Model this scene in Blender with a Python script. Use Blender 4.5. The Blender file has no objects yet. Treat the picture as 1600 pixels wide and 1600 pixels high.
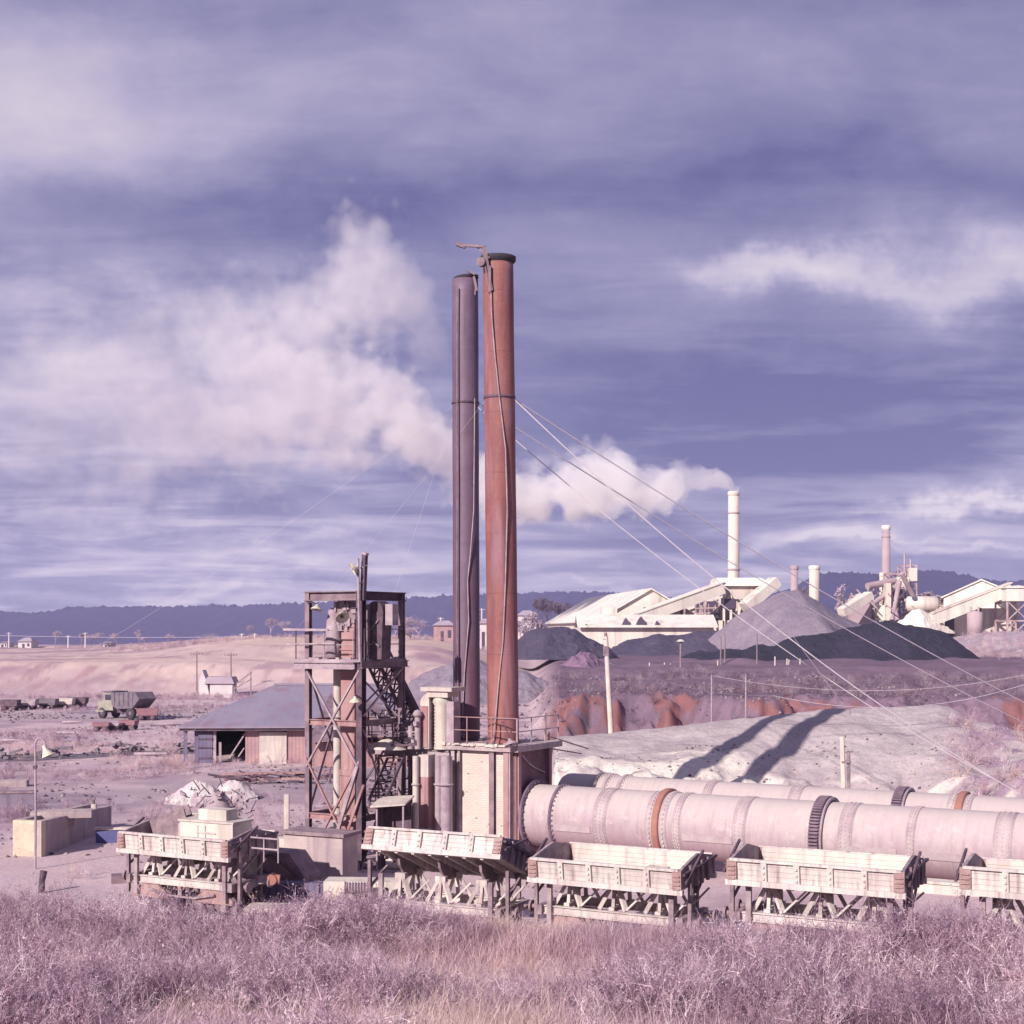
import bpy, math, random
import numpy as np
from math import sin, cos, pi, radians as R, sqrt, exp
from mathutils import Vector, Matrix
random.seed(7); rng = np.random.default_rng(11)
sc = bpy.context.scene
COL = sc.collection

# ------------------------------------------------------------------ camera
F = 1450.0; HY = 915.0; CH = 9.0           # focal length in photo pixels, horizon row, eye height
cam = bpy.data.cameras.new("camera"); camo = bpy.data.objects.new("camera", cam); COL.objects.link(camo)
camo.location = (0, 0, CH); camo.rotation_euler = (R(90), 0, 0)
cam.sensor_width = 36; cam.lens = 36 * F / 1020          # the picture inside its paper border is 1020 of the 1600 pixels wide
cam.shift_y = (HY - 797) / 1020
cam.clip_start = 0.1; cam.clip_end = 20000
sc.camera = camo

# ------------------------------------------------------------------ light
SUN_AZ, SUN_EL = R(35), R(28)              # shadows fall 35 deg right of straight ahead
sd = Vector((sin(SUN_AZ) * cos(SUN_EL), cos(SUN_AZ) * cos(SUN_EL), -sin(SUN_EL)))
sl = bpy.data.lights.new("sun", 'SUN'); sl.energy = 4.2; sl.angle = R(0.55); sl.color = (1.0, 0.91, 0.85)
so = bpy.data.objects.new("sun", sl); COL.objects.link(so)
so.rotation_euler = sd.to_track_quat('-Z', 'Y').to_euler(); so.location = (-40, -60, 80)
sc.view_settings.view_transform = 'Standard'; sc.view_settings.look = 'None'
sc.view_settings.exposure = 0.62; sc.view_settings.gamma = 1
sc.render.engine = 'CYCLES'
sc.cycles.use_denoising = True
sc.cycles.volume_bounces = 4; sc.cycles.max_bounces = 8; sc.cycles.diffuse_bounces = 3
sc.cycles.volume_step_rate = 1.0; sc.cycles.volume_max_steps = 160
sc.cycles.sample_clamp_indirect = 6

def C(r, g, b, k=1.0):
    f = lambda v: ((v / 255 + .055) / 1.055) ** 2.4 if v > 10 else v / 255 / 12.92
    return (f(r) * k, f(g) * k, f(b) * k, 1)

class NT:
    def __init__(s, tree): s.t = tree; s.n = tree.nodes; s.l = tree.links
    def new(s, k, **kw):
        n = s.n.new(k)
        for a, v in kw.items(): setattr(n, a, v)
        return n
    def put(s, sock, v):
        if isinstance(v, bpy.types.NodeSocket): s.l.new(v, sock)
        else: sock.default_value = v
    def m(s, op, a, b=None, c=None, clamp=False):
        n = s.new('ShaderNodeMath', operation=op, use_clamp=clamp)
        for i, v in enumerate((a, b, c)):
            if v is not None: s.put(n.inputs[i], v)
        return n.outputs[0]
    def noise(s, vec, scale, detail=4, rough=.55, dist=0.):
        n = s.new('ShaderNodeTexNoise'); s.put(n.inputs['Vector'], vec)
        n.inputs['Scale'].default_value = scale; n.inputs['Detail'].default_value = detail
        n.inputs['Roughness'].default_value = rough; n.inputs['Distortion'].default_value = dist
        return n.outputs[0]
    def ramp(s, f, stops):
        n = s.new('ShaderNodeValToRGB'); s.put(n.inputs[0], f); e = n.color_ramp.elements
        while len(e) > 1: e.remove(e[-1])
        e[0].position, e[0].color = stops[0]
        for p, c in stops[1:]:
            q = e.new(p); q.color = c
        return n.outputs[0]
    def mix(s, f, a, b, mode='MIX'):
        n = s.new('ShaderNodeMix', data_type='RGBA', blend_type=mode)
        s.put(n.inputs[0], f); s.put(n.inputs[6], a); s.put(n.inputs[7], b); return n.outputs[2]
    def maprange(s, v, a, b, c=0., d=1.):
        n = s.new('ShaderNodeMapRange'); s.put(n.inputs[0], v)
        for i, x in enumerate((a, b, c, d)): n.inputs[i + 1].default_value = x
        return n.outputs[0]
    def xyz(s, x, y, z):
        n = s.new('ShaderNodeCombineXYZ'); s.put(n.inputs[0], x); s.put(n.inputs[1], y); s.put(n.inputs[2], z); return n.outputs[0]
    def sep(s, v):
        n = s.new('ShaderNodeSeparateXYZ'); s.put(n.inputs[0], v); return n.outputs

# sky: Nishita behind an overcast layer whose cloud sheets sit in fixed directions
W = bpy.data.worlds.new("World"); sc.world = W; W.use_nodes = True
w = NT(W.node_tree); w.n.clear()
sky = w.new('ShaderNodeTexSky', sky_type='NISHITA', sun_disc=False)
sky.sun_elevation = SUN_EL; sky.sun_rotation = R(180) + SUN_AZ
tc = w.new('ShaderNodeTexCoord')
dx, dy, dz = w.sep(tc.outputs['Generated'])
ady = w.m('MAXIMUM', w.m('ABSOLUTE', dy), .15)
U = w.m('DIVIDE', dx, ady); V = w.m('DIVIDE', dz, ady)
zc = w.m('ADD', w.m('MAXIMUM', dz, 0.0), .06)
P = w.xyz(w.m('DIVIDE', dx, zc), w.m('MULTIPLY', w.m('DIVIDE', dy, zc), 1.0), 0.0)
n_big = w.noise(P, .55, 3, .5, .2)
n_str = w.noise(w.xyz(w.m('DIVIDE', dx, zc), w.m('MULTIPLY', w.m('DIVIDE', dy, zc), 1.7), 3.1), .8, 5, .55, .3)
n_uv = w.noise(w.xyz(U, w.m('MULTIPLY', V, 2.2), 0.), 5.0, 5, .6, .2)
n_wx = w.noise(w.xyz(U, V, 1.3), 4.5, 6, .62)
n_wy = w.noise(w.xyz(U, V, 7.3), 4.5, 6, .62)
Ud = w.m('ADD', U, w.m('MULTIPLY', w.m('SUBTRACT', n_wx, .5), .24))
Vd = w.m('ADD', V, w.m('MULTIPLY', w.m('SUBTRACT', n_wy, .5), .13))
patches = [  # px, py, rx, ry, amount
 (330,400,170,95,.44),(700,340,330,60,.17),(200,650,260,100,.20),(560,690,140,70,.10),
 (1050,566,85,17,.50),(1200,568,150,20,.42),(1330,545,120,26,.42),(1420,430,160,60,.06),
 (350,585,90,30,.24),(430,700,150,60,.16),
 (1050,690,330,55,-.13),(1250,720,240,60,-.13),(1150,480,300,40,-.12),(520,480,260,45,-.13),
 (1270,803,130,9,.7),(1120,828,90,10,.26),(860,835,90,16,.24),(450,850,200,16,.16),
 (900,868,500,14,.26),(340,840,90,14,.12),(480,884,300,10,.45),(640,820,110,14,.08),(1000,600,140,25,.08),(300,790,160,40,.03),
 (640,480,330,26,-.10),(1100,470,260,22,-.08),(1180,655,200,16,-.08),(1120,700,160,9,.07),(1240,730,150,8,.07),(960,655,130,10,.06),(900,740,300,20,-.10),(1150,836,150,6,.42),(1260,848,110,5,.42),(870,852,110,6,.3),(390,800,120,9,-.16),(600,850,140,7,.22),(1230,340,200,50,.03),(60,300,220,120,.2),(1480,800,200,16,.36)]
B = w.m('ADD', .165, w.m('ADD', w.m('MULTIPLY', w.m('SUBTRACT', n_big, .5), .30),
        w.m('ADD', w.m('MULTIPLY', w.m('SUBTRACT', n_str, .5), w.maprange(V, .05, .3, .36, .14)), w.m('MULTIPLY', w.m('SUBTRACT', n_uv, .5), .68))))
n_low = w.noise(w.xyz(w.m('MULTIPLY', U, 5.), w.m('MULTIPLY', V, 46.), 2.), 1.0, 6, .58, .5)
n_low2 = w.noise(w.xyz(w.m('MULTIPLY', U, 13.), w.m('MULTIPLY', V, 70.), 5.), 1.0, 5, .6, .4)
lowm = w.m('EXPONENT', w.m('MULTIPLY', w.m('MAXIMUM', V, 0.), -9.))
B = w.m('ADD', B, w.m('MULTIPLY', w.maprange(n_low, .43, .60, -.2, .62), lowm))
B = w.m('ADD', B, w.m('MULTIPLY', w.m('MULTIPLY', w.m('SUBTRACT', n_low2, .5), .8), lowm))
n_puff = w.noise(w.xyz(U, w.m('MULTIPLY', V, 1.5), 9.), 11.0, 7, .6, .3)
leftm = w.m('MULTIPLY', w.maprange(U, -.02, -.16), w.m('MULTIPLY', w.maprange(V, .30, .2), w.maprange(V, .02, .06)))
B = w.m('ADD', B, w.m('MULTIPLY', w.m('MULTIPLY', w.m('SUBTRACT', n_puff, .42), 1.3), leftm))
for px, py, rx, ry, a in patches:
    u0, v0, ru, rv = (px - 800) / F, (HY - py) / F, rx / F, ry / F
    e = w.m('ADD', w.m('POWER', w.m('ABSOLUTE', w.m('DIVIDE', w.m('SUBTRACT', Ud, u0), ru)), 2.0),
            w.m('POWER', w.m('ABSOLUTE', w.m('DIVIDE', w.m('SUBTRACT', Vd, v0), rv)), 2.0))
    B = w.m('ADD', B, w.m('MULTIPLY', w.m('EXPONENT', w.m('MULTIPLY', e, -1.0)), a))
B = w.m('ADD', B, w.m('MULTIPLY', w.m('MINIMUM', V, .6), .22))
k = 1 / 1.36
ccol = w.ramp(B, [(0., C(92, 91, 140, k)), (.18, C(119, 117, 158, k)), (.38, C(147, 142, 176, k)),
                  (.6, C(180, 171, 196, k)), (.85, C(208, 197, 210, k)), (1., C(222, 210, 219, k))])
skyb = w.mix(1.0, sky.outputs[0], (.09, .09, .105, 1), 'MULTIPLY')
lowv = w.m('EXPONENT', w.m('MULTIPLY', w.m('MAXIMUM', V, 0.), -13.))
final = w.mix(.95, skyb, ccol)
final = w.mix(w.m('MULTIPLY', w.m('EXPONENT', w.m('MULTIPLY', w.m('MAXIMUM', V, 0.), -45.)), .45), final, C(196, 198, 216, k))
final = w.mix(w.maprange(dz, -.02, -.06), final, C(120, 105, 130, .6))
bg = w.new('ShaderNodeBackground'); w.put(bg.inputs[0], final); bg.inputs[1].default_value = 1.0
# the Sky Texture itself comes in at 0.1 x strength through the multiply above
wo = w.new('ShaderNodeOutputWorld'); w.l.new(bg.outputs[0], wo.inputs[0])
W.cycles.sampling_method = 'MANUAL'; W.cycles.sample_map_resolution = 512

# ------------------------------------------------------------------ helpers
def at(px, py, Y): return Vector(((px - 800) / F * Y, Y, CH - (py - HY) / F * Y))
def atg(px, Y, z=0.): return Vector(((px - 800) / F * Y, Y, z))

def vnoise(x, y, seed=0):
    xi = np.floor(x).astype(np.int64); yi = np.floor(y).astype(np.int64); xf = x - xi; yf = y - yi
    def h(a, b):
        n = (a * 374761393 + b * 668265263 + seed * 974634777) & 0xffffffff
        n = ((n ^ (n >> 13)) * 1274126177) & 0xffffffff
        return ((n ^ (n >> 16)) & 0xffff) / 65535.
    s = xf * xf * (3 - 2 * xf); t = yf * yf * (3 - 2 * yf)
    return (h(xi, yi) * (1 - s) + h(xi + 1, yi) * s) * (1 - t) + (h(xi, yi + 1) * (1 - s) + h(xi + 1, yi + 1) * s) * t
def fbm(x, y, seed=0, o=4, g=.5):
    a = 1.; f = 1.; s = 0.; n = 0.
    for i in range(o): s = s + a * vnoise(x * f, y * f, seed + i * 17); n += a; a *= g; f *= 2.03
    return s / n
def sst(a, b, x): t = np.clip((x - a) / (b - a), 0, 1); return t * t * (3 - 2 * t)

class MB:
    def __init__(s): s.v = []; s.f = []; s.sm = []
    def add(s, vs, fs, smooth=False):
        o = len(s.v); s.v += [tuple(v) for v in vs]; s.f += [tuple(i + o for i in f) for f in fs]; s.sm += [smooth] * len(fs); return s
    def box(s, c, d, ax=None, taper=1.0):
        c = Vector(c); X, Yv, Z = ax if ax else (Vector((1, 0, 0)), Vector((0, 1, 0)), Vector((0, 0, 1)))
        vs = []
        for k in (-.5, .5):
            t = taper if k > 0 else 1.0
            for i, j in ((-.5, -.5), (.5, -.5), (.5, .5), (-.5, .5)):
                vs.append(c + X * (i * d[0] * t) + Yv * (j * d[1] * t) + Z * (k * d[2]))
        return s.add(vs, [(3, 2, 1, 0), (4, 5, 6, 7), (0, 1, 5, 4), (1, 2, 6, 5), (2, 3, 7, 6), (3, 0, 4, 7)])
    def b2(s, lo, hi): return s.box([(a + b) / 2 for a, b in zip(lo, hi)], [abs(b - a) for a, b in zip(lo, hi)])
    def beam(s, p, q, w_, h_=None, up=(0, 0, 1)):
        p = Vector(p); q = Vector(q); h_ = h_ or w_; z = (q - p); L = z.length; z.normalize(); up = Vector(up)
        if abs(z.dot(up)) > .97: up = Vector((0, 1, 0))
        x = z.cross(up).normalized(); y = z.cross(x).normalized()
        return s.box((p + q) / 2, (w_, h_, L), (x, y, z))
    def ibeam(s, p, q, w_, h_, t=.03, up=(0, 0, 1)):
        p = Vector(p); q = Vector(q); z = (q - p); L = z.length; z.normalize(); up = Vector(up)
        if abs(z.dot(up)) > .97: up = Vector((0, 1, 0))
        x = z.cross(up).normalized(); y = z.cross(x).normalized(); c = (p + q) / 2
        s.box(c, (t, h_ - 2 * t, L), (x, y, z)); s.box(c + y * (h_ / 2 - t / 2), (w_, t, L), (x, y, z)); s.box(c - y * (h_ / 2 - t / 2), (w_, t, L), (x, y, z)); return s
    def tube(s, p, q, r1, r2=None, n=12, cap=True, smooth=True):
        r2 = r1 if r2 is None else r2; p = Vector(p); q = Vector(q); z = (q - p).normalized()
        a = Vector((0, 0, 1)) if abs(z.z) < .9 else Vector((1, 0, 0)); x = z.cross(a).normalized(); y = z.cross(x)
        vs = [p + (x * cos(2 * pi * i / n) + y * sin(2 * pi * i / n)) * r1 for i in range(n)] + [q + (x * cos(2 * pi * i / n) + y * sin(2 * pi * i / n)) * r2 for i in range(n)]
        s.add(vs, [(i, i + n, (i + 1) % n + n, (i + 1) % n) for i in range(n)], smooth)
        if cap: s.add(vs, [tuple(range(n)), tuple(range(2 * n - 1, n - 1, -1))])
        return s
    def path(s, pts, r, n=6):
        pts = [Vector(p) for p in pts]
        for a, b in zip(pts[:-1], pts[1:]):
            if (b - a).length > 1e-5: s.tube(a, b, r, r, n)
        return s
    def lathe(s, prof, o=(0, 0, 0), axis='Z', n=32, smooth=True, arc=(0, 2 * pi)):
        o = Vector(o); m = len(prof); full = abs(arc[1] - arc[0] - 2 * pi) < 1e-6; k = n if full else n + 1; vs = []
        for i in range(k):
            a = arc[0] + (arc[1] - arc[0]) * i / n
            for r, h in prof:
                if axis == 'Z': vs.append(o + Vector((r * cos(a), r * sin(a), h)))
                elif axis == 'X': vs.append(o + Vector((h, r * cos(a), r * sin(a))))
                else: vs.append(o + Vector((r * cos(a), h, r * sin(a))))
        fs = []
        for i in range(n):
            j = (i + 1) % k
            for t in range(m - 1): fs.append((i * m + t, j * m + t, j * m + t + 1, i * m + t + 1))
        return s.add(vs, fs, smooth)
    def prism(s, poly, a, b, plane='XZ'):
        def P3(u, v, d): return (u, d, v) if plane == 'XZ' else ((d, u, v) if plane == 'YZ' else (u, v, d))
        n = len(poly); vs = [P3(u, v, a) for u, v in poly] + [P3(u, v, b) for u, v in poly]
        return s.add(vs, [tuple(range(n)), tuple(range(2 * n - 1, n - 1, -1))] + [(i, i + n, (i + 1) % n + n, (i + 1) % n) for i in range(n)])
    def xf(s, M):
        s.v = [tuple(M @ Vector(v)) for v in s.v]; return s
    def build(s, name, mat, parent=None, loc=None):
        me = bpy.data.meshes.new(name); me.from_pydata(s.v, [], s.f)
        me.polygons.foreach_set('use_smooth', s.sm); me.materials.append(mat); me.update()
        import bmesh
        bm = bmesh.new(); bm.from_mesh(me); bmesh.ops.recalc_face_normals(bm, faces=bm.faces[:]); bm.to_mesh(me); bm.free()
        o = bpy.data.objects.new(name, me); COL.objects.link(o)
        if parent is not None: o.parent = parent
        if loc is not None: o.location = loc
        return o

def tag(o, label=None, cat=None, group=None, kind=None):
    if label: o['label'] = label
    if cat: o['category'] = cat
    if group: o['group'] = group
    if kind: o['kind'] = kind
    return o
def thing(name, label, cat, loc=(0, 0, 0), rz=0., group=None):
    o = bpy.data.objects.new(name, None); COL.objects.link(o); o.location = loc; o.rotation_euler = (0, 0, rz)
    o.empty_display_size = .3
    return tag(o, label, cat, group)
def lc(root, p):
    return Matrix.Rotation(-root.rotation_euler.z, 3, 'Z') @ (Vector(p) - Vector(root.location))
def copy_tree(o, parent=None):
    c = o.copy(); COL.objects.link(c)
    if parent is not None: c.parent = parent
    for ch in [x for x in kids.get(o.name, [])]:
        copy_kids(ch, c, o)
    return c
def copy_all(root):
    def rec(o, par):
        c = o.copy(); COL.objects.link(c)
        if par is not None: c.parent = par
        for ch in list(o.children): rec(ch, c)
        return c
    return rec(root, None)

def mat(name, c1, c2=None, scale=1.5, rough=.85, bump=.15, bscale=12., var=.25, fine=30., metal=0., streak=None, streak_c=None, lo=.38, hi=.62, extra=None, rnd=.0, bdist=.05):
    m = bpy.data.materials.new(name); m.use_nodes = True; t = NT(m.node_tree); t.n.clear()
    tcn = t.new('ShaderNodeTexCoord'); v = tcn.outputs['Object']
    c2 = c2 or tuple(x * .8 for x in c1[:3]) + (1,)
    f = t.maprange(t.noise(v, scale, 5, .6, .2), lo, hi)
    c = t.mix(f, c1, c2)
    g = t.maprange(t.noise(v, fine, 3, .7), .3, .7, 1 - var, 1 + var * .6)
    vm = t.new('ShaderNodeVectorMath', operation='SCALE'); t.put(vm.inputs[0], c); t.put(vm.inputs['Scale'], g); c = vm.outputs[0]
    if streak:
        x, y, z = t.sep(v)
        sv = t.xyz(t.m('MULTIPLY', x, streak), t.m('MULTIPLY', y, streak), t.m('MULTIPLY', z, streak * .06))
        sf = t.maprange(t.noise(sv, 1., 4, .6), .5, .72)
        c = t.mix(sf, c, streak_c or tuple(x_ * .55 for x_ in c1[:3]) + (1,))
    if rnd:
        oi = t.new('ShaderNodeObjectInfo'); vm = t.new('ShaderNodeVectorMath', operation='SCALE'); t.put(vm.inputs[0], c)
        t.put(vm.inputs['Scale'], t.maprange(oi.outputs['Random'], 0, 1, 1 - rnd, 1 + rnd)); c = vm.outputs[0]
    if extra: c = extra(t, v, c)
    b = t.new('ShaderNodeBsdfPrincipled'); t.put(b.inputs['Base Color'], c); b.inputs['Roughness'].default_value = rough; b.inputs['Metallic'].default_value = metal
    if bump:
        bn = t.new('ShaderNodeBump'); bn.inputs['Strength'].default_value = bump; bn.inputs['Distance'].default_value = bdist
        t.put(bn.inputs['Height'], t.noise(v, bscale, 5, .65)); t.l.new(bn.outputs[0], b.inputs['Normal'])
    o = t.new('ShaderNodeOutputMaterial'); t.l.new(b.outputs[0], o.inputs[0]); return m

def brickx(c_mortar, bw=.25, bh=.09, missing=None):
    def fn(t, v, c):
        x, y, z = t.sep(v)
        br = t.new('ShaderNodeTexBrick'); t.put(br.inputs['Vector'], t.xyz(t.m('ADD', x, y), z, 0.))
        br.inputs['Scale'].default_value = 1.; br.inputs['Brick Width'].default_value = bw; br.inputs['Row Height'].default_value = bh
        br.inputs['Mortar Size'].default_value = .012; br.inputs['Color1'].default_value = (1, 1, 1, 1); br.inputs['Color2'].default_value = (.93, .91, .91, 1); br.inputs['Mortar'].default_value = (.8, .76, .76, 1)
        c = t.mix(1., c, br.outputs[0], 'MULTIPLY')
        if missing:
            vo = t.new('ShaderNodeTexVoronoi'); t.put(vo.inputs['Vector'], t.xyz(t.m('MULTIPLY', t.m('ADD', x, y), 2.2), 0., t.m('MULTIPLY', z, 4.2))); vo.inputs['Scale'].default_value = 1.
            c = t.mix(t.maprange(vo.outputs['Distance'], .13, .10), c, missing)
        return c
    return fn
def corrugx(period=.16, axis=0, k=.8):
    def fn(t, v, c):
        s = t.sep(v)
        f = t.m('SINE', t.m('MULTIPLY', s[axis], 2 * pi / period))
        return t.mix(t.maprange(f, -1., -.2, .35, 0.), c, tuple(x * k for x in (.5, .47, .5)) + (1,), 'MULTIPLY')
    return fn

M = {}
M['cream'] = mat('cream_paint', C(200,190,180), C(180,166,164), .9, bump=.08, streak=5., streak_c=C(168,148,150))
M['wagon'] = mat('weathered_wagon_board', C(202,192,187), C(184,170,169), 1.3, bump=.15, bscale=7, var=.1, streak=6., streak_c=C(146,126,128), rnd=.1)
M['wagon_in'] = mat('dusty_inner_board', C(206,197,186), C(190,177,170), 1.4, bump=.15, var=.12, streak=5., streak_c=C(168,146,146))
M['rustpink'] = mat('pink_rust', C(166,138,136), C(146,114,114), 2.5, bump=.2)
M['wframe'] = mat('dusty_frame_iron', C(166,150,152), C(126,104,116), 2., bump=.2)
def kdust_shade(t, v, c):
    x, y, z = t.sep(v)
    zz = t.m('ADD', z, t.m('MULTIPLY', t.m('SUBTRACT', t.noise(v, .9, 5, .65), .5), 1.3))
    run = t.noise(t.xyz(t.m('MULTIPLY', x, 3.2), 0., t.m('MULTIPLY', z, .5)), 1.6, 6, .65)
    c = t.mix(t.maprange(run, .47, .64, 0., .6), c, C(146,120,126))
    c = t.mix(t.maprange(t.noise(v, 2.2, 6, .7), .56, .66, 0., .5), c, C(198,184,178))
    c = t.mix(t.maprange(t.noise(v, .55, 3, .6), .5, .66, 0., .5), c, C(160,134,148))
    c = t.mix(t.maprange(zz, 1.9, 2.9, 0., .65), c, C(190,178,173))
    return t.mix(t.maprange(zz, 1.9, .8, 0., .6), c, C(158,126,138))  # pinker lower half: shading of the cylinder put into the colour
M['kiln'] = mat('kiln_steel_plate', C(172,156,158), C(162,144,150), .45, rough=.75, bump=.12, bscale=4, var=.08, fine=14, streak=None, extra=kdust_shade)
M['kilnring'] = mat('kiln_band', C(184,168,168), C(164,146,152), 1.2, bump=.2, var=.2)
M['kilndark'] = mat('dark_ring_iron', C(100,82,100), C(128,108,120), 2, bump=.3)
M['orange'] = mat('orange_rust_tyre', C(164,112,98), C(150,104,98), 3, bump=.15)
def seams(t, v, c):
    x, y, z = t.sep(v)
    fr = t.m('FRACT', t.m('ADD', t.m('DIVIDE', z, 2.35), t.m('MULTIPLY', t.noise(v, .25, 1), .05)))
    f = t.maprange(t.m('ABSOLUTE', t.m('SUBTRACT', fr, .5)), .0, .014, .5, 0.)
    c = t.mix(f, c, C(92,48,52))
    n = t.noise(t.xyz(t.m('MULTIPLY', x, 1.6), t.m('MULTIPLY', y, 1.6), t.m('MULTIPLY', z, .22)), 1.2, 5, .6, .3)
    return t.mix(t.maprange(n, .50, .68, 0., .55), c, C(150,116,132))
M['redstack'] = mat('red_rust_stack', C(146,92,84), C(128,76,78), .5, rough=.7, bump=.12, bscale=5, var=.16, fine=9, streak=3.2, streak_c=C(112,68,76), extra=seams)
def gseams(t, v, c):
    x, y, z = t.sep(v)
    f = t.maprange(t.noise(t.xyz(x, y, t.m('MULTIPLY', z, .1)), 1.6, 4, .6), .4, .6)
    g = t.maprange(z, 4., 17., .75, 0.)
    c = t.mix(t.m('MULTIPLY', g, f), c, C(104,64,78))
    fr = t.m('FRACT', t.m('DIVIDE', z, 2.6))
    return t.mix(t.maprange(t.m('ABSOLUTE', t.m('SUBTRACT', fr, .5)), .0, .012, .35, 0.), c, C(72,52,72))
M['greystack'] = mat('grey_painted_stack', C(112,92,112), C(98,76,98), .5, rough=.6, bump=.08, bscale=4, var=.12, fine=9, streak=4., streak_c=C(84,62,84), extra=gseams)
M['soot'] = mat('soot_black', C(44,40,48), C(58,50,58), 3)
M['wire'] = mat('galvanised_wire', C(228,216,222), C(214,200,208), 3, rough=.6, bump=0)
M['darksteel'] = mat('dark_oily_steel', C(70,54,70), C(104,80,92), 2.2, rough=.7, bump=.2)
M['brownsteel'] = mat('brown_rust_steel', C(112,92,102), C(142,120,128), 1.8, rough=.8, bump=.2)
M['paleiron'] = mat('pale_dusty_iron', C(172,156,162), C(146,126,138), 2., bump=.15)
M['pinkiron'] = mat('pink_red_oxide', C(154,112,114), C(166,134,134), .9, bump=.1, streak=3.)
M['firebrick'] = mat('cream_fire_brick', C(206,192,182), C(196,180,172), 1., bump=.25, var=.1, extra=brickx(None, .25, .09, C(120,96,98)))
M['brownbrick'] = mat('brown_brick', C(134,100,108), C(112,80,92), 1.4, bump=.3, extra=brickx(None, .25, .1))
M['concrete'] = mat('old_concrete', C(186,168,165), C(160,142,146), .8, bump=.2, streak=2.5, streak_c=C(138,118,128))
M['whitewall'] = mat('chalky_concrete', C(214,203,192), C(194,178,172), .9, bump=.2, streak=2.)
M['timber'] = mat('grey_timber', C(150,130,134), C(118,98,108), 3, bump=.3)
M['roof'] = mat('shed_roof_iron', C(142,132,148), C(132,122,142), .3, rough=.6, bump=.05, extra=corrugx(.5, 0, 1.9), streak=.9, streak_c=C(134,108,120))
M['shedwall'] = mat('shed_corrugated_wall', C(176,142,142), C(160,128,136), .5, bump=.1, extra=corrugx(.25, 0))
M['sheddark'] = mat('shed_interior_shade', C(48,44,58), C(60,52,66), 1)  # near-black inner walls: shade of the open bays put into their colour
M['shedblue'] = mat('grey_blue_door', C(118,108,134), C(104,94,122), .8, extra=corrugx(.25, 0))
M['offwhite'] = mat('offwhite_enamel', C(212,206,182), C(196,188,168), 2, rough=.4, bump=.02)
M['fcream'] = mat('lime_dusted_wall', C(218,208,197), C(208,196,186), .08, bump=0, var=.09, fine=.5, streak=.3, streak_c=C(176,162,158))
M['froof'] = mat('lime_dusted_roof', C(224,216,204), C(214,204,194), .06, bump=0, var=.08, fine=.5, streak=.3, streak_c=C(186,174,166))
M['fstack'] = mat('pale_concrete_stack', C(212,198,186), C(198,182,174), .1, bump=0, var=.06, fine=.5, streak=.3)
M['fpink'] = mat('pink_stack', C(176,156,160), C(162,140,148), .2, bump=0)
M['fsteel'] = mat('plant_steelwork', C(158,128,136), C(190,168,166), .3, bump=0)
M['fdark'] = mat('plant_opening', C(72,60,82), C(84,70,90), .3, bump=0)
def heapx(t, v, c):
    return c
M['coal'] = mat('dark_coal_fines', C(34,31,50), C(46,41,62), .12, bump=.8, bscale=.5, var=.3, fine=1.6, bdist=1.2)
M['coal2'] = mat('slate_coal_fines', C(68,61,84), C(82,73,94), .12, bump=.8, bscale=.45, var=.25, fine=1.6, bdist=1.2)
M['ash'] = mat('lavender_ash', C(122,110,126), C(138,124,136), .12, bump=.6, bscale=.5, var=.2, fine=1.8, bdist=.8)
M['lime'] = mat('white_sand', C(200,190,188), C(180,164,168), 1.2, bump=.3, var=.12)
M['bark'] = mat('pale_bark', C(172,154,164), C(146,126,142), 3, bump=.2)
M['leafpale'] = mat('pale_grey_leaf', C(206,188,198), C(186,166,182), 1., bump=0, rnd=.1)
_t = NT(M['leafpale'].node_tree); _b = [n for n in _t.n if n.type == 'BSDF_PRINCIPLED'][0]; _o = [n for n in _t.n if n.type == 'OUTPUT_MATERIAL'][0]
_tr = _t.new('ShaderNodeBsdfTranslucent'); _t.l.new(_b.inputs['Base Color'].links[0].from_socket, _tr.inputs[0]); _mx = _t.new('ShaderNodeMixShader'); _mx.inputs[0].default_value = .4
_t.l.new(_b.outputs[0], _mx.inputs[1]); _t.l.new(_tr.outputs[0], _mx.inputs[2]); _t.l.new(_mx.outputs[0], _o.inputs[0])
M['leafdark'] = mat('dark_leaf', C(84,70,92), C(100,84,104), 1., bump=0, rnd=.15)
M['truckcream'] = mat('truck_cream', C(158,152,138), C(138,132,124), 2, bump=.05)
M['truckgrey'] = mat('truck_body_grey', C(120,108,118), C(98,86,100), 1.5, bump=.1)
M['tyre'] = mat('tyre_rubber', C(58,52,62), C(70,62,72), 4)
M['glass'] = mat('dark_window_glass', C(60,56,74), C(70,64,84), 2, rough=.15, bump=0)
M['red'] = mat('faded_red', C(150,106,112), C(136,98,108), 2)
M['shadeconc'] = mat('shaded_concrete', C(132,118,134), C(112,98,118), .8, bump=.3, streak=2.)  # darker copy of the old concrete, its shade put into the colour
M['blue'] = mat('faded_blue', C(80,82,130), C(92,90,136), 2)
M['yellowc'] = mat('yellow_cream_block', C(198,186,164), C(180,164,150), 2, bump=.2)
M['housew'] = mat('white_house', C(205,196,196), C(190,178,184), .4, bump=0)
M['houser'] = mat('house_roof', C(176,160,170), C(160,142,158), .4, bump=0)
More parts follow.
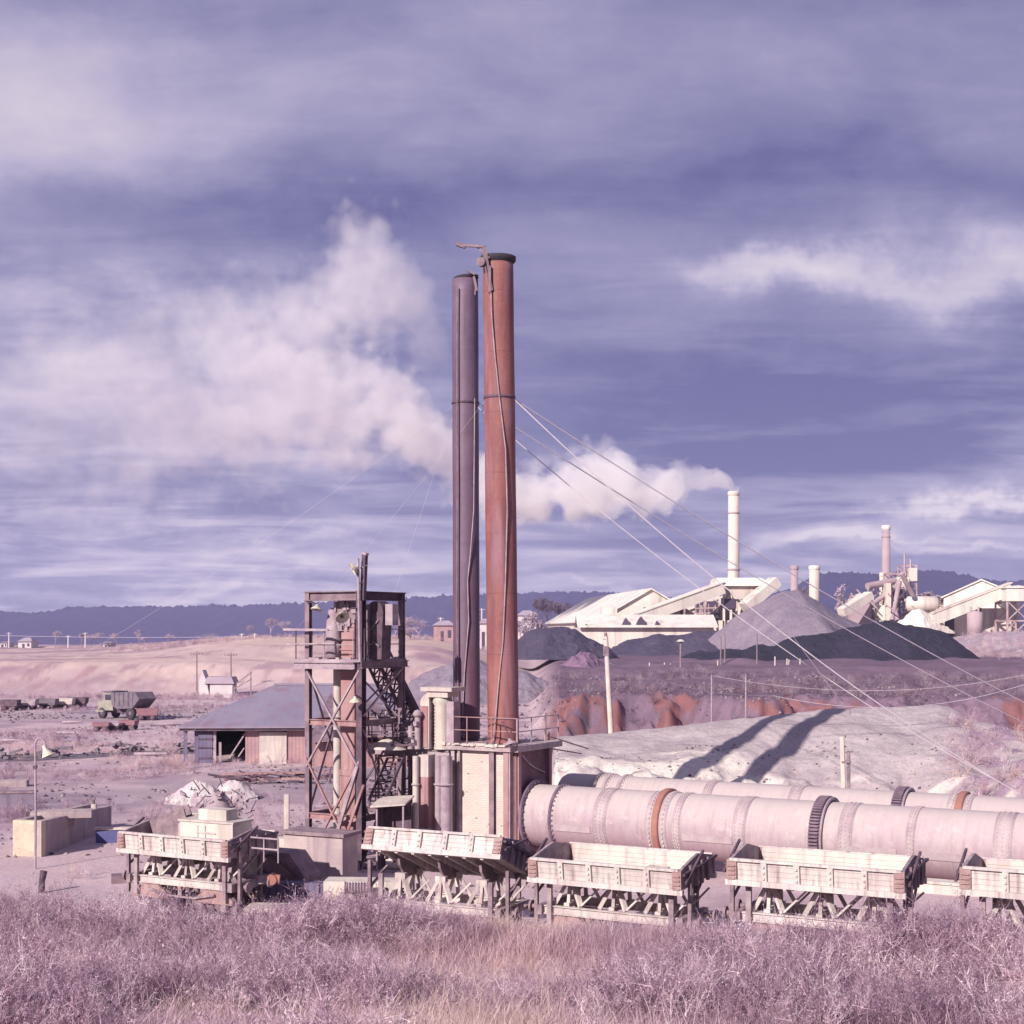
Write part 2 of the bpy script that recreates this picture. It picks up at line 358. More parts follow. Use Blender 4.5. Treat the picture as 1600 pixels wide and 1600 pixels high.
# ------------------------------------------------------------------ terrain
def band_q(X, Y): return -(X + 11.2) * .469 - (Y - 47.5) * .883      # metres in front of the wagon line
def band_t(X, Y): return (X + 11.2) * .883 - (Y - 47.5) * .469       # metres along it
def track_z(t): return sst(8, 27, t) * .8
def ground(X, Y):
    X = np.asarray(X, float); Y = np.asarray(Y, float)
    q = band_q(X, Y); t = band_t(X, Y); PX = X / np.maximum(Y, 5) * F + 800
    z = (fbm(X / 9, Y / 9, 3) - .5) * .35 * sst(60, 90, Y) + (fbm(X / 2.2, Y / 2.2, 5) - .5) * .12
    z = z + track_z(t) * sst(-26, -6, q)
    # grassy bank that the camera stands on
    s = np.clip((q - 2.6) / 34.0, 0, 1.6)
    z = z + 5.3 * np.minimum(s, 1.0) ** 1.1 + sst(0, 8, q - 2.6) * (fbm(X / 3.1, Y / 3.1, 9) - .5) * .6 * np.clip(q / 20, .25, 1)
    z = z + .95 * (sst(8.5, 12.5, t) + .7 * sst(-3, -9, t)) * np.exp(-((q - 6.6) / 2.6) ** 2)
    # hollow behind the loading dock
    z = z - 1.0 * np.exp(-(((X + 8.0) / 2.6) ** 2 + ((Y - 47.3) / 1.6) ** 2) ** 2)
    # left: far quarry faces and benches
    wob = (fbm(X / 30, Y / 30, 21, 3) - .5) * 40
    lw = sst(860, 700, PX)
    z = z + lw * (4.1 * sst(194, 220, Y + wob * .5) + 2.3 * sst(222, 252, Y + wob * .6) * sst(400, 560, PX) - .8 * sst(260, 345, Y) * sst(500, 300, PX)
                  + (fbm(X / 14, Y / 14, 22, 4) - .5) * 1.1 * sst(180, 230, Y) - 1.0 * sst(260, 420, Y) * sst(560, 400, PX))
    # right: clay cut and plateau behind the mound
    rw = sst(815, 850, PX)
    edge = 120 + (fbm(X / 13, X * 0 + 3.3, 31, 5) - .5) * 34 + (fbm(X / 2.3, Y / 2.3, 33, 3) - .5) * 5
    z = z + rw * (-1.6 * sst(84, 98, Y) * (1 - sst(0, 1, (Y - edge) / 9)) + (3.0) * sst(0, 1, (Y - edge) / 9) + .7 * sst(150, 260, Y)
                  + (fbm(X / .8, Y / 1.3, 36, 5) - .5) * 2.0 * np.exp(-((Y - edge - 4) / 9) ** 2) + (fbm(X / 11, Y / 11, 35, 4) - .5) * 2.2 * sst(125, 160, Y) * sst(330, 260, Y))
    z = z + 5.0 * sst(1170, 1290, PX) * sst(300, 420, Y) * rw
    z = z * (1 - sst(620, 1500, Y)) - 22 * sst(620, 1500, Y)
    return z
def gz(X, Y): return float(ground(X, Y))

def kcol(r, g, b, k=.84): return np.array(C(r, g, b, k)[:3])
def tint(base, new, f): return base * (1 - f[..., None]) + new * f[..., None]
rows = np.sort(np.concatenate([np.exp(np.linspace(math.log(5.0), math.log(4200.), 700)) - 12., np.linspace(96.05, 150.03, 150)]))
us = np.concatenate([np.linspace(-1.1, -.46, 60)[:-1], np.linspace(-.46, .46, 520), np.linspace(.46, 1.1, 60)[1:]])
YY, UU = np.meshgrid(rows, us, indexing='ij'); XX = UU * (YY + 14)
ZZ = ground(XX, YY)
PX = XX / np.maximum(YY, 5) * F + 800; Q = band_q(XX, YY); T = band_t(XX, YY)
ones = np.ones_like(XX)
col = np.broadcast_to(kcol(204, 180, 184), XX.shape + (3,)).copy()
n1 = fbm(XX / 6, YY / 6, 41, 5); n2 = fbm(XX / 1.3, YY / 1.3, 42, 4); n3 = fbm(XX / 26, YY / 14, 43, 4)
n4 = fbm(XX / 9 + YY / 20, YY / 1.7, 44, 4)
col = tint(col, kcol(158, 132, 146), sst(.5, .66, n1) * .7)
col = tint(col, kcol(200, 180, 188), sst(.52, .62, n4) * .5)
# haul roads through the yard (bare, streaked along their length)
road = np.exp(-((YY - (78 + (XX + 22) * .9)) / 7.) ** 2) * (XX < 0) + 1.4 * np.exp(-((YY - (150 + (XX + 60) * .35)) / 8) ** 2) * (XX < -10)
col = tint(col, kcol(178, 160, 168), np.clip(road, 0, 1) * .85); col = tint(col, kcol(132, 114, 130), np.clip(road, 0, 1) * sst(.5, .62, n4) * .7)
gy0 = np.gradient(ZZ, axis=0) / np.gradient(YY, axis=0)
# left far: tan quarry faces
qf = sst(860, 700, PX) * sst(190, 215, YY)
col = tint(col, kcol(207, 182, 178), qf * .92)
col = tint(col, kcol(165, 128, 145), qf * sst(.50, .62, fbm(XX / 22, YY / 40, 46, 4)) * .6)
col = tint(col, kcol(176, 138, 146), qf * sst(.50, .58, fbm(XX / 1.6, YY / 22, 246, 5)) * sst(.1, .18, gy0) * .7)
col = tint(col, kcol(168, 136, 148), qf * sst(.52, .6, fbm(XX / 5, YY / 9, 146, 5)) * .6)
col = tint(col, kcol(226, 198, 186), qf * sst(.52, .6, fbm(XX / 9, YY / 4, 147, 5)) * .5)
col = tint(col, kcol(218, 192, 176), qf * sst(470, 560, PX) * sst(235, 300, YY) * .8)
col = tint(col, kcol(150, 124, 140), sst(860, 700, PX) * sst(345, 400, YY) * sst(.42, .55, fbm(XX / 20, YY / 50, 47, 4)) * .6)
# right: scrub plateau, red clay in the steep cut
rp = sst(815, 850, PX) * sst(90, 100, YY)
col = tint(col, kcol(112, 92, 110), rp * .95)
col = tint(col, kcol(136, 112, 128), rp * sst(.5, .6, fbm(XX / 14, YY / 5, 48, 4)) * .8)
gy = np.gradient(ZZ, axis=0) / np.gradient(YY, axis=0)
clay = sst(.14, .4, gy) * sst(.36, .5, fbm(XX / 1.2, YY / 1.2, 50, 5)) * rp * sst(70, 95, YY) * sst(160, 140, YY) * sst(.46, .56, fbm(XX / 3, YY / 12, 49, 4) + .12 * np.exp(-((PX - 860) / 40) ** 2) + .12 * np.exp(-((PX - 945) / 40) ** 2) + .1 * np.exp(-((PX - 1080) / 30) ** 2) + .05 * np.exp(-((PX - 1270) / 50) ** 2) - .16 * np.exp(-((PX - 1010) / 25) ** 2) - .14 * np.exp(-((PX - 1170) / 50) ** 2) + .0 - .12 * sst(1105, 1140, PX) * sst(1225, 1200, PX))
col = tint(col, kcol(140, 94, 93), clay * .85)
col = tint(col, kcol(200, 182, 190), sst(1170, 1250, PX) * sst(290, 350, YY) * .7)
# bank soil under the grass
bk = sst(1.5, 5, Q); col = tint(col, kcol(186, 160, 170), bk * .85); col = tint(col, kcol(178, 148, 160), bk * sst(.5, .62, n1) * .6)
col = col * (0.86 + .3 * n2[..., None])
nr, nc = XX.shape
vs = np.stack([XX, YY, ZZ], -1).reshape(-1, 3)
idx = np.arange(nr * nc).reshape(nr, nc)
fs = np.stack([idx[:-1, :-1], idx[:-1, 1:], idx[1:, 1:], idx[1:, :-1]], -1).reshape(-1, 4)
def npmesh(name, vs, fs, mat_, cols=None, smooth=False, kind=None):
    me = bpy.data.meshes.new(name); n = fs.shape[1]
    me.vertices.add(len(vs)); me.vertices.foreach_set('co', np.ascontiguousarray(vs, np.float32).ravel())
    me.loops.add(fs.size); me.loops.foreach_set('vertex_index', np.ascontiguousarray(fs, np.int32).ravel())
    me.polygons.add(len(fs)); me.polygons.foreach_set('loop_start', np.arange(0, fs.size, n, dtype=np.int32))
    me.polygons.foreach_set('loop_total', np.full(len(fs), n, np.int32))
    if smooth: me.polygons.foreach_set('use_smooth', np.ones(len(fs), bool))
    if cols is not None:
        a = me.color_attributes.new('col', 'FLOAT_COLOR', 'POINT')
        a.data.foreach_set('color', np.concatenate([cols.reshape(-1, 3), np.ones((len(vs), 1))], 1).astype(np.float32).ravel())
    me.materials.append(mat_); me.update(calc_edges=True); me.validate()
    o = bpy.data.objects.new(name, me); COL.objects.link(o)
    if kind: o['kind'] = kind
    return o
def attrmat(name, bump=.5, bscale=3., var=.22, fine=6., rough=.95, trans=0., dist=.08):
    m = bpy.data.materials.new(name); m.use_nodes = True; t = NT(m.node_tree); t.n.clear()
    v = t.new('ShaderNodeTexCoord').outputs['Object']; a = t.new('ShaderNodeAttribute', attribute_name='col')
    vm = t.new('ShaderNodeVectorMath', operation='SCALE'); t.put(vm.inputs[0], a.outputs['Color'])
    t.put(vm.inputs['Scale'], t.maprange(t.noise(v, fine, 6, .72), .3, .7, 1 - var, 1 + var))
    b = t.new('ShaderNodeBsdfPrincipled'); t.put(b.inputs['Base Color'], vm.outputs[0]); b.inputs['Roughness'].default_value = rough
    b.inputs['Specular IOR Level'].default_value = .15
    if bump:
        bn = t.new('ShaderNodeBump'); bn.inputs['Strength'].default_value = bump; bn.inputs['Distance'].default_value = dist
        t.put(bn.inputs['Height'], t.noise(v, bscale, 7, .7)); t.l.new(bn.outputs[0], b.inputs['Normal'])
    out = b.outputs[0]
    if trans:
        tr = t.new('ShaderNodeBsdfTranslucent'); t.l.new(vm.outputs[0], tr.inputs[0]); mx = t.new('ShaderNodeMixShader'); mx.inputs[0].default_value = trans
        t.l.new(out, mx.inputs[1]); t.l.new(tr.outputs[0], mx.inputs[2]); out = mx.outputs[0]
    o = t.new('ShaderNodeOutputMaterial'); t.l.new(out, o.inputs[0]); return m
GM = attrmat('ground_soil')
npmesh('ground', vs, fs, GM, col, True, 'structure')

# grey spoil mound behind the kilns (kiln line direction (.866,-.5)), white cut face toward the camera
MX, MY = np.meshgrid(np.linspace(0, 60, 420), np.linspace(0, 1, 220), indexing='xy')
# parametrise by image column so the crest follows the photographed outline: column angle and depth
colpx = 832 + MX / 60 * 660
front = np.interp(colpx, [832, 900, 1000, 1100, 1200, 1312, 1492], [76, 75, 73.8, 73.5, 72, 66, 60])
back = np.interp(colpx, [832, 900, 1000, 1100, 1200, 1250, 1312, 1400, 1492], [84, 84, 84, 84.5, 84.5, 83, 79, 76, 72])
crest_py = np.interp(colpx, [832, 900, 950, 1000, 1056, 1120, 1180, 1225, 1240, 1262, 1312, 1400, 1492], [1022, 1017, 1012, 1006, 1000, 993, 991, 989, 993, 1004, 1018, 1030, 1040])
lip_py = np.interp(colpx, [832, 900, 1000, 1100, 1180, 1220, 1312, 1492], [1048, 1053, 1060, 1067, 1072, 1075, 1083, 1090])
front = front + (fbm(colpx / 55, colpx * 0 + 2, 161, 3) - .5) * 3
zc_ = CH - (crest_py - HY) / F * back; zl = CH - (lip_py - HY) / F * front
Ym = np.where(MY < .15, front - 3.4 + 3.4 * MY / .15, np.where(MY < .85, front + (back - front) * (MY - .15) / .7, back + (MY - .85) / .15 * 7))
Xm = (colpx - 800) / F * Ym
base = ground(Xm, Ym) - .3
tt = np.clip((MY - .15) / .7, 0, 1)
topz = zl + (zc_ - zl) * (1 - (1 - tt) ** 1.35) - .3 * np.exp(-((tt) / .15) ** 2) + (fbm(Xm / 5, Ym / 4, 61, 5) - .5) * 1.1 * (1 - tt) ** .5 + (fbm(Xm / .9, Ym / .9, 163, 3) - .5) * .25 * np.exp(-(tt / .2) ** 2) + (fbm(Xm / 3, Ym / 3, 165, 2) - .5) * .9 * np.sin(pi * np.clip(tt, 0, 1)) 
cuts = (fbm(Xm / 1.1, Ym * 0 + MY * 14, 62, 5) - .5)
Zm = np.where(MY < .15, base + (zl - base) * sst(0, .12, MY + cuts * .03), np.where(MY < .85, topz, topz + (base - topz) * sst(.85, 1., MY)))
Zm = Zm + (fbm(Xm / .7, Ym / .7, 63, 3) - .5) * .16 + (fbm(Xm / 1.3, Xm * 0 + 1, 164, 4) - .6) * 1.1 * np.exp(-((MY - .14) / .05) ** 2)
Ym = Ym + np.where(MY < .15, cuts * 1.3, 0)
ends = sst(0, 1.2, MX) ; Zm = base * (1 - ends) + Zm * ends
mcol = np.broadcast_to(kcol(184, 171, 173), Xm.shape + (3,)).copy()
mcol = tint(mcol, kcol(170, 156, 160), sst(.45, .62, fbm(Xm / 3, Ym / 3, 64, 4)) * .7)
mcol = tint(mcol, kcol(178, 158, 164), sst(.3, .08, tt) * sst(.42, .6, fbm(Xm / .8, Ym / .8, 65, 4)) * .4)
mcol = tint(mcol, kcol(226, 214, 205), sst(.42, .58, fbm(Xm / 3, Ym / 1.2, 66, 3) + .26 - 1.5 * np.maximum(tt - .1, 0) - .45 * sst(980, 1130, colpx)) * .8)
mcol = tint(mcol, kcol(150, 120, 146), sst(1215, 1270, colpx) * sst(.40, .55, fbm(Xm / 1.1, Ym / 1.1, 67, 4)) * .7)
mcol = mcol * (.9 + .2 * fbm(Xm / .4, Ym / .4, 68, 3)[..., None])
idx = np.arange(Xm.size).reshape(Xm.shape)
fs = np.stack([idx[:-1, :-1], idx[:-1, 1:], idx[1:, 1:], idx[1:, :-1]], -1).reshape(-1, 4)
npmesh('spoil_terrace', np.stack([Xm, Ym, Zm], -1).reshape(-1, 3), fs, attrmat('spoil_soil', bump=.6, bscale=4), mcol, True, 'structure')

# hills
def ridge(name, Y0, prof, baseY, seed, c):
    xs_ = np.linspace(prof[0][0], prof[-1][0], 3600)
    ph = np.interp(xs_, [p[0] for p in prof], [p[1] for p in prof])
    tree = (fbm(xs_ / 6, xs_ * 0, seed, 3) - .5) * 3 + (fbm(xs_ / 1.5, xs_ * 0 + 9, seed + 1, 2) - .5) * 2.6 + np.maximum(fbm(xs_ / 1.7, xs_ * 0 + 4, seed + 2, 2) - .7, 0) * -12
    zsm = CH - (ph + 1.5 - HY) / F * Y0; zjag = CH - (ph + tree - HY) / F * Y0
    K = 26; V = []; Cc = []
    for i in range(K):
        ztop = zjag if i == K - 1 else zsm
        s = i / (K - 1); Yk = Y0 - 700 * (1 - s) ** 1.0
        zz = -26 + (ztop + 26) * (s ** .8) * (1 + (fbm(xs_ / 30, xs_ * 0 + i * .12, seed + 4, 3) - .5) * .25 * (1 - s))
        zz += (fbm(xs_ / 2.5, xs_ * 0 + i * 1.9, seed + 5, 2) - .5) * 2 * (s < .99) * (s > .02)
        V.append(np.stack([(xs_ - 800) / F * Y0, np.full_like(xs_, Yk), zz], -1))
        g = .7 + .6 * fbm(xs_ / 4 + i * 3.7, xs_ * 0 + i * 2.3, seed + 6, 3)
        Cc.append(np.array(c)[None, :] * g[:, None])
    V.append(V[-1] * [1, 1, 0] + [0, 500, 0]); Cc.append(Cc[-1])
    V = np.stack(V); Cc = np.stack(Cc); idx = np.arange(V.shape[0] * V.shape[1]).reshape(V.shape[:2])
    fs = np.stack([idx[:-1, :-1], idx[:-1, 1:], idx[1:, 1:], idx[1:, :-1]], -1).reshape(-1, 4)
    return npmesh(name, V.reshape(-1, 3), fs, HM, Cc, False, 'structure')
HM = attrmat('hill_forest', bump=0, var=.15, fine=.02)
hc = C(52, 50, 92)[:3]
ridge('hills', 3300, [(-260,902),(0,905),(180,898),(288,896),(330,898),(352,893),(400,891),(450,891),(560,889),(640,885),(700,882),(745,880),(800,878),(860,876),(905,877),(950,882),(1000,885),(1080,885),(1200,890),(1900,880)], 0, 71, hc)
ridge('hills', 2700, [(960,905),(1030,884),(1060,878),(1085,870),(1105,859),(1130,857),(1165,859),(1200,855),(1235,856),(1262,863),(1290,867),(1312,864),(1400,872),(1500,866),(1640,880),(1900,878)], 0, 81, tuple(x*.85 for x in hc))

# ------------------------------------------------------------------ heaps
def heap(name, label, m, pts, Y, depth, peak_w=.5, group=None, cat='heap', seed=1, rough=.5, basez=None, soft=1.0):
    """outline pts = (px, py) crest silhouette; the heap has real depth, highest along its middle"""
    pxs = np.array([p[0] for p in pts], float); pys = np.array([p[1] for p in pts], float)
    n = 170; xs_ = np.linspace(pxs[0], pxs[-1], n); top = np.interp(xs_, pxs, pys)
    K = 60; X0 = (xs_ - 800) / F * Y; x0 = X0.mean()
    zt = CH - (top - HY) / F * Y; bz = basez if basez is not None else ground(x0, Y) - .6
    V = []
    for i in range(K):
        d = -1 + 2 * i / (K - 1); h = np.maximum(1 - abs(d), 0)
        h = 1 - np.sqrt(d * d + .02) + .01 + .05; h = np.clip(h / (1 - sqrt(.02) + .06), 0, 1)
        hh = np.maximum(zt - bz, .05)
        dep = depth * (hh / hh.max()) ** soft
        yy = Y + d * dep
        zz = bz + hh * h
        zz = zz + (fbm(X0 / (depth * .12) + 50, yy / (depth * .12), seed, 4) - .5) * rough * 2 * np.minimum(1, hh / 2) * min(1, h.max() * 3)
        V.append(np.stack([X0 + (fbm(X0 / (depth * .2), yy / (depth * .2), seed + 5, 3) - .5) * depth * .1, yy, zz], -1))
    V = np.stack(V); org = np.array([x0, Y, bz])
    idx = np.arange(V.shape[0] * V.shape[1]).reshape(V.shape[:2])
    fs = np.stack([idx[:-1, :-1], idx[:-1, 1:], idx[1:, 1:], idx[1:, :-1]], -1).reshape(-1, 4)
    o = npmesh(name, V.reshape(-1, 3) - org, fs, m, None, True); o.location = org
    return tag(o, label, cat, group)
heap('coal_heap', 'long slate heap running under the big white shed, right of the leaning lamp post line', M['coal2'],
     [(872,958),(890,946),(900,931),(915,925),(930,922),(945,919),(958,920),(970,919),(985,915),(1000,916),(1020,925),(1045,950)], 318, 22, seed=3, group='dark stockpiles at the foot of the plant')
heap('coal_heap', 'dark round slate heap just right of the red chimney', M['coal2'],
     [(790,950),(800,935),(806,925),(815,917),(830,912),(846,912),(862,914),(872,920),(885,926),(897,932),(910,948)], 285, 17, seed=4, group='dark stockpiles at the foot of the plant')
heap('ash_heap', 'tallest pale lavender conical heap in front of the cream conveyor house', M['ash'],
     [(955,952),(975,936),(1000,920),(1030,900),(1045,888),(1057,880),(1070,876),(1085,875),(1098,880),(1112,889),(1130,900),(1150,911),(1180,926),(1210,945)], 310, 34, seed=5, rough=.35)
heap('coal_heap', 'blackest wide low heap in front of the lavender cone', M['coal'],
     [(945,956),(958,946),(975,938),(985,935),(1000,937),(1012,933),(1030,935),(1045,929),(1060,931),(1075,923),(1090,920),(1110,919),(1125,915),(1145,911),(1160,908),(1178,905),(1190,909),(1205,912),(1220,914),(1232,918),(1245,928),(1262,940),(1275,950)], 262, 15, seed=6, rough=.45, group='dark stockpiles at the foot of the plant')
heap('spoil_heap', 'small rough purple spoil heap topped with loose earth left of the white timber pole', attrmat if False else mat('spoil_earth', C(134,106,128), C(112,84,110), .8, bump=.6, bscale=3), [(838,955),(850,948),(862,940),(872,936),(884,942),(896,951),(910,957)], 235, 7, seed=7, rough=.6)
heap('ash_heap', 'low smooth grey heap glimpsed between tower and grey chimney', M['ash'], [(690,972),(705,962),(722,953),(740,946),(760,944),(785,952),(815,956),(850,972)], 190, 12, seed=8)
heap('lime_heap', 'left one of two small white sand piles beside the yard road', M['lime'], [(455,1081),(466,1076),(476,1068),(486,1064),(496,1066),(504,1072),(512,1080)], 76, 1.6, seed=9, rough=.1)
heap('lime_heap', 'right one of two small white sand piles beside the yard road', M['lime'], [(498,1080),(508,1070),(518,1064),(528,1065),(536,1071),(548,1080)], 77.5, 1.6, seed=10, rough=.1)
heap('lime_heap', 'cream lime heap at the foot of the cluttered steel plant', M['fcream'], [(1176,916),(1186,905),(1200,895),(1206,893),(1216,899),(1228,908),(1240,916)], 440, 8, seed=11, basez=8)
# ------------------------------------------------------------------ far plant (Y 420 to 560)
def gable(mb_wall, mb_roof, A, B, Cc, zb, ze, zr, over=1.0, rt=.5):
    """gable box: A near-left, B near-right, Cc far-left ground corners (2D)"""
    A, B, Cc = Vector(A), Vector(B), Vector(Cc); D = B + (Cc - A); mid = (A + B) / 2; mf = (Cc + D) / 2
    def p(v, z): return (v.x, v.y, z)
    mb_wall.add([p(A, zb), p(B, zb), p(D, zb), p(Cc, zb), p(A, ze), p(B, ze), p(D, ze), p(Cc, ze), p(mid, zr), p(mf, zr)],
                [(0, 1, 5, 8, 4), (1, 2, 6, 5), (2, 3, 7, 9, 6), (3, 0, 4, 7), (4, 8, 9, 7), (8, 5, 6, 9)])
    u = (B - A).normalized(); l = (Cc - A).normalized(); sl_ = (zr - ze) / ((B - A).length / 2)
    for s, e1, e2 in ((-1, A, Cc), (1, B, D)):
        o1 = e1 + u * s * over - l * over; o2 = e2 + u * s * over + l * over; r1 = mid - l * over; r2 = mf + l * over; ez = ze - sl_ * over
        t = rt; vs = [p(o1, ez + .08), p(r1, zr + .08), p(r2, zr + .08), p(o2, ez + .08), p(o1, ez + t), p(r1, zr + t), p(r2, zr + t), p(o2, ez + t)]
        mb_roof.add(vs, [(0, 1, 2, 3), (7, 6, 5, 4), (0, 4, 5, 1), (1, 5, 6, 2), (2, 6, 7, 3), (3, 7, 4, 0)])
def lw(root, mb):  # world-coordinate builder -> local of an unrotated empty
    o = Vector(root.location); mb.v = [tuple(Vector(v) - o) for v in mb.v]; return mb
def PZ(py, Y): return CH - (py - HY) / F * Y

g0 = 2.5
r = thing('storage_shed', 'largest cream gabled shed at the left end of the distant plant', 'shed', atg(930, 450, g0))
wm, rm = MB(), MB(); A = atg(886, 450).xy; B = atg(990, 450).xy; Cc = atg(836, 585).xy
gable(wm, rm, A, B, Cc, g0 - 2, 12.2, 21.6, 1.2, .5)
lw(r, wm).build('wall', M['fcream'], r); lw(r, rm).build('roof', M['froof'], r)
for px0, px1, p0, p1 in ((931, 941, 892, 897), (945, 948, 890, 897), (950, 957, 889, 898), (960, 962, 890, 898)):
    mb = MB(); a = at(px0, p1, 449.85); b = at(px1, p0, 449.85); mb.b2((a.x, 449.7, a.z), (b.x, 449.95, b.z)); lw(r, mb).build('opening', M['fdark'], r)
mb = MB(); a = at(971, 885, 449.6)
r = thing('storage_shed', 'cream shed with a shallow roof between the large shed and the lavender heap', 'shed', atg(985, 480, g0))
wm, rm = MB(), MB(); gable(wm, rm, atg(965, 480).xy, atg(1062, 480).xy, atg(950, 540).xy, g0 - 2, PZ(899, 480), PZ(881, 480), 1.0, .5)
lw(r, wm).build('wall', M['fstack'], r); lw(r, rm).build('roof', M['froof'], r)
# low long building with triangular vents
r = thing('storage_shed', 'long low cream shed with dark triangular roof vents in front of the largest shed', 'shed', atg(930, 420, g0))
mb = MB(); a = atg(868, 420); b = atg(1000, 420); mb.b2((a.x, 418, g0 - 3), (b.x, 432, PZ(911, 420))); lw(r, mb).build('wall', M['fcream'], r)
mb = MB(); x0, x1 = a.x - 1, b.x + 1; z0, z1 = PZ(911, 420), PZ(901, 428)
mb.add([(x0, 416, z0 - .3), (x1, 416, z0 - .3), (x1, 426, z1), (x0, 426, z1), (x0, 436, z0 - .3), (x1, 436, z0 - .3), (x0, 416, z0), (x1, 416, z0), (x1, 426, z1 + .5), (x0, 426, z1 + .5)], [(0, 1, 7, 6), (6, 7, 8, 9), (9, 8, 5, 4), (0, 6, 9, 3), (1, 2, 8, 7)])
lw(r, mb).build('roof', M['froof'], r)
for px, wd, py in ((874, 4, 911), (914, 9, 909), (929, 11, 909), (945, 5, 909)):
    mb = MB(); c = at(px, py, 417); hw = wd / 2 * 417 / F; hh = wd * .72 * 417 / F; y1 = 421.5
    mb.add([(c.x - hw, 417, c.z), (c.x + hw, 417, c.z), (c.x, 417, c.z + hh), (c.x - hw, y1, c.z), (c.x + hw, y1, c.z), (c.x, y1, c.z + hh)], [(0, 1, 2), (3, 5, 4), (0, 2, 5, 3), (1, 4, 5, 2), (0, 3, 4, 1)])
    lw(r, mb).build('vent', M['fdark'], r)
# small tower of steelwork left of conveyor foot
def frame_tower(mb, x0, x1, y0, y1, z0, z1, lv, t=.35, brace=True):
    for x in (x0, x1):
        for y in (y0, y1): mb.beam((x, y, z0), (x, y, z1), t)
    for k in range(1, lv + 1):
        z = z0 + (z1 - z0) * k / lv; zp = z0 + (z1 - z0) * (k - 1) / lv
        for y in (y0, y1):
            mb.beam((x0, y, z), (x1, y, z), t * .8)
            if brace: mb.beam((x0, y, zp), (x1, y, z), t * .6); mb.beam((x1, y, zp), (x0, y, z), t * .6)
        for x in (x0, x1): mb.beam((x, y0, z), (x, y1, z), t * .8)
r = thing('conveyor_gallery', 'long cream enclosed conveyor rising from left to the chimney house', 'conveyor', atg(905, 440, g0))
mb = MB(); p0 = at(905, 911, 440); p1 = at(1008, 873, 452); mb.beam(p0, p1, 4.5, 3.4); lw(r, mb).build('gallery', M['fcream'], r)
mb = MB(); p0t = p0 + Vector((-.3, 0, 1.9)); p1t = p1 + Vector((0, 0, 1.9)); mb.beam(p0t, p1t, 5.2, .35); lw(r, mb).build('roof', M['froof'], r)
for px, py in ((925, 905), (948, 896), (972, 888), (993, 880)):
    mb = MB(); c = at(px, py, 444); mb.beam((c.x - 1, 444, g0 - 1), (c.x, 444, c.z - 1.5), .5); mb.beam((c.x + 1, 448, g0 - 1), (c.x, 448, c.z - 1.5), .5); mb.beam((c.x - 1, 444, g0 + 5), (c.x + 1, 448, g0 + 5), .3); lw(r, mb).build('trestle_leg', M['fsteel'], r)
r = thing('transfer_tower', 'small steel framed tower at the foot of the rising conveyor', 'tower', atg(897, 436, g0))
mb = MB(); a = atg(890, 436).x; b = atg(903, 436).x; frame_tower(mb, a, b, 433, 438, g0 - 2, PZ(901, 436), 3, .3); lw(r, mb).build('frame', M['fsteel'], r)
mb = MB(); mb.b2((a - .4, 432.6, PZ(901, 436)), (a + 3.2, 438.4, PZ(892, 436))); mb.b2((b - 1.2, 432.8, PZ(901, 436)), (b + .3, 438.2, PZ(891, 436))); lw(r, mb).build('cabin', M['fcream'], r)
# chimney house
r = thing('conveyor_house', 'cream hopper house with a flat cap below the smoking chimney', 'building', atg(1030, 458, g0))
a, b = atg(1001, 455).x, atg(1052, 455).x
mb = MB(); za, zb_ = PZ(871, 455), PZ(863, 455)
mb.add([(a, 450, za), (atg(1060, 455).x, 450, za), (atg(1060, 455).x, 466, za), (a, 466, za), (a + .5, 451, zb_), (b - 2, 451, zb_), (b - 2, 465, zb_), (a + .5, 465, zb_)], [(3, 2, 1, 0), (4, 5, 6, 7), (0, 1, 5, 4), (1, 2, 6, 5), (2, 3, 7, 6), (3, 0, 4, 7)])
lw(r, mb).build('roof', M['froof'], r)
mb = MB(); a1, b1 = atg(1011, 455).x, atg(1047, 455).x; z2 = PZ(884, 455)
mb.add([(a1 + 3, 452, z2), (b1 - 4, 452, z2), (b1 - 4, 462, z2), (a1 + 3, 462, z2), (a1, 451.5, za), (b1, 451.5, za), (b1, 464, za), (a1, 464, za)], [(3, 2, 1, 0), (0, 1, 5, 4), (1, 2, 6, 5), (2, 3, 7, 6), (3, 0, 4, 7)])
lw(r, mb).build('hopper', M['fstack'], r)
mb = MB(); mb.b2((atg(1012, 452).x, 453, PZ(893, 452)), (atg(1024, 452).x, 460, z2 + .2)); lw(r, mb).build('opening', M['fdark'], r)
for px in (1011, 1018, 1026, 1034, 1042):
    mb = MB(); x = atg(px, 454).x; mb.beam((x, 454, g0 - 2), (x, 454, za), .7); mb.beam((x, 463, g0 - 2), (x, 463, za), .7); lw(r, mb).build('column', M['fcream'], r)
mb = MB(); mb.beam(at(1032, 892, 446), at(1062, 866, 450), 5, 3); lw(r, mb).build('chute', M['fcream'], r)
# slender columns row (dark gaps) behind
r = thing('pipe_rack', 'row of thin pale pipes and rails under the conveyor house', 'pipe rack', atg(1000, 470, g0))
mb = MB()
for i in range(18):
    x = atg(984 + i * 2.0, 462).x; mb.beam((x, 462, g0), (x + random.uniform(-1, 1), 462, PZ(890 + random.uniform(-3, 4), 462)), .28)
for py in (893, 898, 903): mb.beam(at(982, py, 462), at(1020, py - 1, 462), .35)
lw(r, mb).build('pipework', M['fsteel'], r)
mb = MB(); mb.b2((atg(982, 466).x, 465, g0), (atg(1020, 466).x, 466, PZ(886, 466))); lw(r, mb).build('gap_shade', M['fdark'], r)  # dark sheet put in for the shade between the pipes
mb = MB(); mb.b2((atg(980, 458).x, 455, g0), (atg(1022, 458).x, 460, PZ(905, 458))); lw(r, mb).build('wall', M['fcream'], r)

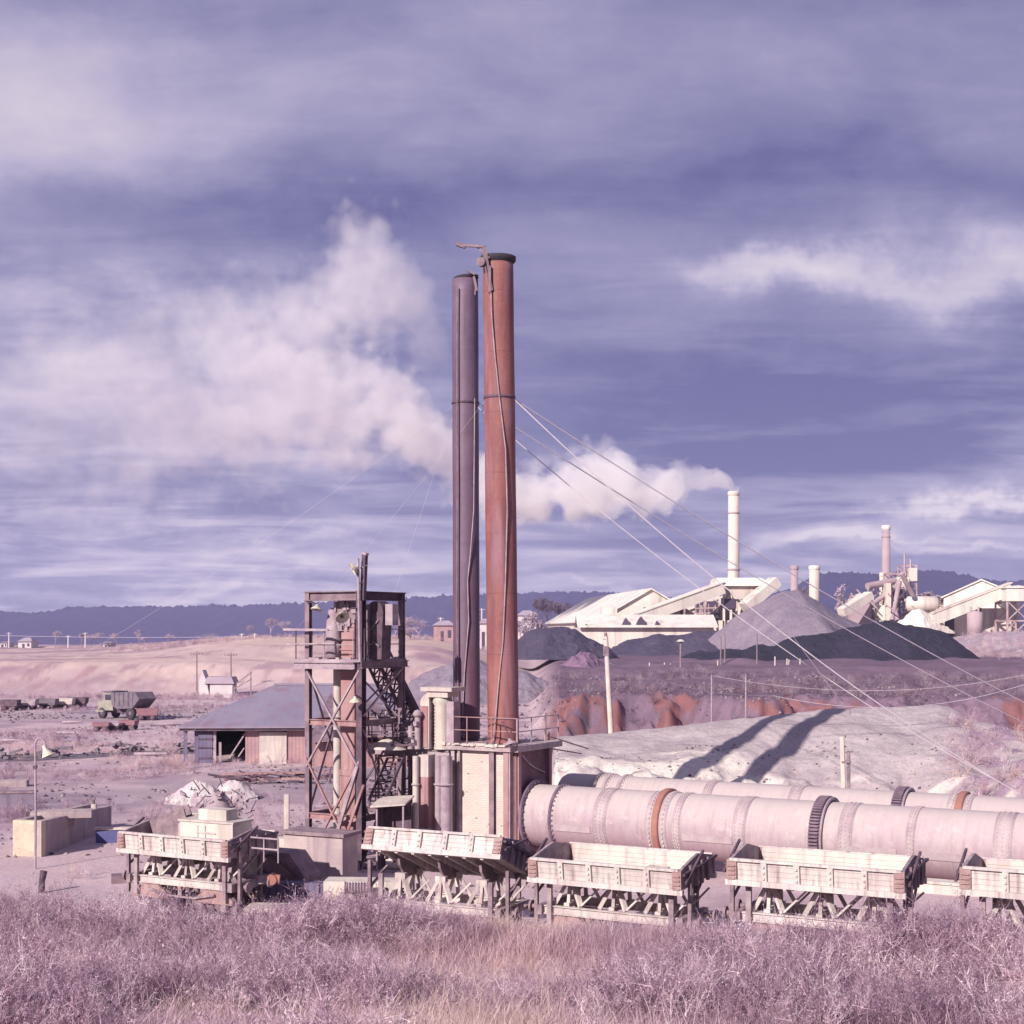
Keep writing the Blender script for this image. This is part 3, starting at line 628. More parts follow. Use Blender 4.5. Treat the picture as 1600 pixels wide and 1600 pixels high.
def stack(name, label, px0, px1, pyt, pyb, Y, taper, m, zbase=g0, rim=None, group=None, cap=None):
    c = atg((px0 + px1) / 2, Y, zbase); r = thing(name, label, 'chimney', c, group=group)
    R1 = (px1 - px0) / 2 / F * Y; H = PZ(pyt, Y) - zbase; mb = MB()
    mb.lathe([(R1 * taper, 0), (R1 * (1 + (taper - 1) * .4), H * .4), (R1, H), (R1 * .78, H), (R1 * .75, H - 3)], n=28); mb.build('shaft', m, r)
    mb = MB(); mb.lathe([(R1 * 1.0 + .02, H - 1.4), (R1 * 1.12, H - 1.2), (R1 * 1.12, H - .1), (R1 * .9, H + .25), (R1 * .74, H + .2)], n=28); mb.build('rim', rim or m, r)
    if cap:
        for f in cap:
            mb = MB(); rr = R1 * (1 + (taper - 1) * (1 - f)) + .06; mb.lathe([(rr, H * f), (rr + .12, H * f + .1), (rr + .12, H * f + .5), (rr, H * f + .6)], n=28); mb.build('band', M['fpink'], r)
    return r
stack('factory_chimney', 'tall cream chimney giving off thick white smoke', 1015.5, 1026, 777, 0, 500, 1.28, M['fstack'], cap=(.86, .5))
stack('factory_chimney', 'short pinkish chimney rising behind the top of the lavender heap', 1077.5, 1085, 851, 0, 520, 1.05, M['fpink'])
stack('factory_chimney', 'short wide cream chimney right of the lavender heap', 1096, 1106, 851, 0, 510, 1.03, M['fstack'], rim=M['froof'])
stack('factory_chimney', 'tall unlit pink grey chimney standing among the steelwork at right', 1168.5, 1176.5, 811, 0, 530, 1.28, M['fpink'], zbase=5, rim=M['froof'], cap=(.9,))
# companion duct
r = stack('factory_chimney', 'slim pale duct hugging the foot of the right chimney', 1166, 1171, 858, 0, 524, 1.0, M['fstack'], zbase=5)

# cluttered steel plant
r = thing('process_plant', 'cluttered pink and white steelwork plant at the foot of the right chimney', 'plant', atg(1175, 470, 6))
mb = MB(); 
for (p0, p1, y0, pt, lv) in ((1142, 1160, 462, 880, 3), (1160, 1178, 468, 870, 4), (1176, 1192, 474, 858, 5), (1190, 1203, 478, 850, 4)):
    frame_tower(mb, atg(p0, y0).x, atg(p1, y0).x, y0, y0 + 7, 3, PZ(pt, y0), lv, .38)
for i in range(60):
    px = random.uniform(1138, 1202); Y = random.uniform(458, 480); py = random.uniform(872, 905)
    mb.beam(at(px, py, Y), at(px + random.uniform(-9, 9), py + random.uniform(-9, 9), Y), .4)
lw(r, mb).build('steel_frame', M['fsteel'], r)
for p0, p1, t_, b_, Y, mm in ((1150,1162,885,902,470,'fdark'), (1160,1172,890,905,466,'fcream'), (1182,1194,862,872,476,'fcream'), (1178,1190,874,884,474,'fdark'), (1194,1202,853,866,479,'fstack'), (1171, 1176, 868, 905, 464, 'fstack'), (1146,1154,893,905,460,'fcream')):
    mb = MB(); mb.b2((atg(p0, Y).x, Y - 2, PZ(b_, Y)), (atg(p1, Y).x, Y + 3, PZ(t_, Y))); lw(r, mb).build('bin', M[mm], r)
for (a_, b_) in (((1188,858),(1199,880)), ((1160,888),(1182,872)), ((1178,905),(1186,866)), ((1184,905),(1176,876))):
    mb = MB(); mb.tube(at(*a_, 462), at(*b_, 466), .8, .8, 10); lw(r, mb).build('pipe', M['fpink'], r)
mb = MB(); mb.tube(at(1154, 871, 463), at(1180, 866, 468), 1.1, 1.1, 12); lw(r, mb).build('duct', M['fpink'], r)
for px in (1191, 1197):
    mb = MB(); mb.tube(at(px, 862, 478), at(px, 838 + (px - 1191), 478), .35, .35, 8); lw(r, mb).build('vent_pipe', M['fpink'], r)
r = thing('storage_shed', 'small cream lean-to with a pointed roof left of the cluttered steelwork', 'shed', atg(1145, 455, 4))
wm, rm = MB(), MB(); gable(wm, rm, atg(1135, 452).xy, atg(1158, 452).xy, atg(1128, 490).xy, 2, PZ(890, 452), PZ(879, 452), .8, .4)
wm2 = wm; lw(r, wm).build('wall', M['fpink'], r); lw(r, rm).build('roof', M['froof'], r)
r = thing('conveyor_gallery', 'short cream chute running down left from the pointed lean-to', 'conveyor', atg(1130, 440, 4))
mb = MB(); mb.beam(at(1128, 897, 440), at(1156, 880, 446), 3.2, 2.4); lw(r, mb).build('gallery', M['fcream'], r)
mb = MB(); mb.beam(at(1129, 899, 440), (at(1129, 899, 440).x, 440, 3), .6); lw(r, mb).build('trestle_leg', M['fsteel'], r)
r = thing('storage_tank', 'round ended white horizontal tank right of the cluttered steelwork', 'tank', atg(1208, 470, 7))
mb = MB(); mb.lathe([(0, -5.5), (1.9, -5.3), (2.6, -4.4), (2.6, 4.4), (1.9, 5.3), (0, 5.5)], (0, 0, PZ(889, 470) - 7), 'X', 20); mb.build('vessel', M['fcream'], r)
mb = MB(); mb.b2((-3.5, -1, -2), (-2.5, 1, PZ(894, 470) - 7)); mb.b2((2.5, -1, -2), (3.5, 1, PZ(894, 470) - 7)); mb.build('saddle', M['fsteel'], r)
# right buildings
r = thing('plant_building', 'tall cream building with a gabled roof at the right end of the plant', 'building', atg(1265, 460, 8))
wm, rm = MB(), MB(); gable(wm, rm, atg(1230, 462).xy, atg(1306, 450).xy, atg(1228, 520).xy, 6, PZ(882, 462), PZ(866, 462), .8, .5)
lw(r, wm).build('wall', M['fcream'], r)
lw(r, rm).build('roof', M['froof'], r)
r = thing('conveyor_gallery', 'long cream conveyor climbing right across the tall gabled building', 'conveyor', atg(1218, 440, 8))
mb = MB(); mb.beam(at(1216, 905, 440), at(1296, 874, 440), 4, 3.6); lw(r, mb).build('gallery', M['fcream'], r)
mb = MB(); mb.beam(at(1216, 905, 440) + Vector((0, 0, 2)), at(1296, 874, 440) + Vector((0, 0, 2)), 4.6, .35); lw(r, mb).build('roof', M['fstack'], r)
r = thing('transfer_tower', 'cream headhouse on steel legs at the top of the right conveyor', 'tower', atg(1300, 438, 8))
a, b = atg(1288, 438).x, atg(1311, 438).x; mb = MB(); mb.b2((a, 434, PZ(886, 438)), (b, 446, PZ(873, 438))); lw(r, mb).build('cabin', M['fcream'], r)
mb = MB(); frame_tower(mb, a + .4, b - .4, 434.5, 445, 6, PZ(886, 438), 2, .5); lw(r, mb).build('frame', M['fsteel'], r)
mb = MB(); mb.prism([(a - .6, PZ(873, 438)), (b + .6, PZ(873, 438)), (b + .6, PZ(872.2, 438)), ((a + b) / 2, PZ(870.5, 438)), (a - .6, PZ(872.2, 438))], 433.5, 446.5); lw(r, mb).build('roof', M['froof'], r)
r = thing('plant_building', 'low cream block with a dark arched recess under the right conveyor', 'building', atg(1262, 448, 8))
a, b = atg(1228, 452).x, atg(1292, 452).x; mb = MB(); mb.b2((a, 447, 5), (b, 458, PZ(893, 452))); lw(r, mb).build('wall', M['fcream'], r)
for p0, p1, t_ in ((1232, 1241, 903), (1256, 1268, 892)):
    mb = MB(); mb.b2((atg(p0, 446).x, 446.4, 6), (atg(p1, 446).x, 447.1, PZ(t_, 446))); lw(r, mb).build('opening', M['fdark'], r)
r = thing('storage_tank', 'grey lavender vertical tank with two pipes before the low cream block', 'tank', atg(1261, 436, 8))
mb = MB(); h0 = PZ(907, 436) - 8; h1 = PZ(897, 436) - 8
mb.lathe([(0, h1 + .6), (2.3, h1), (2.3, -1), (0, -1)], n=20); mb.build('vessel', M['fpink'], r)
for sx in (-1.3, 1.1):
    mb = MB(); mb.tube((sx, 0, h1 - .2), (sx, 0, h1 + 1.7), .35, .35, 8); mb.build('pipe', M['fsteel'], r)
r = thing('storage_shed', 'low cream shed beyond the white tank, right of the cluttered steelwork', 'shed', atg(1222, 480, 8))
wm, rm = MB(), MB(); gable(wm, rm, atg(1206, 480).xy, atg(1236, 480).xy, atg(1204, 505).xy, 5, PZ(895, 480), PZ(888, 480), .8, .4)
lw(r, wm).build('wall', M['fcream'], r); lw(r, rm).build('roof', M['froof'], r)

# ------------------------------------------------------------------ smoke
def smoke(KK, dens, amp, label, sharp=.40):
    Y0 = 500.
    # px, py(centre), radius px, density scale
    K = KK
    def seg(name, k0, k1, dens, amp, nsc, sharp, label, step):
        pts = K[k0:k1]; X = [(p[0] - 800) / F * Y0 for p in pts]; Zc = [PZ(p[1], Y0) for p in pts]; Rr = [p[2] / F * Y0 for p in pts]; D = [p[3] for p in pts]
        xmin, xmax = X[-1], X[0]
        mb = MB(); n = 20; vs = []
        for i, (x, z, rr) in enumerate(zip(X, Zc, Rr)):
            R_ = rr * (1.75 if i or k0 else 1.15)
            for j in range(n): a = 2 * pi * j / n; vs.append((x, Y0 + R_ * cos(a), z + R_ * sin(a)))
        # hull rings are vertical; extend the first ring a little
        fs = [(i * n + j, i * n + (j + 1) % n, (i + 1) * n + (j + 1) % n, (i + 1) * n + j) for i in range(len(X) - 1) for j in range(n)]
        fs += [tuple(range(n)), tuple(range((len(X)) * n - 1, (len(X) - 1) * n - 1, -1))]
        mb.add(vs, fs)
        m = bpy.data.materials.new(name); m.use_nodes = True; t = NT(m.node_tree); t.n.clear()
        pos = t.new('ShaderNodeNewGeometry').outputs['Position']; x, y, z = t.sep(pos)
        fx = t.maprange(x, xmin, xmax)
        def curve(vals, lo, hi):
            c = t.new('ShaderNodeFloatCurve'); t.put(c.inputs['Value'], fx); cv = c.mapping.curves[0]
            c.mapping.use_clip = False
            P_ = [((xx - xmin) / (xmax - xmin), (v - lo) / (hi - lo)) for xx, v in zip(X, vals)][::-1]
            cv.points[0].location = P_[0]; cv.points[1].location = P_[-1]
            for q in P_[1:-1]: cv.points.new(*q)
            c.mapping.update()
            return t.m('MULTIPLY_ADD', c.outputs[0], hi - lo, lo)
        czn = curve(Zc, min(Zc) - 1, max(Zc) + 1); rn = curve(Rr, 0, max(Rr)); dn = curve(D, 0, max(D))
        d2 = t.m('ADD', t.m('POWER', t.m('ABSOLUTE', t.m('SUBTRACT', z, czn)), 2.), t.m('POWER', t.m('ABSOLUTE', t.m('SUBTRACT', y, Y0)), 2.))
        d = t.m('DIVIDE', t.m('SQRT', d2), rn)
        nn = t.m('ADD', t.m('MULTIPLY', t.noise(pos, nsc * .45, 2, .5, .4), .5), t.m('MULTIPLY', t.noise(pos, nsc, 7, .68, .3), .5)); 
        vo = t.new('ShaderNodeTexVoronoi', feature='SMOOTH_F1'); t.put(vo.inputs['Vector'], pos); vo.inputs['Scale'].default_value = nsc * 1.5
        f = t.m('ADD', t.m('SUBTRACT', .86, d), t.m('MULTIPLY', t.m('SUBTRACT', nn, .5), amp))
        f = t.m('ADD', f, t.m('MULTIPLY', t.m('SUBTRACT', .5, vo.outputs[0]), amp * .28))
        f = t.maprange(f, 0., sharp)
        dd = t.m('MULTIPLY', t.m('MULTIPLY', f, dn), dens)
        pv = t.new('ShaderNodeVolumePrincipled'); pv.inputs['Color'].default_value = (.985, .965, .97, 1); pv.inputs['Anisotropy'].default_value = .15
        t.put(pv.inputs['Density'], dd); o = t.new('ShaderNodeOutputMaterial'); t.l.new(pv.outputs[0], o.inputs['Volume'])
        ob = mb.build(name, m); tag(ob, label, 'smoke', None, 'stuff')
        return ob
    seg('smoke', 0, len(K), dens, amp, .10, sharp, label, 1)
smoke([(1026,777,7.5,1.0),(1020,774,8.5,1.0),(1014,770,9,1.0),(1004,766,9.5,.98),(988,765,13.5,.92),(965,769,19,.82),(940,778,24,.72),(915,770,32,.62),(890,768,36,.55),(862,775,34,.48),(835,778,30,.42),(805,780,31,.38),(780,770,34,.3),(745,748,38,.22),(705,718,50,.16),(660,694,58,.12),(610,690,66,.085),(550,688,76,.055),(460,700,84,.03),(370,700,90,.015),(280,700,90,.006)], .55, 4.0,
      'white smoke plume bending left from the tall cream chimney and passing behind the two steel stacks')
smoke([(742,650,8,.01),(725,620,34,.05),(700,592,52,.09),(668,570,64,.12),(640,566,68,.11),(600,612,58,.085),(560,612,54,.075),(515,612,50,.05),(460,640,60,.028),(390,640,66,.014),(310,650,66,.004)], .42, 5.0,
      'ragged upper billow of pale smoke drifting up and left of the two steel stacks', .75)

# ------------------------------------------------------------------ haze
HZ = bpy.data.materials.new('haze_air'); HZ.use_nodes = True; t = NT(HZ.node_tree); t.n.clear()
pv = t.new('ShaderNodeVolumePrincipled'); pv.inputs['Color'].default_value = (.66, .66, .95, 1); pv.inputs['Density'].default_value = .00011
o_ = t.new('ShaderNodeOutputMaterial'); t.l.new(pv.outputs[0], o_.inputs['Volume'])
mb = MB(); mb.b2((-4200, -60, -45), (4200, 4600, 240)); hz = mb.build('haze', HZ); hz['kind'] = 'stuff'

# windows and doors of the far buildings
for o_, Yw, lst in (('storage_shed', 449.8, ((900,905,905,910),(912,916,905,911),(968,972,895,900))), ('plant_building', 450.6, ((1262,1266,884,888),(1272,1276,884,888),(1282,1286,884,888)))):
    r = bpy.data.objects[o_]
    for p0, p1, t0, t1 in lst:
        mb = MB(); Yq = Yw if o_ == 'storage_shed' else 450 + (1306 - p0) / 76 * 12 - .6; mb.b2((atg(p0, Yq).x, Yq - .4, PZ(t1, Yq)), (atg(p1, Yq).x, Yq, PZ(t0, Yq))); lw(r, mb).build('window', M['fdark'], r)
# ================================================================== foreground plant
TH = R(-30)                                   # kilns, block, tower share this heading
AX = Vector((cos(TH), sin(TH), 0)); BX = Vector((-sin(TH), cos(TH), 0))   # along (right, nearer) and away
# ------------------------------------------------------------------ furnace block
blk = thing('furnace_block', 'tall cream firebrick block under the red chimney with brown brick end', 'furnace', (0, 55.5, gz(0, 55.5) - .1), TH)
z0 = blk.location.z; ZT = 4.6 - z0            # block top in local height
L, Wd = 2.75, 2.8
mb = MB(); mb.b2((-L, 0, -.4), (0, Wd, ZT - .22)); mb.build('brick_wall', M['firebrick'], blk)
mb = MB(); mb.b2((.003, .06, -.4), (.12, Wd - .04, ZT - .24)); mb.build('end_wall', M['brownbrick'], blk)
mb = MB(); mb.b2((-L - .35, -.28, ZT - .22), (.42, Wd + .5, ZT)); mb.build('top_slab', M['concrete'], blk)
mb = MB(); 
for i in range(26):
    mb.box((-L + random.uniform(-.3, 2.9), -.27 + random.uniform(-.05, .05), ZT - .02 + random.uniform(0, .05)), (random.uniform(.1, .35), .14, random.uniform(.04, .12)))
mb.build('crumbled_edge', M['whitewall'], blk)
for x, w_ in ((-L + .18, .16), (-L + .46, .1), (-.82, .22), (-.18, .22), (-.02, .06)):
    mb = MB(); mb.ibeam((x, -.09, -.3), (x, -.09, ZT + (.12 if w_ > .15 else -.25)), w_, .16, .03, up=(0, 1, 0)); mb.build('buckstay', M['paleiron'] if w_ < .2 else M['pinkiron'] if x > -.3 else M['brownsteel'], blk)
for y in (.15, Wd - .2):
    mb = MB(); mb.ibeam((.2, y, -.3), (.2, y, ZT - .25), .2, .14, .03, up=(1, 0, 0)); mb.build('buckstay', M['pinkiron'], blk)
mb = MB()
mb.path([(.14, .2, ZT - .5), (.17, .35, ZT - 1.2), (.17, .3, ZT - 2.6)], .03); mb.build('cable', M['paleiron'], blk)
mb = MB(); mb.path([(.14, .5, ZT - .35), (.16, .95, ZT - .7), (.16, 1.5, ZT - .95), (.16, 2.3, ZT - 1.2)], .04); mb.build('cable', M['paleiron'], blk)
def railing(root, pts, h=1.05, mids=(.52,), post=1.1, r=.022, m='pinkiron', name='railing'):
    mb = MB()
    for a, b in zip(pts[:-1], pts[1:]):
        a, b = Vector(a), Vector(b); n = max(1, round((b - a).length / post))
        for i in range(n + 1):
            p = a.lerp(b, i / n); mb.tube(p, p + Vector((0, 0, h)), r * 1.2, None, 6)
        for hh in (h,) + tuple(h * q for q in mids): mb.tube(a + Vector((0, 0, hh)), b + Vector((0, 0, hh)), r, None, 6)
    mb.build(name, M[m], root)
railing(blk, [(-L - .25, -.2, ZT), (.32, -.2, ZT)]); railing(blk, [(.34, -.2, ZT), (.34, Wd + .3, ZT)], m='paleiron')
# ------------------------------------------------------------------ chimneys
def bigstack(name, label, pxb, pxt, Y, pyt, dia, zb, m, flare=.05):
    b = Vector(((pxb - 800) / F * Y, Y, zb)); tz = PZ(pyt, Y); tp = Vector(((pxt - 800) / F * Y, Y, tz)); r = thing(name, label, 'chimney', b)
    H = tz - zb; d = (tp - b) / H; R0 = dia / 2; n = 48; mb = MB(); prof = []
    hs = list(np.linspace(0, H, 40))
    sections = [(R0 * (1.03 if int(h / 2.35) % 2 else 1.02) * (1 + flare * (1 - h / H) * .6), h) for h in hs]
    sections += [(R0 * .93, H), (R0 * .9, H - 2.5)]
    mb.lathe(sections, n=n); mb.v = [(x + d.x * z, y + d.y * z, z) for x, y, z in mb.v]; mb.build('shaft', m, r)
    def ring(h, rr, hh, mm, nm):
        mb = MB(); mb.lathe([(rr - .06, h), (rr, h + .01), (rr, h + hh), (rr - .06, h + hh + .01)], n=n); mb.v = [(x + d.x * z, y + d.y * z, z) for x, y, z in mb.v]; return mb.build(nm, M[mm] if isinstance(mm, str) else mm, r)
    return r, H, d, R0, ring
rs, HR, dR, RR, ringR = bigstack('kiln_chimney', 'tallest rust red steel chimney standing on the cream brick block', 791.5, 786, 56.8, 546, 1.16, 4.6, M['redstack'])
mb = MB(); mb.lathe([(RR * 1.02, HR - .16), (RR * 1.2, HR - .05), (RR * 1.22, HR + .1), (RR * .95, HR + .12), (RR * .9, HR - .2)], n=40); mb.v = [(x + dR.x * z, y + dR.y * z, z) for x, y, z in mb.v]; mb.build('rim', M['soot'], rs)
ringR(PZ(685, 56.8) - 4.6, RR * 1.08, .12, 'darksteel', 'guy_band')
ringR(.95, RR * 1.07, .05, 'darksteel', 'seam_band'); ringR(0.0, RR * 1.14, .14, M['redstack'], 'base_flange')
# davit bracket at top
top = Vector((dR.x * HR, dR.y * HR, HR)); s_ = 56.8 / F
def up(dxp, dyp, fy=-.62): return top + Vector((dxp * s_, fy, -dyp * s_))    # offsets in photo pixels from the top centre
mb = MB(); mb.beam(up(-11, 8), up(-13, -10), .12, .1); mb.beam(up(-6, 34), up(-12, -6), .09); mb.beam(up(-10, 30), up(-14, -4), .06)
mb.beam(up(-12, -9), up(-40, -13, -.3), .12, .09); mb.beam(up(-32, -11, -.32), up(-41, -14, -.3), .2, .14); mb.beam(up(-8, 2), up(-22, -11, -.45), .05)
mb.tube(up(-17, 6, -.7), up(-15, 6, -.5), .18, .18, 12); mb.beam(up(-8, 10), up(-8, 36), .1, .14)
mb.build('davit_arm', M['brownsteel'], rs)
mb = MB(); pts = []
for px, py in ((-8, 30), (-7, 60), (-3, 100), (2, 140), (9, 190), (11, 250), (9, 320), (6, 380), (1, 420), (-3, 460), (-6, 482)): pts.append(up(px * .85 + 0, py, -.64))
mb.path(pts, .028, 6); mb.build('hanging_cable', M['paleiron'], rs)
zg = 3.4
gs, HG, dG, RG, ringG = bigstack('kiln_chimney', 'shorter dark grey steel chimney directly left of the red one', 755, 753.3, 59.2, 566, 1.04, zg, M['greystack'], .03)
mb = MB(); mb.lathe([(RG * .98, HG - .02), (RG * 1.08, HG + .03), (RG * 1.08, HG + .12), (RG * .9, HG + .14), (RG * .88, HG - .3)], n=40); mb.v = [(x * .92 + .03 + dG.x * z, y + dG.y * z, z + x * .1) for x, y, z in mb.v]; mb.build('rim', M['soot'], gs)
topg = Vector((dG.x * HG, dG.y * HG, HG)); s2 = 59.2 / F
def ug(a, b, fy=-.58): return topg + Vector((a * s2, fy, -b * s2))
mb = MB(); mb.beam(ug(2, -6), ug(10, -2), .1, .06); mb.beam(ug(9, 0), ug(12, 14), .09); mb.beam(ug(11, 6), ug(10, 18), .05); mb.build('davit_arm', M['brownsteel'], gs)
ringG(PZ(690, 59.2) - zg, RG * 1.08, .1, 'darksteel', 'guy_band')
mb = MB(); pts = [ug(a, b, -.59) for a, b in ((-7, 10), (-7.5, 90), (-7, 200), (-7.5, 320), (-6.5, 440))]; mb.path(pts, .03, 6); mb.build('ladder_pipe', M['brownsteel'], gs)
mb = MB(); pts = [ug(a, b, -.6) for a, b in ((10, 120), (9, 230), (6, 270), (3, 300), (4, 340), (0, 390), (-2, 430), (-3, 452))]; mb.path(pts, .026, 6); mb.build('hanging_cable', M['paleiron'], gs)
ringG(.1, RG * 1.2, .1, 'brownsteel', 'base_flange')
# base housing of grey chimney (dark steel crate seen behind the railing)
r = thing('flue_housing', 'dark steel housing with an orange front under the grey chimney', 'housing', (atg(757, 58.8).x, 58.8, 0), TH)
mb = MB(); mb.b2((-.75, -.5, -.3), (.9, 1.3, 3.4)); mb.build('casing', M['darksteel'], r)
mb = MB(); mb.b2((-.25, -.56, 2.75), (.25, -.5, 3.35)); mb.build('patch_plate', M['orange'], r)
mb = MB(); mb.b2((-.85, -.6, 3.41), (1.0, 1.4, 3.5)); mb.beam((.9, -.55, 3.5), (.9, -.55, 4.7), .08); mb.beam((-.7, -.55, 4.35), (1.0, -.55, 4.35), .12); mb.beam((-.7, -.55, 4.65), (1.0, -.55, 4.65), .08); mb.beam((-.1, -.75, 4.2), (.15, -.7, 5.6), .12); mb.build('frame', M['darksteel'], r)
# floodlight on platform edge by chimney base
def floodlight(name, label, pos, tilt=(0, 0, -1), size=.3, arm=None, m='offwhite'):
    pos = Vector(pos); r = thing(name, label, 'lamp', pos); d = Vector(tilt).normalized(); q = Vector((0, 0, -1)).rotation_difference(d).to_matrix().to_4x4()
    mb = MB(); mb.lathe([(size, -.02), (size * .93, .02), (size * .55, size * .42), (size * .24, size * .62), (size * .2, size * .9), (0, size * .95)], n=20)
    mb.lathe([(size * .97, -.02), (size * .5, size * .36), (0, size * .45)], n=20); mb.xf(q); mb.build('lamp_shade', M[m], r)
    mb = MB(); mb.lathe([(0, -.04), (size * .22, .02), (size * .18, size * .3), (0, size * .34)], n=12); mb.xf(q); mb.build('bulb', M['glass'], r)
    if arm:
        mb = MB(); mb.path([q.to_3x3() @ Vector((0, 0, size * .9))] + [Vector(a) - pos for a in arm], .03, 6); mb.build('arm', M['darksteel'], r)
    return r
pf = blk.matrix_world
def W2(root, v): return Matrix.Rotation(root.rotation_euler.z, 3, 'Z') @ Vector(v) + Vector(root.location)
p = W2(blk, (.1, -.45, ZT + .0))
floodlight('floodlight', 'downturned lamp on the block edge right of the red chimney foot', p + Vector((.1, -.2, .1)), (.3, -.3, -1), .26, [p + Vector((-.1, -.1, .75)), p + Vector((-.25, 0, .95))], 'paleiron')

# ------------------------------------------------------------------ kilns
def kiln(label, loc, Lk, Rk, feats, zc, piers):
    r = thing('rotary_kiln', label, 'kiln', loc, TH); mb = MB(); prof = [(0, 0), (Rk * .93, 0), (Rk * .99, .12)]
    prof += [(Rk, x) for x in np.linspace(.25, Lk - .1, 60)] + [(0, Lk)]
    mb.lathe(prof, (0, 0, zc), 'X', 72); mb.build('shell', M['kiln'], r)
    for kind, x, w_ in feats:
        mb = MB(); o = (x, 0, zc)
        if kind == 'tyre':
            e = Rk * 1.11; mb.lathe([(Rk * .99, 0), (e, .0), (e + .01, .04), (e + .01, w_ - .04), (e, w_), (Rk * .99, w_)], o, 'X', 72); mb.build('tyre', M['orange'], r)
            mb = MB(); e = Rk * 1.02
            for s_ in (-.32, w_): mb.lathe([(Rk * .99, 0), (e, .0), (e, .3), (Rk * .99, .3)], (x + s_, 0, zc), 'X', 60)
            for i in range(44):
                a = 2 * pi * i / 44
                for xx in (x - .16, x + w_ + .14): mb.box((xx, cos(a) * e, zc + sin(a) * e), (.07, .07, .07))
            mb.build('chair_ring', M['kilnring'], r)
        elif kind == 'gear':
            e = Rk * 1.16; mb.lathe([(Rk * .99, 0), (e * .93, .0), (e * .93, w_), (Rk * .99, w_)], o, 'X', 72)
            for i in range(72):
                a = 2 * pi * i / 72; c = (x + w_ * .45, cos(a) * e * .95, zc + sin(a) * e * .95)
                mb.box(c, (w_ * .8, .055, .16), (Vector((1, 0, 0)), Vector((0, -sin(a), cos(a))), Vector((0, cos(a), sin(a)))))
            mb.build('girth_gear', M['kilndark'], r)
            mb = MB(); mb.lathe([(e * .9, 0), (e * .985, .0), (e * .985, .05), (e * .9, .05)], (x + w_, 0, zc), 'X', 72); mb.build('gear_flange', M['paleiron'], r)
            mb = MB(); mb.b2((x - .1, -.9, zc - Rk - 1.1), (x + w_ + .2, .9, zc - Rk - .2)); mb.build('gear_guard', M['darksteel'], r)
        elif kind == 'rib':
            e = Rk * 1.07; mb.lathe([(Rk * .99, 0), (e, .0), (e, w_), (Rk * .99, w_)], o, 'X', 72)
            for i in range(40):
                a = 2 * pi * i / 40; mb.box((x + w_ + .04, cos(a) * Rk * 1.02, zc + sin(a) * Rk * 1.02), (.08, .05, .05))
            mb.build('stiffening_ring', M['kilndark'] if w_ < .12 else M['kilnring'], r)
        elif kind == 'band':
            e = Rk * 1.012; mb.lathe([(Rk * .99, 0), (e, .0), (e, w_), (Rk * .99, w_)], o, 'X', 72)
            for i in range(56):
                a = 2 * pi * i / 56
                for q in (.2, .5, .8): mb.box((x + w_ * q, cos(a + q * .05) * e, zc + sin(a + q * .05) * e), (.045, .045, .045))
            mb.build('riveted_band', M['kilnring'], r)
        elif kind == 'collar':
            e = Rk * 1.16; mb.lathe([(Rk * .9, 0), (e, .0), (e + .02, .05), (e + .02, w_), (e, w_ + .02), (Rk * 1.0, w_ + .02)], o, 'X', 72)
            for i in range(28):
                a = 2 * pi * i / 28; mb.tube((x + w_, cos(a) * Rk * 1.08, zc + sin(a) * Rk * 1.08), (x + w_ + .06, cos(a) * Rk * 1.08, zc + sin(a) * Rk * 1.08), .035, None, 6)
            mb.build('end_collar', M['kilndark'], r)
        elif kind == 'strap':
            a0 = R(-90 - 62 - 0); 
            for aa in (-168,):
                a = R(aa); mb.box((x + w_ / 2, cos(a) * Rk * 1.005, zc + sin(a) * Rk * 1.005), (w_, .26, .04), (Vector((1, 0, 0)), Vector((0, -sin(a), cos(a))), Vector((0, cos(a), sin(a)))))
            mb.build('lap_plate', M['kilnring'], r)
    for x in piers:
        mb = MB(); mb.b2((x - .9, -1.6, -1.2), (x + .9, 1.6, zc - Rk - .45)); mb.build('pier', M['whitewall'], r)
        mb = MB()
        for s_ in (-1, 1): mb.tube((x - .2, s_ * .75, zc - Rk - .25), (x + .25, s_ * .75, zc - Rk - .25), .28, None, 20)
        mb.build('support_roller', M['kilndark'], r)
    return r
kz = gz(1, 56) 
k1 = kiln('near large kiln cylinder with an orange tyre, running right from the brick block', (.7 + .1, 56.7 - .05, 0), 27, 1.19,
          [('collar', .12, .12), ('rib', 1.35, .09), ('band', 3.2, .55), ('tyre', 5.65, .22), ('band', 6.4, .3), ('band', 8.7, .5), ('gear', 11.5, .42), ('band', 12.5, .5), ('band', 14.8, .3), ('band', 17.6, .6), ('band', 20.5, .5), ('tyre', 23.4, .3),
           ('strap', 1.6, 1.5), ('strap', 6.8, 1.9), ('strap', 12.8, 1.7), ('strap', 15.2, 2.2)], 1.84, (5.1, 13.2, 22))
k2 = kiln('rear kiln cylinder, half hidden, with three close ribs near its left end', (2.3, 61.4, 0), 30, 1.13,
          [('rib', 1.6, .13), ('rib', 2.1, .13), ('rib', 2.75, .13), ('band', 6.5, .4), ('band', 10.0, .5), ('gear', 14.0, .42), ('tyre', 16.3, .25), ('band', 19, .5), ('band', 24, .5)], 1.86, (4, 14.5, 24))
# low white wall between kiln and wagons on the right
r = thing('retaining_wall', 'low sunlit white wall under the near kiln behind the gap between the two right wagons', 'wall', (12.8, 46.6, gz(12.8, 46.6) - .2), TH)
mb = MB(); mb.b2((-4.6, 0, -.2), (2.2, .5, .55)); mb.build('wall', M['whitewall'], r)
mb = MB(); mb.b2((-4.7, -.06, .55), (2.3, .56, .63)); mb.build('coping', M['whitewall'], r)

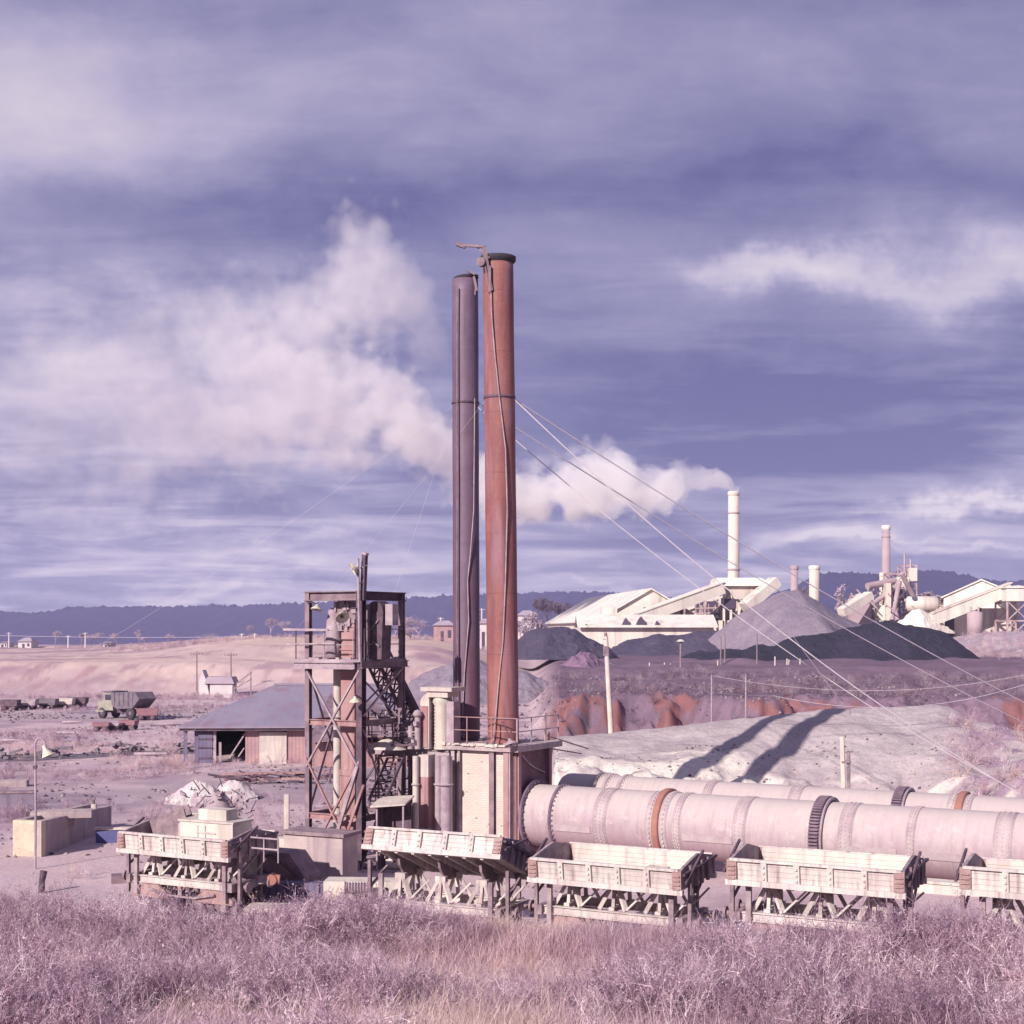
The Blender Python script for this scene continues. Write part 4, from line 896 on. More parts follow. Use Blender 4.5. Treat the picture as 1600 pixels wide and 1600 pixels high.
# ------------------------------------------------------------------ head frame tower
tw = thing('steel_tower', 'open brown steel tower with cross bracing left of the chimneys', 'tower', (-5.7, 55.0, gz(-5.7, 55) - .1), TH)
tz0 = tw.location.z; A2, B2_ = 2.5, 2.7; ZTP = 10.5 - tz0
def tz(py, Y=55.): return PZ(py, Y) - tz0
cor = [(0, 0), (-A2, 0), (-A2, B2_), (0, B2_)]
for i, (x, y) in enumerate(cor):
    mb = MB(); mb.ibeam((x, y, -.5), (x, y, ZTP), .26 if i == 0 else .2, .3 if i == 0 else .2, .035, up=(0, 1, 0)); mb.build('post', M['brownsteel'] if i != 0 else M['darksteel'], tw)
mb = MB()
mb.ibeam((.12, 0, ZTP - .18), (-A2 - .12, 0, ZTP - .18), .3, .36, .04); mb.build('top_beam', M['brownsteel'], tw)
mb = MB(); mb.ibeam((0, .12, ZTP - .18), (0, B2_ + .12, ZTP - .18), .3, .34, .04); mb.build('top_beam', M['darksteel'], tw)
mb = MB(); mb.ibeam((-A2, .12, ZTP - .2), (-A2, B2_ + .12, ZTP - .2), .2, .2, .03); mb.build('top_beam', M['brownsteel'], tw)
mb = MB(); mb.ibeam((-A2, B2_, ZTP - .2), (0, B2_, ZTP - .2), .2, .2, .03); mb.build('top_beam', M['brownsteel'], tw)
DK = tz(944)
mb = MB(); mb.b2((-A2 - .45, -.25, DK - .1), (.1, B2_ + .2, DK)); mb.build('deck', M['paleiron'], tw)
for (p, q) in (((-A2 - .5, -.27, DK - .24), (-.1, -.27, DK - .24)), ((.14, -.2, DK - .2), (.14, B2_ + .2, DK - .2)), ((-A2 - .7, B2_, DK - .2), (0, B2_, DK - .2))):
    mb = MB(); mb.ibeam(p, q, .18, .26, .03); mb.build('deck_beam', M['brownsteel'] if p[0] > 0 else M['paleiron'], tw)
mb = MB()
for i in range(36): mb.box((random.uniform(-A2 - .5, 0), random.uniform(-.2, 2.6), DK + .03), (random.uniform(.1, .5), random.uniform(.1, .4), random.uniform(.03, .09)))
mb.build('spilt_dust', M['paleiron'], tw)
lv = [tz(1008), tz(1103)]
for z in lv:
    for p, q in (((0, 0), (-A2, 0)), ((0, 0), (0, B2_)), ((-A2, 0), (-A2, B2_)), ((-A2, B2_), (0, B2_))):
        mb = MB(); mb.ibeam((p[0], p[1], z), (q[0], q[1], z), .16, .22, .03); mb.build('cross_beam', M['pinkiron'] if p[1] == 0 and q[1] == 0 else M['brownsteel'], tw)
def xb(x0, y0, x1, y1, zb, zt, m='paleiron', w_=.09, both=True):
    mb = MB(); mb.beam((x0, y0, zb), (x1, y1, zt), w_, .03 + w_ * .4); mb.build('brace', M[m], tw)
    if both: mb = MB(); mb.beam((x1, y1 - .02, zb), (x0, y0 - .02, zt), w_, .03 + w_ * .4); mb.build('brace', M[m], tw)
zmid = tz(1040)
xb(-A2, -.12, 0, -.12, lv[1] + 1.9, DK - .4); xb(-A2, -.12, 0, -.12, .1, tz(1045), 'pinkiron'); xb(.1, 0, .1, B2_, tz(1000), DK - .3, 'paleiron', .07, False)
xb(.1, 0, .1, B2_, .3, lv[0] - .2, 'brownsteel', .06); xb(-A2, B2_, 0, B2_, lv[1], lv[0], 'brownsteel', .07); xb(-A2, B2_, 0, B2_, lv[0], DK - .3, 'paleiron', .06); xb(-A2, 0, -A2, B2_, lv[1], DK - .3, 'brownsteel', .06)
mb = MB(); mb.beam((-1.35, -.5, -.2), (-.05, -.18, tz(1050)), .16, .12); mb.build('raking_strut', M['paleiron'], tw)
mb = MB(); mb.beam((-1.0, -.5, -.2), (.25, -.18, tz(1068)), .1, .08); mb.build('raking_strut', M['pinkiron'], tw)
# handrails round the deck (two double rails on the left front, as in the photo, high)
railing(tw, [(-A2 - .42, B2_ + .1, DK), (-A2 - .42, -.24, DK), (-.2, -.24, DK)], h=1.1, mids=(.5,), r=.018, m='paleiron')
mb = MB(); mb.beam((-A2 - .95, -.34, tz(914)), (-1.3, -.34, tz(914.5)), .06, .09); mb.beam((-A2 - .8, -.34, tz(929)), (-1.0, -.34, tz(928)), .05, .06); mb.build('guard_board', M['paleiron'], tw)
railing(tw, [(.15, 0, DK), (.15, B2_, DK)], h=1.15, mids=(.5,), r=.02, m='brownsteel')
# bucket elevator: casing from ground up through the deck with an arched head
el = thing('bucket_elevator', 'tall pinkish box casing inside the tower ending in an arched dark head', 'elevator', W2(tw, (-.98, .75, 0)), TH)
mb = MB(); mb.b2((-.36, -.3, -.4), (.36, .3, tz(1062))); mb.b2((-.4, -.34, tz(1062)), (.4, .34, tz(1056))); mb.b2((-.32, -.28, tz(1056)), (.32, .28, DK - .42)); mb.build('lower_casing', M['pinkiron'], el)
mb = MB(); mb.b2((-.42, -.36, DK - .42), (.42, .36, DK - .24)); mb.build('casing_flange', M['darksteel'], el)
mb = MB(); mb.b2((-.3, -.28, DK - .24), (.32, .28, tz(905))); 
for z in (tz(935), tz(925), tz(912)): mb.b2((-.34, -.32, z), (.36, .32, z + .06))
mb.build('upper_casing', M['pinkiron'], el)
mb = MB(); rc = .5; zc2 = tz(897)
mb.prism([(-.1 + rc * cos(a), zc2 + rc * 1.2 * sin(a)) for a in np.linspace(0, pi, 14)] + [(-.6, tz(908)), (.4, tz(908))], -.32, .32)
mb.build('head_casing', M['brownsteel'], el)
mb = MB(); 
for i in range(16): mb.box((random.uniform(-.55, .4), -.36, random.uniform(tz(912), tz(885))), (random.uniform(.05, .22), .08, random.uniform(.08, .4)))
mb.tube((-.1, -.5, zc2), (-.1, .5, zc2), .09, None, 10); mb.build('drive_gear', M['paleiron'], el)
mb = MB(); mb.lathe([(.0, .0), (.33, .05), (.36, .5), (.3, 1.4), (.22, 1.9), (0, 2.0)], (-.78, -.1, DK), 'Z', 14); mb.build('side_hopper', M['paleiron'], el)
mb = MB(); mb.tube((-.5, -.1, DK + 1.5), (-.1, -.1, DK + 2.2), .14, .2, 10); mb.build('feed_pipe', M['paleiron'], el)
# dark arched hood on the right of the post
hd = thing('elevator_hood', 'dark arched steel hood right of the main tower post', 'hood', W2(tw, (.0, .9, DK)), TH)
hz0 = hd.location.z
mb = MB(); w0 = .38
mb.prism([(w0 * cos(a) + .2, tz(897) - DK + w0 * 1.15 * sin(a)) for a in np.linspace(0, pi, 14)] + [(.2 - w0, 0), (.2 + w0 * .8, 0)], -.3, .3); mb.build('casing', M['darksteel'], hd)
mb = MB(); mb.b2((.62, -.2, 1.3), (.95, .2, 2.1)); mb.build('side_plate', M['greystack'] if False else M['paleiron'], hd)
mb = MB(); mb.b2((-.15, -.36, .2), (.0, -.3, 2.1)); mb.beam((.1, -.35, 1.2), (.42, -.35, 1.5), .05); mb.beam((.1, -.35, .7), (.45, -.35, .5), .05); mb.build('stiffener', M['brownsteel'], hd)
# main pole rising above the tower
pl = thing('tower_mast', 'dark leaning pole with a slanted top rising above the tower corner', 'mast', W2(tw, (.12, -.18, ZTP - 1.2)), TH)
mb = MB(); a = Vector(lc(pl, at(651.5, 885, 54.8))); b = Vector(lc(pl, at(653.5, 839, 54.8))); mb.beam(a, b, .17, .17, up=(0, 1, 0)); mb.build('pole', M['darksteel'], pl)
mb = MB(); mb.beam(b - Vector((0, 0, .02)), b + Vector((.03, 0, .06)), .2, .2); mb.beam(lc(pl, at(649, 853, 54.75)), lc(pl, at(655, 850, 54.75)), .05); mb.build('cap', M['paleiron'], pl)
pl2 = thing('lamp_pole', 'thin pale pipe strapped to the front of the main tower post', 'pole', W2(tw, (-.05, -.3, 0)), TH)
mb = MB(); mb.tube(lc(pl2, at(648.5, 946, 54.6)), lc(pl2, at(646.5, 843, 54.6)), .05, None, 8); mb.build('pipe', M['paleiron'], pl2)
mb = MB(); mb.beam(lc(pl2, at(647.5, 868, 54.6)), lc(pl2, at(651, 868, 54.7)), .05); mb.beam(lc(pl2, at(648.3, 930, 54.6)), lc(pl2, at(651, 930, 54.7)), .05); mb.build('bracket', M['darksteel'], pl2)
floodlight('floodlight', 'topmost lamp, white dish on the thin pipe above the tower', at(641.5, 854, 54.55), (-.75, -.15, -.45), .27, [at(647, 852, 54.6)])
floodlight('floodlight', 'white shaded lamp hanging inside the upper left corner of the tower', at(605, 894, 55.9), (-.12, -.25, -1), .22, [at(602, 887, 55.9), at(596, 887, 56.1)])
floodlight('floodlight', 'white shaded lamp tilted out in front of the arched elevator head', at(631, 902, 54.7), (.45, -.75, -.75), .27, [at(640, 893, 54.8), at(648, 893, 54.9)])
floodlight('floodlight', 'lowest tower lamp, white cone halfway down the main post', at(643.5, 986, 54.4), (0, 0, -1), .22, [at(644, 979, 54.4), at(650, 983, 54.8)])
# conveyor stair: dark inclined lattice going down right
cv = thing('inclined_conveyor', 'dark inclined lattice conveyor descending right from the tower deck', 'conveyor', W2(tw, (.3, 1.2, 0)), TH)
def lattice(root, p, q, w_, h_, n, m):
    p, q = Vector(p), Vector(q); z = (q - p).normalized(); x = z.cross(Vector((0, 0, 1))).normalized(); y = z.cross(x)
    for i, (a, b) in enumerate(((-1, -1), (1, -1), (-1, 1), (1, 1))):
        mb = MB(); o = x * a * w_ / 2 + y * b * h_ / 2; mb.beam(p + o, q + o, .09, .13 if i % 2 else .09); mb.build('side_rail', M[m], root)
    mb = MB()
    for i in range(n + 1):
        c = p.lerp(q, i / n)
        for b in (-1, 1): mb.beam(c + x * -w_ / 2 + y * b * h_ / 2, c + x * w_ / 2 + y * b * h_ / 2, .06)
        for a in (-1, 1): mb.beam(c + x * a * w_ / 2 - y * h_ / 2, c + x * a * w_ / 2 + y * h_ / 2, .05)
        if i < n:
            d = p.lerp(q, (i + 1) / n)
            for a in (-1, 1): mb.beam(c + x * a * w_ / 2 - y * h_ / 2, d + x * a * w_ / 2 + y * h_ / 2, .05)
    mb.build('lattice', M[m], root)
lattice(cv, lc(cv, at(656, 922, 58.2)), lc(cv, at(694, 1006, 60.5)), .6, .62, 10, 'darksteel')
mb = MB(); mb.beam(lc(cv, at(672, 930, 58.3)), lc(cv, at(708, 1002, 60.5)), .25, .2); mb.build('belt_pan', M['darksteel'], cv)
cv2 = thing('steel_ladder', 'dark rung ladder leaning under the platform right of the tower', 'ladder', W2(tw, (.8, .5, 0)), TH)
mb = MB(); p, q = Vector(lc(cv2, at(665, 1085, 55.6))), Vector(lc(cv2, at(684, 1042, 56.4))); xo = Vector((.3, .1, 0))
mb.beam(p - xo, q - xo, .06, .1); mb.beam(p + xo, q + xo, .06, .1)
for i in range(11): c = p.lerp(q, i / 10.); mb.beam(c - xo, c + xo, .05)
mb.build('ladder', M['darksteel'], cv2)

# ------------------------------------------------------------------ feed platform left of the block
pt = thing('feed_platform', 'pale crumbling deck on posts between tower and brick block', 'platform', W2(blk, (-L - .36, .3, 0)), TH)
pz = PZ(1034, 56.5) - pt.location.z; PL = 3.35
mb = MB(); mb.b2((-PL, -.4, pz - .06), (.3, 2.6, pz)); mb.build('deck', M['whitewall'], pt)
mb = MB(); mb.ibeam((-PL - .1, -.42, pz - .2), (.36, -.42, pz - .2), .14, .26, .03); mb.ibeam((-PL, 2.5, pz - .2), (.3, 2.5, pz - .2), .14, .26, .03); mb.build('edge_beam', M['paleiron'], pt)
mb = MB()
for i in range(40): mb.box((random.uniform(-PL, .3), random.uniform(-.44, -.1), pz + .03), (random.uniform(.08, .4), random.uniform(.08, .2), random.uniform(.04, .16)))
mb.build('crust', M['whitewall'], pt)
for x, y in ((-PL + .2, -.3), (-1.55, -.3), (-PL + .2, 2.3), (-1.2, 2.3), (.1, 2.3)):
    mb = MB(); mb.ibeam((x, y, -.4), (x, y, pz - .1), .14, .14, .02, up=(0, 1, 0)); mb.build('post', M['brownsteel'], pt)
mb = MB(); mb.beam((-1.5, -.3, pz - .3), (-.85, -.3, pz - 1.3), .06); mb.beam((-PL + .2, -.3, pz - .2), (-PL + 1.0, -.3, pz - 1.6), .06); mb.build('brace', M['paleiron'], pt)
railing(pt, [(-PL, -.4, pz), (.3, -.4, pz)], h=1.3, mids=(.28, .62), r=.022, m='pinkiron')
# dark sheet put in for the shade of the bay behind posts
mb = MB(); mb.b2((-1.1, 1.2, -.3), (.3, 1.3, pz - .1)); mb.build('shaded_back_wall', M['fdark'], pt)
# red and cream columns beneath
def wcol(name, label, cat, px0, px1, Y, pyb, pyt, m, capm=None, capfrac=.0, parts=()):
    c = atg((px0 + px1) / 2, Y, gz(atg((px0 + px1) / 2, Y).x, Y)); r = thing(name, label, cat, c, TH); wd = (px1 - px0) / F * Y; h = PZ(pyt, Y) - c.z; hb = PZ(pyb, Y) - c.z
    return r, wd, h, hb
r, wd, h, hb = wcol('riser_duct', 'square red oxide duct with a cream upper half beneath the platform', 'duct', 708, 722, 56.3, 1118, 1036, 'pinkiron')
mb = MB(); mb.b2((-wd * .43, -.25, -.3), (wd * .43, .3, h * .30)); mb.build('lower_duct', M['pinkiron'], r)
mb = MB(); mb.b2((-wd * .40, -.22, h * .33), (wd * .40, .27, h * .78)); mb.build('middle_duct', M['pinkiron'], r)
mb = MB(); mb.b2((-wd * .46, -.28, h * .30), (wd * .46, .33, h * .33)); mb.build('duct_flange', M['paleiron'], r)
mb = MB(); mb.b2((-wd * .41, -.23, h * .78), (wd * .41, .28, h - .1)); mb.build('upper_duct', M['cream'], r)
for px, w_, lab, mm in ((726.5, .13, 'pale vertical pipe right beside the red duct', 'paleiron'), (734, .22, 'thickest pale vertical pipe in the dark bay', 'paleiron'), (738.5, .08, 'thin pale pipe against the cream block', 'cream'), (704, .12, 'pale pipe left of the red duct', 'cream'), (626, .16, 'pale stand pipe inside the left half of the tower', 'cream')):
    Y = 56.1 if px > 700 else 56.9; c = atg(px, Y, gz(atg(px, Y).x, Y) - .2); r = thing('stand_pipe', lab, 'pipe', c, 0, 'vertical pipes below the deck')
    hh = PZ(1040 if px > 700 else 952, Y) - c.z; mb = MB(); mb.tube((0, 0, 0), (0, 0, hh), w_, None, 12); mb.build('pipe', M[mm], r)
    mb = MB(); mb.lathe([(w_, -.03), (w_ * 1.4, -.03), (w_ * 1.4, .03), (w_, .03)], (0, 0, hh * .3), n=12); mb.lathe([(w_, -.03), (w_ * 1.4, -.03), (w_ * 1.4, .03), (w_, .03)], (0, 0, hh * .75), n=12); mb.build('pipe_flange', M['paleiron'], r)
# casing on platform: arched hood + ribbed column + cap
hh0 = pz + pt.location.z
r = thing('kiln_feed_hood', 'arched pink faced machine casing under a flat cream cap on the platform', 'machine', Vector((atg(722, 57.2).x, 57.2, hh0)), TH)
k = 57.2 / F
def hz_(py): return PZ(py, 57.2) - hh0
mb = MB(); arc = [(-.02 + .42 * cos(a), hz_(988) + .42 * sin(a)) for a in np.linspace(pi / 2, pi, 9)]
mb.prism([(-.02, hz_(978)), ] + arc + [(-.44, 0), (-.02, 0)], -.3, .3); mb.build('hood', M['cream'], r)
mb = MB(); mb.b2((-.42, -.34, .05), (-.06, -.3, hz_(990))); mb.build('face_plate', M['pinkiron'], r)
mb = MB(); mb.b2((-.04, -.25, 0), (.05, .2, hz_(985))); mb.build('slot', M['darksteel'], r)
mb = MB(); prof = []
n_ = 26
for i in range(n_): zz = i / (n_ - 1) * hz_(990); prof.append((.31 if i % 2 else .34, zz))
prof += [(.4, hz_(986)), (.34, hz_(980)), (.0, hz_(978))]
mb.lathe(prof, (.42, 0, 0), n=24); mb.build('ribbed_column', M['whitewall'], r)
mb = MB(); mb.b2((.72, -.2, 0), (1.05, .3, hz_(985))); mb.build('side_duct', M['paleiron'], r)
mb = MB(); mb.b2((-.3, -.5, hz_(975)), (1.15, .5, hz_(971))); mb.b2((-.05, -.4, hz_(981)), (.9, .4, hz_(975))); mb.build('cap', M['cream'], r)
r = thing('pipe_stack', 'tangle of pale pipes and valves on the platform left of the arched casing', 'pipework', Vector((atg(702, 56.9).x, 56.9, hh0)), TH)
mb = MB(); mb.tube((-.15, 0, 0), (-.15, 0, .9), .12, None, 10); mb.tube((.12, .1, 0), (.12, .1, 1.25), .12, None, 10); mb.lathe([(0, 0), (.16, .02), (.2, .12), (.12, .25), (0, .3)], (.12, .1, 1.25), n=12)
mb.path([(-.15, 0, .7), (-.5, 0, .75), (-.6, 0, .3)], .06, 8)
for i in range(12): mb.box((random.uniform(-.5, .2), random.uniform(-.2, .1), random.uniform(.1, 1.1)), (random.uniform(.06, .2), .12, random.uniform(.05, .2)))
mb.build('pipework', M['paleiron'], r)
r = thing('dust_mound', 'cream heap of dust on the left end of the platform', 'heap', Vector((atg(676, 56.9).x, 56.9, hh0)), TH)
mb = MB(); mb.lathe([(.75, 0), (.5, .22), (.25, .36), (0, .42)], n=14); mb.v = [(x * 1.1 + random.uniform(-.04, .04), y * .7, max(0, z + random.uniform(-.03, .03) * (z > .01))) for x, y, z in mb.v]; mb.build('dust', M['whitewall'], r)
# machine shelter below platform
sh = thing('motor_shelter', 'small lean-to hut with dark opening below the platform', 'shelter', (atg(680, 54.6).x, 54.6, gz(-4.5, 54.6) - .1), R(-12))
zs = sh.location.z
mb = MB(); top_ = PZ(1082, 54.6) - zs
mb.b2((-.9, .9, 0), (.9, 1.0, top_)); mb.b2((-.95, -.1, 0), (-.85, 1.0, top_)); mb.build('wall', M['darksteel'], sh)
mb = MB(); mb.add([(-1.15, -.5, top_ - .12), (1.0, -.4, top_ + .0), (1.0, 1.2, top_ + .2), (-1.15, 1.2, top_ + .1), (-1.15, -.5, top_ - .05), (1.0, -.4, top_ + .07), (1.0, 1.2, top_ + .27), (-1.15, 1.2, top_ + .17)], [(0, 1, 2, 3), (4, 5, 6, 7), (0, 1, 5, 4), (1, 2, 6, 5), (2, 3, 7, 6), (3, 0, 4, 7)]); mb.build('roof', M['cream'], sh)
for x in (-.8, .85): mb = MB(); mb.beam((x, -.3, 0), (x, -.3, top_ - .05), .09); mb.build('post', M['paleiron'], sh)
mo = thing('drive_motor', 'pale round machine inside the small hut under the platform', 'motor', (atg(683, 54.3).x, 54.3, gz(-4.4, 54.3)), R(-20))
mb = MB(); mb.lathe([(0, -.4), (.38, -.35), (.42, -.1), (.42, .25), (.3, .42), (0, .45)], (0, 0, .55), 'X', 20); mb.build('housing', M['cream'], mo)
mb = MB(); mb.b2((-.5, -.4, -.1), (.5, .4, .15)); mb.build('base', M['concrete'], mo)
mb = MB(); mb.tube((.45, 0, .55), (.75, 0, .55), .1, None, 10); mb.lathe([(.02, 0), (.3, 0), (.3, .1), (.02, .1)], (.6, 0, .55), 'X', 20); mb.build('pulley', M['brownsteel'], mo)
sh.scale = (.62, .8, .92); mo.scale = (.7, .7, .7)

# ------------------------------------------------------------------ tipping wagons
def make_wagon(label, tilt=0., tz_=0., plain=False):
    Lw, Ww, Hb = 4.35, 2.3, .52; r = thing('tipping_wagon', label, 'wagon', (0, 0, 0))
    zb = 1.97; T = Matrix.Translation((0, .25, zb)) @ Matrix.Rotation(tilt, 4, 'X') @ Matrix.Translation((0, -.25, -zb)) ; T = Matrix.Translation((0, 0, tz_)) @ T
    def bx(mb, name, m, par=r):
        return mb.xf(T).build(name, M[m], par)
    t = .07; h = Lw / 2
    mb = MB(); mb.b2((-h, -Ww / 2 + .02, zb), (h, Ww / 2 - .02, zb + .07)); bx(mb, 'floor', 'wagon_in')
    for s in (-1, 1):
        y = s * Ww / 2; lean = .10 * s
        mb = MB(); vs = []
        for k in range(4):  # planks
            za, zz = zb + .02 + k * Hb / 4 + .006, zb + .02 + (k + 1) * Hb / 4
            yo = lean * (za - zb); yo2 = lean * (zz - zb); th = t * s
            mb.add([(-h + .12, y + yo, za), (h - .12, y + yo, za), (h - .12, y + yo2, zz), (-h + .12, y + yo2, zz), (-h + .12, y + yo - th, za), (h - .12, y + yo - th, za), (h - .12, y + yo2 - th, zz), (-h + .12, y + yo2 - th, zz)], [(0, 1, 2, 3), (7, 6, 5, 4), (0, 4, 5, 1), (3, 2, 6, 7), (0, 3, 7, 4), (1, 5, 6, 2)])
        side = bx(mb, 'side_board', 'wagon' if s < 0 else 'wagon_in')
        for x in ((-1.2, .9, 1.35) if plain and s < 0 else np.linspace(-h + .06, h - .06, 6)[1:-1]):
            mb = MB(); mb.beam((x, y + s * .045, zb - .02), (x, y + s * .045 + lean * Hb, zb + Hb + .03), .15, .06, up=(0, 1, 0))
            for zz in (.1, .25, .4): mb.box((x, y + s * (.09) + lean * zz, zb + zz), (.05, .05, .05))
            bx(mb, 'rib', 'wagon', side)
        mb = MB(); mb.beam((-h, y + s * .03 + lean * Hb, zb + Hb + .02), (h, y + s * .03 + lean * Hb, zb + Hb + .02), .1, .07); bx(mb, 'top_rail', 'wagon', side)
        mb = MB(); mb.beam((-h - .1, y + s * .05, zb - .04), (h + .1, y + s * .05, zb - .04), .14, .14); bx(mb, 'bottom_rail', 'wagon', side)
        for x in (-h + .06, h - .06):
            mb = MB(); mb.b2((x - .13, y + s * .0, zb), (x + .13, y + s * .11, zb + Hb + .02))
            for zz in (.06, .17, .28, .39): mb.box((x, y + s * .13, zb + zz), (.2, .04, .04))
            bx(mb, 'corner_plate', 'rustpink')
    for s in (-1, 1):
        x = s * h; mb = MB(); mb.prism([(-Ww / 2, zb), (Ww / 2, zb), (Ww / 2 + .08, zb + Hb), (.15, zb + Hb + .24), (-.2, zb + Hb + .2), (-Ww / 2 - .08, zb + Hb)], x - .04, x + .04, 'YZ'); e = bx(mb, 'end_board', 'wframe')
        for y in (-.6, -.15, .2, .65):
            mb = MB(); mb.b2((x + s * .04, y - .06, zb - .05), (x + s * .12, y + .06, zb + Hb + .05)); bx(mb, 'rib', 'timber', e)
        mb = MB(); mb.beam((x + s * .12, -Ww / 2 - .05, zb + .42), (x + s * .12, Ww / 2 + .05, zb + .52), .08, .06); mb.beam((x + s * .17, -Ww / 2 - .02, zb + .2), (x + s * .17, .1, zb + .85), .06); bx(mb, 'end_bar', 'darksteel', e)
    mb = MB()
    for i in range(16): mb.box((random.uniform(-h + .3, h - .3), random.uniform(-.7, .7), zb + .12), (random.uniform(.2, .7), random.uniform(.1, .5), random.uniform(.06, .2)))
    bx(mb, 'dusty_residue', 'wagon_in')
    # cross bearers under the box
    for x in np.linspace(-h + .5, h - .5, 7):
        mb = MB(); mb.beam((x, -Ww / 2 - .05, zb - .08), (x, Ww / 2, zb - .08), .1, .13); bx(mb, 'bearer', 'wagon')
    # rocker trestles
    for x in (-1.35, 0., 1.35):
        mb = MB()
        for s in (-1, 1):
            mb.beam((x - .40, s * .62, 1.12), (x - .08, s * .45, zb - .2), .14, .09); mb.beam((x + .40, s * .62, 1.12), (x + .08, s * .45, zb - .2), .14, .09); mb.beam((x, s * .56, 1.1), (x, s * .47, zb - .2), .09)
            mb.beam((x + .4, s * .62, 1.14), (x + 1.0, s * .5, zb - .22), .05); mb.box((x, s * .45, zb - .2), (.34, .16, .16))
        mb.beam((x, -.7, 1.14), (x, .7, 1.14), .16, .12); mb.build('rocker_trestle', M['wagon'], r)
        mb = MB(); mb.prism([(-.62, zb - .16), (.62, zb - .16), (.5, zb - .34), (.2, zb - .5), (-.2, zb - .5), (-.5, zb - .34)], x - .04, x + .04, 'YZ'); mb.xf(T); mb.build('rocker', M['timber'], r)
    # underframe
    for s in (-1, 1):
        mb = MB(); mb.ibeam((-h + .2, s * .78, 1.0), (h - .1, s * .78, 1.0), .14, .24, .03); mb.build('sole_bar', M['wagon'], r)
        mb = MB(); mb.beam((-1.3, s * .86, .72), (-.4, s * .86, .56), .06); mb.beam((-.4, s * .86, .56), (.6, s * .86, .56), .06); mb.beam((.6, s * .86, .56), (1.4, s * .86, .72), .06); mb.build('truss_rod', M['wframe'], r)
        for x in (-h + .4, h - .35):
            mb = MB(); mb.b2((x - .07, s * .88 - .05, .55), (x + .07, s * .88 + .05, zb - .1)); mb.build('post', M['wframe'], r)
        mb = MB(); mb.beam((s * (h - .1), -.95, 1.0), (s * (h - .1), .95, 1.0), .16, .26); mb.build('headstock', M['wframe'], r)
        for y in (-.55, .55):
            mb = MB(); mb.tube((s * (h - .05), y, 1.0), (s * (h + .3), y, 1.0), .07, None, 8); mb.tube((s * (h + .3), y, 1.0), (s * (h + .36), y, 1.0), .17, None, 14); mb.build('buffer', M['brownsteel'], r)
        mb = MB(); mb.b2((s * (h + .1) - .05, -.75, .5), (s * (h + .1) + .05, -.65, 2.2)); mb.beam((s * (h + .1), -.7, 1.4), (s * (h + .05), .2, 1.9), .06); mb.build('brake_stand', M['timber'], r)
    for bxp in (-1.3, 1.3):
        for s in (-1, 1):
            mb = MB(); mb.prism([(bxp - .75, .56), (bxp - .3, .86), (bxp + .3, .86), (bxp + .75, .56), (bxp + .75, .42), (bxp - .75, .42)], s * .74 - .04, s * .74 + .04); mb.build('bogie_frame', M['rustpink'], r)
            for dxw in (-.48, .48):
                x = bxp + dxw; y = s * .62; rw_ = .34; mb = MB(); mb.lathe([(rw_ - .07, -.05), (rw_, -.05), (rw_ + .03, .06), (rw_ - .06, .06), (rw_ - .07, -.05)], (x, y, rw_), 'Y', 24)
                mb.lathe([(.0, -.06), (.09, -.06), (.09, .06), (0, .06)], (x, y, rw_), 'Y', 12)
                for k in range(8): a = 2 * pi * k / 8; mb.beam((x + .07 * cos(a), y, rw_ + .07 * sin(a)), (x + (rw_ - .05) * cos(a), y, rw_ + (rw_ - .05) * sin(a)), .05, .04, up=(0, 1, 0))
                mb.build('wheel', M['brownsteel'], r)
                mb = MB(); mb.b2((x - .1, s * .78, .24), (x + .1, s * .9, .44)); mb.build('axle_box', M['wframe'], r)
    return r
WT = [(1.2, 'leftmost wagon, standing apart with its wheels showing and boards piled in it'),
      (10.6, 'wagon tipped back with its slanted box showing the underside, in front of the brick block'),
      (16.1, 'level wagon beneath the orange tyre of the near kiln'),
      (21.8, 'level wagon beneath the toothed gear of the near kiln'),
      (27.6, 'rightmost wagon, cut by the photo edge, with patched plain boards')]
wag = make_wagon(WT[0][1]); wag2 = make_wagon(WT[1][1], R(-22), .16); wag5 = make_wagon(WT[4][1], R(-3), 0., True); wag3 = make_wagon(WT[2][1], R(2.5))
def wpos(t): p = Vector((-11.2 + .883 * t, 47.5 - .469 * t, 0)); p.z = gz(p.x, p.y) * 0 + float(track_z(t)) ; return p
ws = []
for i, (t_, lab) in enumerate(WT):
    o = wag if i == 0 else wag2 if i == 1 else wag5 if i == 4 else wag3 if i == 2 else copy_all(wag)
    o.location = wpos(t_); o.rotation_euler = (0, 0, R(-28) + R((0, 1.5, -.5, .8, 0)[i])); o['label'] = lab; o['group'] = 'old tipping wagons on the siding'; o['category'] = 'wagon'
    ws.append(o)
# siding
tk = MB()
for s in (-.62, .62):
    pr = None
    for t_ in np.linspace(-3.2, 36, 60):
        p = wpos(t_) + Vector((.469 * s, .883 * s, .0)); 
        if pr is not None: tk.beam(pr, p, .06, .12)
        pr = p
for t_ in np.arange(-3.2, 36, .65):
    p = wpos(t_); n_ = Vector((.469, .883, 0)); tk.beam(p - n_ * 1.15 - Vector((0, 0, .1)), p + n_ * 1.15 - Vector((0, 0, .1)), .22, .12)
o = tk.build('railway_track', M['timber']); o['kind'] = 'structure'
